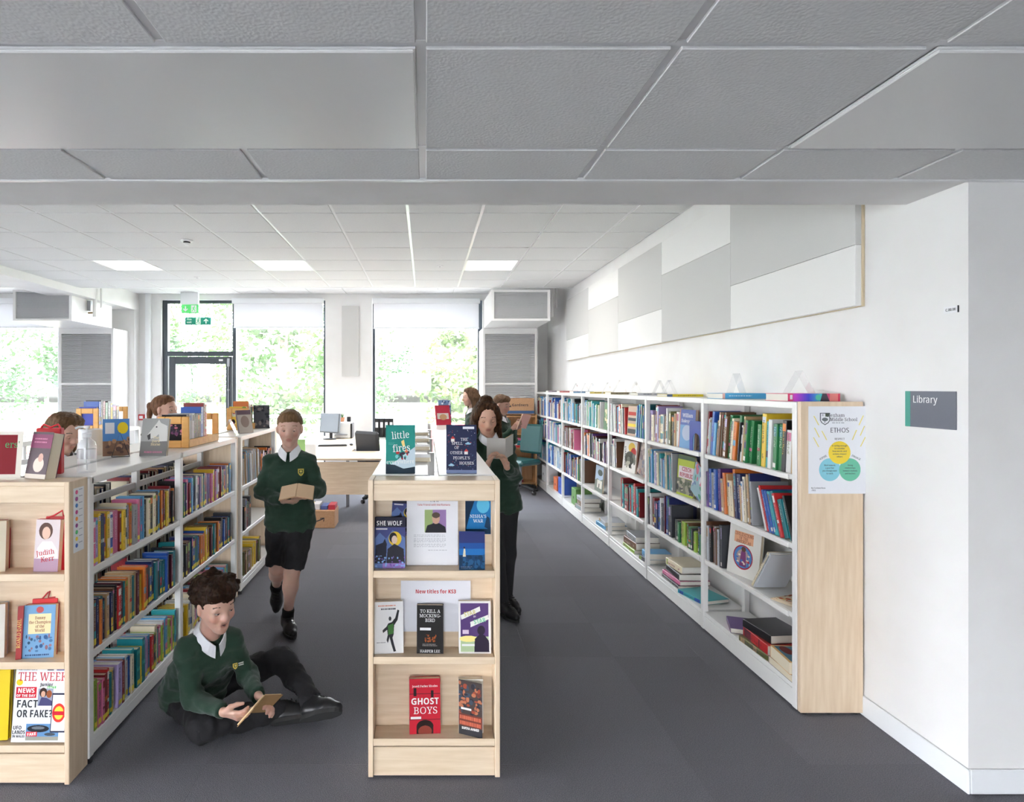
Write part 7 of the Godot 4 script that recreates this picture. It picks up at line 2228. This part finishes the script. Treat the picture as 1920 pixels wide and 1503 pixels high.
func crest(t: Node3D, at: Vector3, n: Vector3, s: float, text: bool) -> void:
	var z := n.normalized()
	var x := Vector3.UP.cross(z).normalized()
	var y := z.cross(x)
	var b := Transform3D(Basis(x, y, z), at)
	var m := MB.new()
	m.prism(PackedVector2Array([Vector2(-0.5, 0.6), Vector2(0.5, 0.6), Vector2(0.5, -0.1), Vector2(0.3, -0.45), Vector2(0, -0.65), Vector2(-0.3, -0.45), Vector2(-0.5, -0.1)]), 0.0, 0.004, b * Transform3D(Basis.from_scale(Vector3(s, s, 1)), Vector3.ZERO))
	var e := obj("crest", m, rgb(196, 170, 74, 0.8), t)
	m = MB.new()
	m.prism(PackedVector2Array([Vector2(-0.32, 0.42), Vector2(0.32, 0.42), Vector2(0.32, -0.05), Vector2(0, -0.42), Vector2(-0.32, -0.05)]), 0.0042, 0.0056, b * Transform3D(Basis.from_scale(Vector3(s, s, 1)), Vector3.ZERO))
	obj("crest_field", m, rgb(40, 66, 50, 0.9), e)
	m = MB.new()
	m.prism(PackedVector2Array([Vector2(-0.05, -0.3), Vector2(0.05, -0.3), Vector2(0.05, 0.0), Vector2(0.24, 0.1), Vector2(0.14, 0.32), Vector2(-0.14, 0.32), Vector2(-0.24, 0.1), Vector2(-0.05, 0.0)]), 0.0058, 0.0066, b * Transform3D(Basis.from_scale(Vector3(s, s, 1)), Vector3.ZERO))
	obj("crest_tree", m, rgb(206, 186, 96, 0.8), e)
	if text:
		m = MB.new()
		for r in 2:
			for k in 5:
				m.box(Vector3(s * 0.75 + s * 0.24 * k, s * (0.25 - 0.4 * r), 0.002), Vector3(s * 0.75 + s * (0.24 * k + 0.16), s * (0.25 - 0.4 * r) + s * 0.22, 0.0042), b)
		obj("crest_stitching", m, rgb(210, 212, 208, 0.8), t)

func open_book(label: String, at: Vector3, basis: Basis, w: float, h: float, th: float, spread: float, cover: Material, pages: Material, other := 99.0) -> void:
	# local: spine along Y, pages towards +Z, leaves swing out to both sides
	var t := thing("open_book", label, "book", at)
	t.basis = basis
	for s in [-1.0, 1.0]:
		var q := Transform3D(Basis(Vector3.UP, -s * (other if s < 0.0 and other < 9.0 else spread)), Vector3.ZERO)
		obj("cover", bx(Vector3(minf(0, s * w), -h / 2, -0.0022), Vector3(maxf(0, s * w), h / 2, 0.0), 0.0, q), cover, t)
		obj("pages", bx(Vector3(minf(0.001 * s, s * (w - 0.004)), -h / 2 + 0.002, 0.0002), Vector3(maxf(0.001 * s, s * (w - 0.004)), h / 2 - 0.002, th), 0.002, q), pages, t)

func head_at(p: Vector3, yaw: float, pitch: float, roll := 0.0) -> Transform3D:
	return Transform3D(Basis(Vector3.UP, yaw) * Basis(Vector3.RIGHT, pitch) * Basis(Vector3(0, 0, 1), roll), p)

func lock(pts: Array, r0: float, r1: float) -> Array:
	var out := []
	for i in pts.size() - 1:
		out.append([pts[i], lerpf(r0, r1, float(i) / (pts.size() - 1)), pts[i + 1], lerpf(r0, r1, float(i + 1) / (pts.size() - 1))])
	return out

# joints of someone upright at p (floor), turned by yaw, of height h
func upright(p: Vector3, yaw: float, h: float) -> Dictionary:
	var b := Basis(Vector3.UP, yaw)
	var q := {"neck": Vector3(0, 0.828, 0.0)}
	for s in [["L", 1.0], ["R", -1.0]]:
		q["sh" + s[0]] = Vector3(0.09 * s[1], 0.782, 0.0)
		q["el" + s[0]] = Vector3(0.125 * s[1], 0.635, 0.01)
		q["wr" + s[0]] = Vector3(0.125 * s[1], 0.50, 0.06)
		q["hip" + s[0]] = Vector3(0.052 * s[1], 0.5, 0.0)
		q["kn" + s[0]] = Vector3(0.055 * s[1], 0.275, 0.012)
		q["an" + s[0]] = Vector3(0.055 * s[1], 0.05, 0.0)
	for k in q:
		q[k] = p + b * (q[k] * h)
	return q

func build_people() -> void:
	var R := RandomNumberGenerator.new()
	R.seed = 99
	var brown := [Color(0.022, 0.012, 0.008), Color(0.055, 0.028, 0.016)]
	# ---- boy sitting on the carpet
	var J := {
		"neck": Vector3(-0.968, 0.462, -2.715), "shR": Vector3(-1.052, 0.402, -2.66), "shL": Vector3(-0.898, 0.395, -2.79),
		"elR": Vector3(-1.017, 0.205, -2.64), "wrR": Vector3(-0.835, 0.215, -2.50), "elL": Vector3(-0.822, 0.225, -2.80), "wrL": Vector3(-0.722, 0.222, -2.615),
		"hipR": Vector3(-1.155, 0.10, -2.86), "hipL": Vector3(-1.075, 0.105, -2.95), "knR": Vector3(-0.975, 0.072, -2.645), "anR": Vector3(-0.665, 0.06, -2.83),
		"knL": Vector3(-0.715, 0.20, -3.02), "anL": Vector3(-0.528, 0.088, -2.815)}
	var H := head_at(Vector3(-0.925, 0.598, -2.665), 0.80, 0.16, 0.04)
	var t := person("boy sitting on the carpet in green jumper and black trousers, reading with mouth open", Vector3(-1.1, 0, -2.85), J, H, {
		"mouth": 0.006, "lid": 0.12, "gaze": Vector3(0.25, -0.2, 1), "handR": [Vector3(0.9, -0.05, 0.32), Vector3(0.1, 0.55, -0.8), 1.0, 0.62, 0.9], "handL": [Vector3(0.72, -0.05, 0.65), Vector3(-0.5, -0.5, 0.4), 1.0, 0.55, 0.6],
		"footL": [Vector3(0.86, 0.36, 0.30), Vector3(-0.10, 0.62, -0.75)], "footR": [Vector3(0.95, -0.02, -0.25), Vector3(0.1, 0.55, -0.7)], "bulk": 1.0, "face": Vector3(0.72, 0, 0.7), "skin": Color(0.54, 0.325, 0.25)})
	var hx := Transform3D(H.basis, H.origin - t.position)
	var pr := [[Vector3(0, 0.042, -0.028), Vector3(0.082, 0.084, 0.096)], [Vector3(0, 0.0, -0.06), Vector3(0.066, 0.06, 0.048)], [Vector3(0, 0.088, 0.028), Vector3(0.066, 0.036, 0.05)]]
	for i in 120:
		var d := Vector3(R.randfn(), R.randfn() * 0.7 + 0.45, R.randfn() - 0.15).normalized()
		if d.y < -0.25 or (d.z > 0.45 and d.y < 0.5):
			continue
		var c := Vector3(0, 0.045, -0.022) + d * Vector3(0.080, 0.078, 0.093)
		var r := 0.010 + 0.006 * R.randf()
		var e := c + (d * 0.012 + Vector3(R.randfn(), R.randfn(), R.randfn()) * 0.008)
		pr.append([c, r, e, r * 0.7])
	for i in 12:
		var x := -0.055 + 0.01 * i
		pr.append([Vector3(x, 0.088, 0.055), 0.012, Vector3(x + 0.008 * R.randfn(), 0.058 + 0.008 * R.randfn(), 0.076 - x * x * 7.0), 0.007])
	hair(t, hx, pr, 0.0058, 150.0, brown[0], brown[1], 0.006, Vector3(60, 60, 60))
	crest(t, Vector3(-0.838, 0.335, -2.655) - t.position, Vector3(0.62, 0.2, 0.76), 0.02, true)
	open_book("open tan-paged paperback held by the boy sitting on the carpet", Vector3(-0.698, 0.25, -2.50), Basis(Vector3.UP, -2.2) * Basis(Vector3.RIGHT, -0.75) * Basis(Vector3(0, 0, 1), 0.1), 0.085, 0.13, 0.006, -0.35, rgb(150, 118, 78, 0.6), rgb(206, 178, 138, 0.9))
	# ---- boy walking
	J = {
		"neck": Vector3(-0.862, 1.165, -3.83), "shR": Vector3(-0.985, 1.085, -3.85), "shL": Vector3(-0.745, 1.09, -3.82),
		"elR": Vector3(-1.045, 0.90, -3.83), "wrR": Vector3(-0.862, 0.872, -3.66), "elL": Vector3(-0.672, 0.915, -3.82), "wrL": Vector3(-0.722, 0.905, -3.62),
		"hipR": Vector3(-0.935, 0.70, -3.87), "hipL": Vector3(-0.80, 0.70, -3.85), "knR": Vector3(-0.955, 0.40, -3.88), "anR": Vector3(-1.02, 0.19, -4.13),
		"knL": Vector3(-0.842, 0.40, -3.80), "anL": Vector3(-0.885, 0.078, -3.87)}
	H = head_at(Vector3(-0.855, 1.298, -3.80), 0.16, 0.10)
	t = person("boy walking in green jumper, black shorts and white collar, holding an open book", Vector3(-0.88, 0, -3.85), J, H, {
		"lower": "shorts", "lid": 0.3, "gaze": Vector3(0, -0.4, 1), "brow": Color(0.24, 0.14, 0.08), "skin": Color(0.55, 0.335, 0.26), "handR": [Vector3(0.75, 0.0, 0.5), Vector3(0.2, 0.9, -0.3), 1.0, 0.5, 0.8], "handL": [Vector3(-0.4, 0.0, 0.85), Vector3(-0.3, 0.85, 0.0), -1.0, 0.5, 0.8],
		"footL": [Vector3(0.42, 0, 0.9), Vector3.UP], "footR": [Vector3(-0.05, -0.9, 0.25), Vector3(0, 0.25, 0.95)], "face": Vector3(0.1, 0, 1), "fine": 1.15})
	hx = Transform3D(H.basis, H.origin - t.position)
	pr = [[Vector3(0, 0.042, -0.028), Vector3(0.080, 0.081, 0.093)], [Vector3(0, 0.005, -0.055), Vector3(0.06, 0.05, 0.045)], [Vector3(0, 0.075, 0.035), Vector3(0.062, 0.045, 0.045)]]
	hair(t, hx, pr, 0.007, 150.0, Color(0.16, 0.09, 0.045), Color(0.28, 0.17, 0.09), 0.005, Vector3(50, 25, 50))
	crest(t, Vector3(-0.772, 1.035, -3.737) - t.position, Vector3(0.25, 0.1, 1), 0.036, false)
	open_book("open tan book in the walking boy's hands", Vector3(-0.755, 0.958, -3.54), Basis(Vector3.UP, 0.12) * Basis(Vector3.RIGHT, -1.2), 0.10, 0.15, 0.006, -0.22, rgb(186, 146, 110, 0.6), rgb(218, 186, 152, 0.9))
	# ---- girl reading
	J = {
		"neck": Vector3(0.435, 1.225, -4.15), "shR": Vector3(0.346, 1.145, -4.16), "shL": Vector3(0.562, 1.14, -4.17),
		"elR": Vector3(0.352, 0.965, -4.10), "wrR": Vector3(0.402, 1.058, -3.915), "elL": Vector3(0.605, 0.955, -4.10), "wrL": Vector3(0.525, 1.045, -3.905),
		"hipR": Vector3(0.445, 0.74, -4.17), "hipL": Vector3(0.565, 0.74, -4.19), "knR": Vector3(0.485, 0.41, -4.10), "anR": Vector3(0.535, 0.078, -4.13),
		"knL": Vector3(0.572, 0.41, -4.18), "anL": Vector3(0.578, 0.078, -4.27)}
	H = head_at(Vector3(0.412, 1.352, -4.10), 0.10, 0.30, 0.02)
	t = person("girl standing in green jumper and black leggings, long brown hair, reading a paperback", Vector3(0.5, 0, -4.15), J, H, {
		"lower": "leggings", "gaze": Vector3(0, -0.9, 1), "lid": 0.62, "skin": Color(0.60, 0.355, 0.255), "brow": Color(0.07, 0.04, 0.025), "handR": [Vector3(0.35, 0.85, 0.25), Vector3(0.75, -0.2, 0.55), -1.0, 0.7, 0.7], "handL": [Vector3(-0.35, 0.85, 0.25), Vector3(-0.75, -0.2, 0.55), 1.0, 0.7, 0.7],
		"footL": [Vector3(0.35, 0, 0.9), Vector3.UP], "footR": [Vector3(0.45, 0, 0.9), Vector3.UP], "face": Vector3(0, 0, 1), "fine": 1.05})
	hx = Transform3D(H.basis, H.origin - t.position)
	pr = [[Vector3(0, 0.042, -0.028), Vector3(0.080, 0.081, 0.093)], [Vector3(0, 0.0, -0.05), Vector3(0.07, 0.075, 0.05)], [Vector3(0, 0.095, 0.012), Vector3(0.058, 0.028, 0.05)]]
	for s in [-1.0, 1.0]:
		for i in 9:
			var k := i / 8.0
			var w := R.randf_range(-0.012, 0.012)
			var p0 := Vector3(s * (0.045 + 0.028 * k), 0.09 - 0.05 * k, 0.045 - 0.085 * k)
			pr.append_array(lock([p0, Vector3(s * (0.079 + w * 0.3), 0.02 - 0.03 * k, 0.035 - 0.08 * k), Vector3(s * (0.085 + w), -0.08, 0.02 - 0.085 * k), Vector3(s * (0.092 + 0.012 * sin(i * 2.1)), -0.16, 0.035 - 0.06 * k), Vector3(s * (0.085 + 0.015 * cos(i * 1.7)), -0.24, 0.075 - 0.05 * k), Vector3(s * (0.075 + w), -0.31 + 0.03 * R.randfn(), 0.11 - 0.05 * k)], 0.016, 0.007))
	pr.append([Vector3(-0.02, 0.125, -0.03), 0.022, Vector3(0.02, 0.125, -0.03), 0.022])
	pr.append([Vector3(0, 0.12, -0.06), 0.025, Vector3(0, 0.05, -0.12), 0.02])
	hair(t, hx, pr, 0.0068, 130.0, Color(0.035, 0.018, 0.010), Color(0.13, 0.062, 0.028), 0.008, Vector3(70, 18, 70))
	open_book("open grey-backed paperback with yellow top edge held up by the reading girl", Vector3(0.512, 1.165, -3.885), Basis(Vector3.UP, PI - 0.05) * Basis(Vector3.RIGHT, -0.22), 0.118, 0.14, 0.008, 0.1, rgb(186, 182, 176, 0.6), rgb(226, 176, 84, 0.9), 1.05)
	# ---- girl beyond the paperback bookcase, looking down
	var p := Vector3(-2.2, 0, -3.62)
	J = upright(p, 1.4, 1.40)
	H = head_at(Vector3(-2.15, 1.285, -3.60), 1.2, 0.34)
	J.neck = Vector3(-2.185, 1.15, -3.615)
	t = person("long-haired girl looking down behind the paperback bookcase near the hand gel", p, J, H, {"fine": 1.5, "lid": 0.6, "gaze": Vector3(0, -0.8, 1), "footL": [Vector3(1, 0, 0.1), Vector3.UP], "footR": [Vector3(1, 0, 0.1), Vector3.UP], "handL": [Vector3(0.2, -0.95, 0), Vector3(-0.2, 0, 0.9), 1.0, 0.5], "handR": [Vector3(0.2, -0.95, 0), Vector3(-0.2, 0, 0.9), -1.0, 0.5], "face": Vector3(1, 0, 0.2)})
	hx = Transform3D(H.basis, H.origin - t.position)
	hair(t, hx, long_hair(R, 0.30), 0.009, 110.0, Color(0.12, 0.066, 0.034), Color(0.24, 0.14, 0.075), 0.008, Vector3(60, 16, 60))
	# ---- girl with a ponytail beyond the same bookcase
	p = Vector3(-2.17, 0, -4.92)
	J = upright(p, 1.35, 1.51)
	H = head_at(Vector3(-2.11, 1.375, -4.90), 1.35, 0.05)
	J.neck = Vector3(-2.155, 1.24, -4.92)
	t = person("red-brown haired girl with ponytail behind the wooden book box", p, J, H, {"fine": 1.6, "footL": [Vector3(1, 0, 0.2), Vector3.UP], "footR": [Vector3(1, 0, 0.2), Vector3.UP], "handL": [Vector3(0.2, -0.95, 0), Vector3(-0.2, 0, 0.9), 1.0, 0.5], "handR": [Vector3(0.2, -0.95, 0), Vector3(-0.2, 0, 0.9), -1.0, 0.5], "face": Vector3(1, 0, 0.2)})
	hx = Transform3D(H.basis, H.origin - t.position)
	pr = [[Vector3(0, 0.042, -0.028), Vector3(0.080, 0.081, 0.093)], [Vector3(0, 0.0, -0.055), Vector3(0.066, 0.055, 0.048)], [Vector3(0, 0.09, 0.015), Vector3(0.06, 0.032, 0.05)]]
	pr.append_array(lock([Vector3(0, 0.04, -0.1), Vector3(0.0, 0.03, -0.14), Vector3(0.01, -0.04, -0.155), Vector3(0.0, -0.14, -0.15)], 0.026, 0.014))
	hair(t, hx, pr, 0.009, 110.0, Color(0.13, 0.06, 0.03), Color(0.27, 0.14, 0.075), 0.006, Vector3(50, 20, 50))
	# ---- two more by the far end of the aisle
	p = Vector3(0.60, 0, -7.6)
	J = upright(p, -1.3, 1.55)
	H = head_at(Vector3(0.555, 1.435, -7.58), -1.3, 0.1)
	t = person("girl with long brown hair turned to the window behind the reading girl", p, J, H, {"fine": 2.0, "footL": [Vector3(-1, 0, 0.2), Vector3.UP], "footR": [Vector3(-1, 0, 0.2), Vector3.UP], "handL": [Vector3(-0.2, -0.95, 0), Vector3(0.2, 0, 0.9), 1.0, 0.5], "handR": [Vector3(-0.2, -0.95, 0), Vector3(0.2, 0, 0.9), -1.0, 0.5], "face": Vector3(-1, 0, 0.2)})
	hx = Transform3D(H.basis, H.origin - t.position)
	hair(t, hx, long_hair(R, 0.34), 0.011, 100.0, Color(0.08, 0.045, 0.024), Color(0.17, 0.10, 0.055), 0.008, Vector3(50, 16, 50))
	p = Vector3(0.86, 0, -6.95)
	J = upright(p, 0.95, 1.47)
	J.wrL = Vector3(1.00, 1.12, -6.80)
	J.elL = Vector3(1.02, 0.95, -6.98)
	J.wrR = Vector3(0.97, 1.10, -6.74)
	J.elR = Vector3(0.84, 0.95, -6.80)
	H = head_at(Vector3(0.875, 1.355, -6.92), 0.95, 0.25)
	t = person("pupil in green jumper holding up a pale book by the wooden shelf unit", p, J, H, {"fine": 1.9, "skin": Color(0.36, 0.20, 0.155), "footL": [Vector3(0.8, 0, 0.6), Vector3.UP], "footR": [Vector3(0.8, 0, 0.6), Vector3.UP], "handL": [Vector3(0.6, 0.6, 0.3), Vector3(-0.5, 0.1, 0.6), 1.0, 0.6], "handR": [Vector3(0.6, 0.6, 0.3), Vector3(0.5, 0.1, -0.6), -1.0, 0.6], "face": Vector3(0.8, 0, 0.6)})
	hx = Transform3D(H.basis, H.origin - t.position)
	pr = [[Vector3(0, 0.042, -0.028), Vector3(0.080, 0.081, 0.093)], [Vector3(0, 0.005, -0.055), Vector3(0.064, 0.055, 0.046)], [Vector3(0, 0.08, 0.035), Vector3(0.062, 0.042, 0.045)]]
	hair(t, hx, pr, 0.01, 110.0, Color(0.09, 0.05, 0.028), Color(0.17, 0.10, 0.055), 0.006, Vector3(50, 30, 50))
	open_book("pale open book held up by the pupil near the wooden shelf unit", Vector3(1.06, 1.19, -6.74), Basis(Vector3.UP, -2.2) * Basis(Vector3.RIGHT, -0.4), 0.12, 0.17, 0.008, -0.4, rgb(206, 160, 150, 0.6), rgb(226, 206, 180, 0.9))

func long_hair(R: RandomNumberGenerator, drop: float) -> Array:
	var pr := [[Vector3(0, 0.042, -0.028), Vector3(0.080, 0.081, 0.093)], [Vector3(0, -0.02, -0.05), Vector3(0.072, 0.09, 0.052)], [Vector3(0, 0.09, 0.015), Vector3(0.06, 0.032, 0.05)]]
	for s in [-1.0, 1.0]:
		for i in 7:
			var k := i / 6.0
			pr.append_array(lock([Vector3(s * 0.055, 0.085, 0.03 - 0.08 * k), Vector3(s * 0.08, 0.0, 0.012 - 0.08 * k), Vector3(s * (0.082 + 0.008 * R.randfn()), -0.11, -0.01 - 0.075 * k), Vector3(s * (0.07 + 0.012 * R.randfn()), -0.2, -0.01 - 0.07 * k), Vector3(s * 0.06, -drop + 0.02 * R.randfn(), 0.0 - 0.07 * k)], 0.019, 0.009))
	for i in 5:
		pr.append_array(lock([Vector3(-0.04 + 0.02 * i, 0.0, -0.1), Vector3(-0.05 + 0.025 * i, -0.12, -0.105), Vector3(-0.05 + 0.025 * i, -drop, -0.09)], 0.024, 0.01))
	return pr
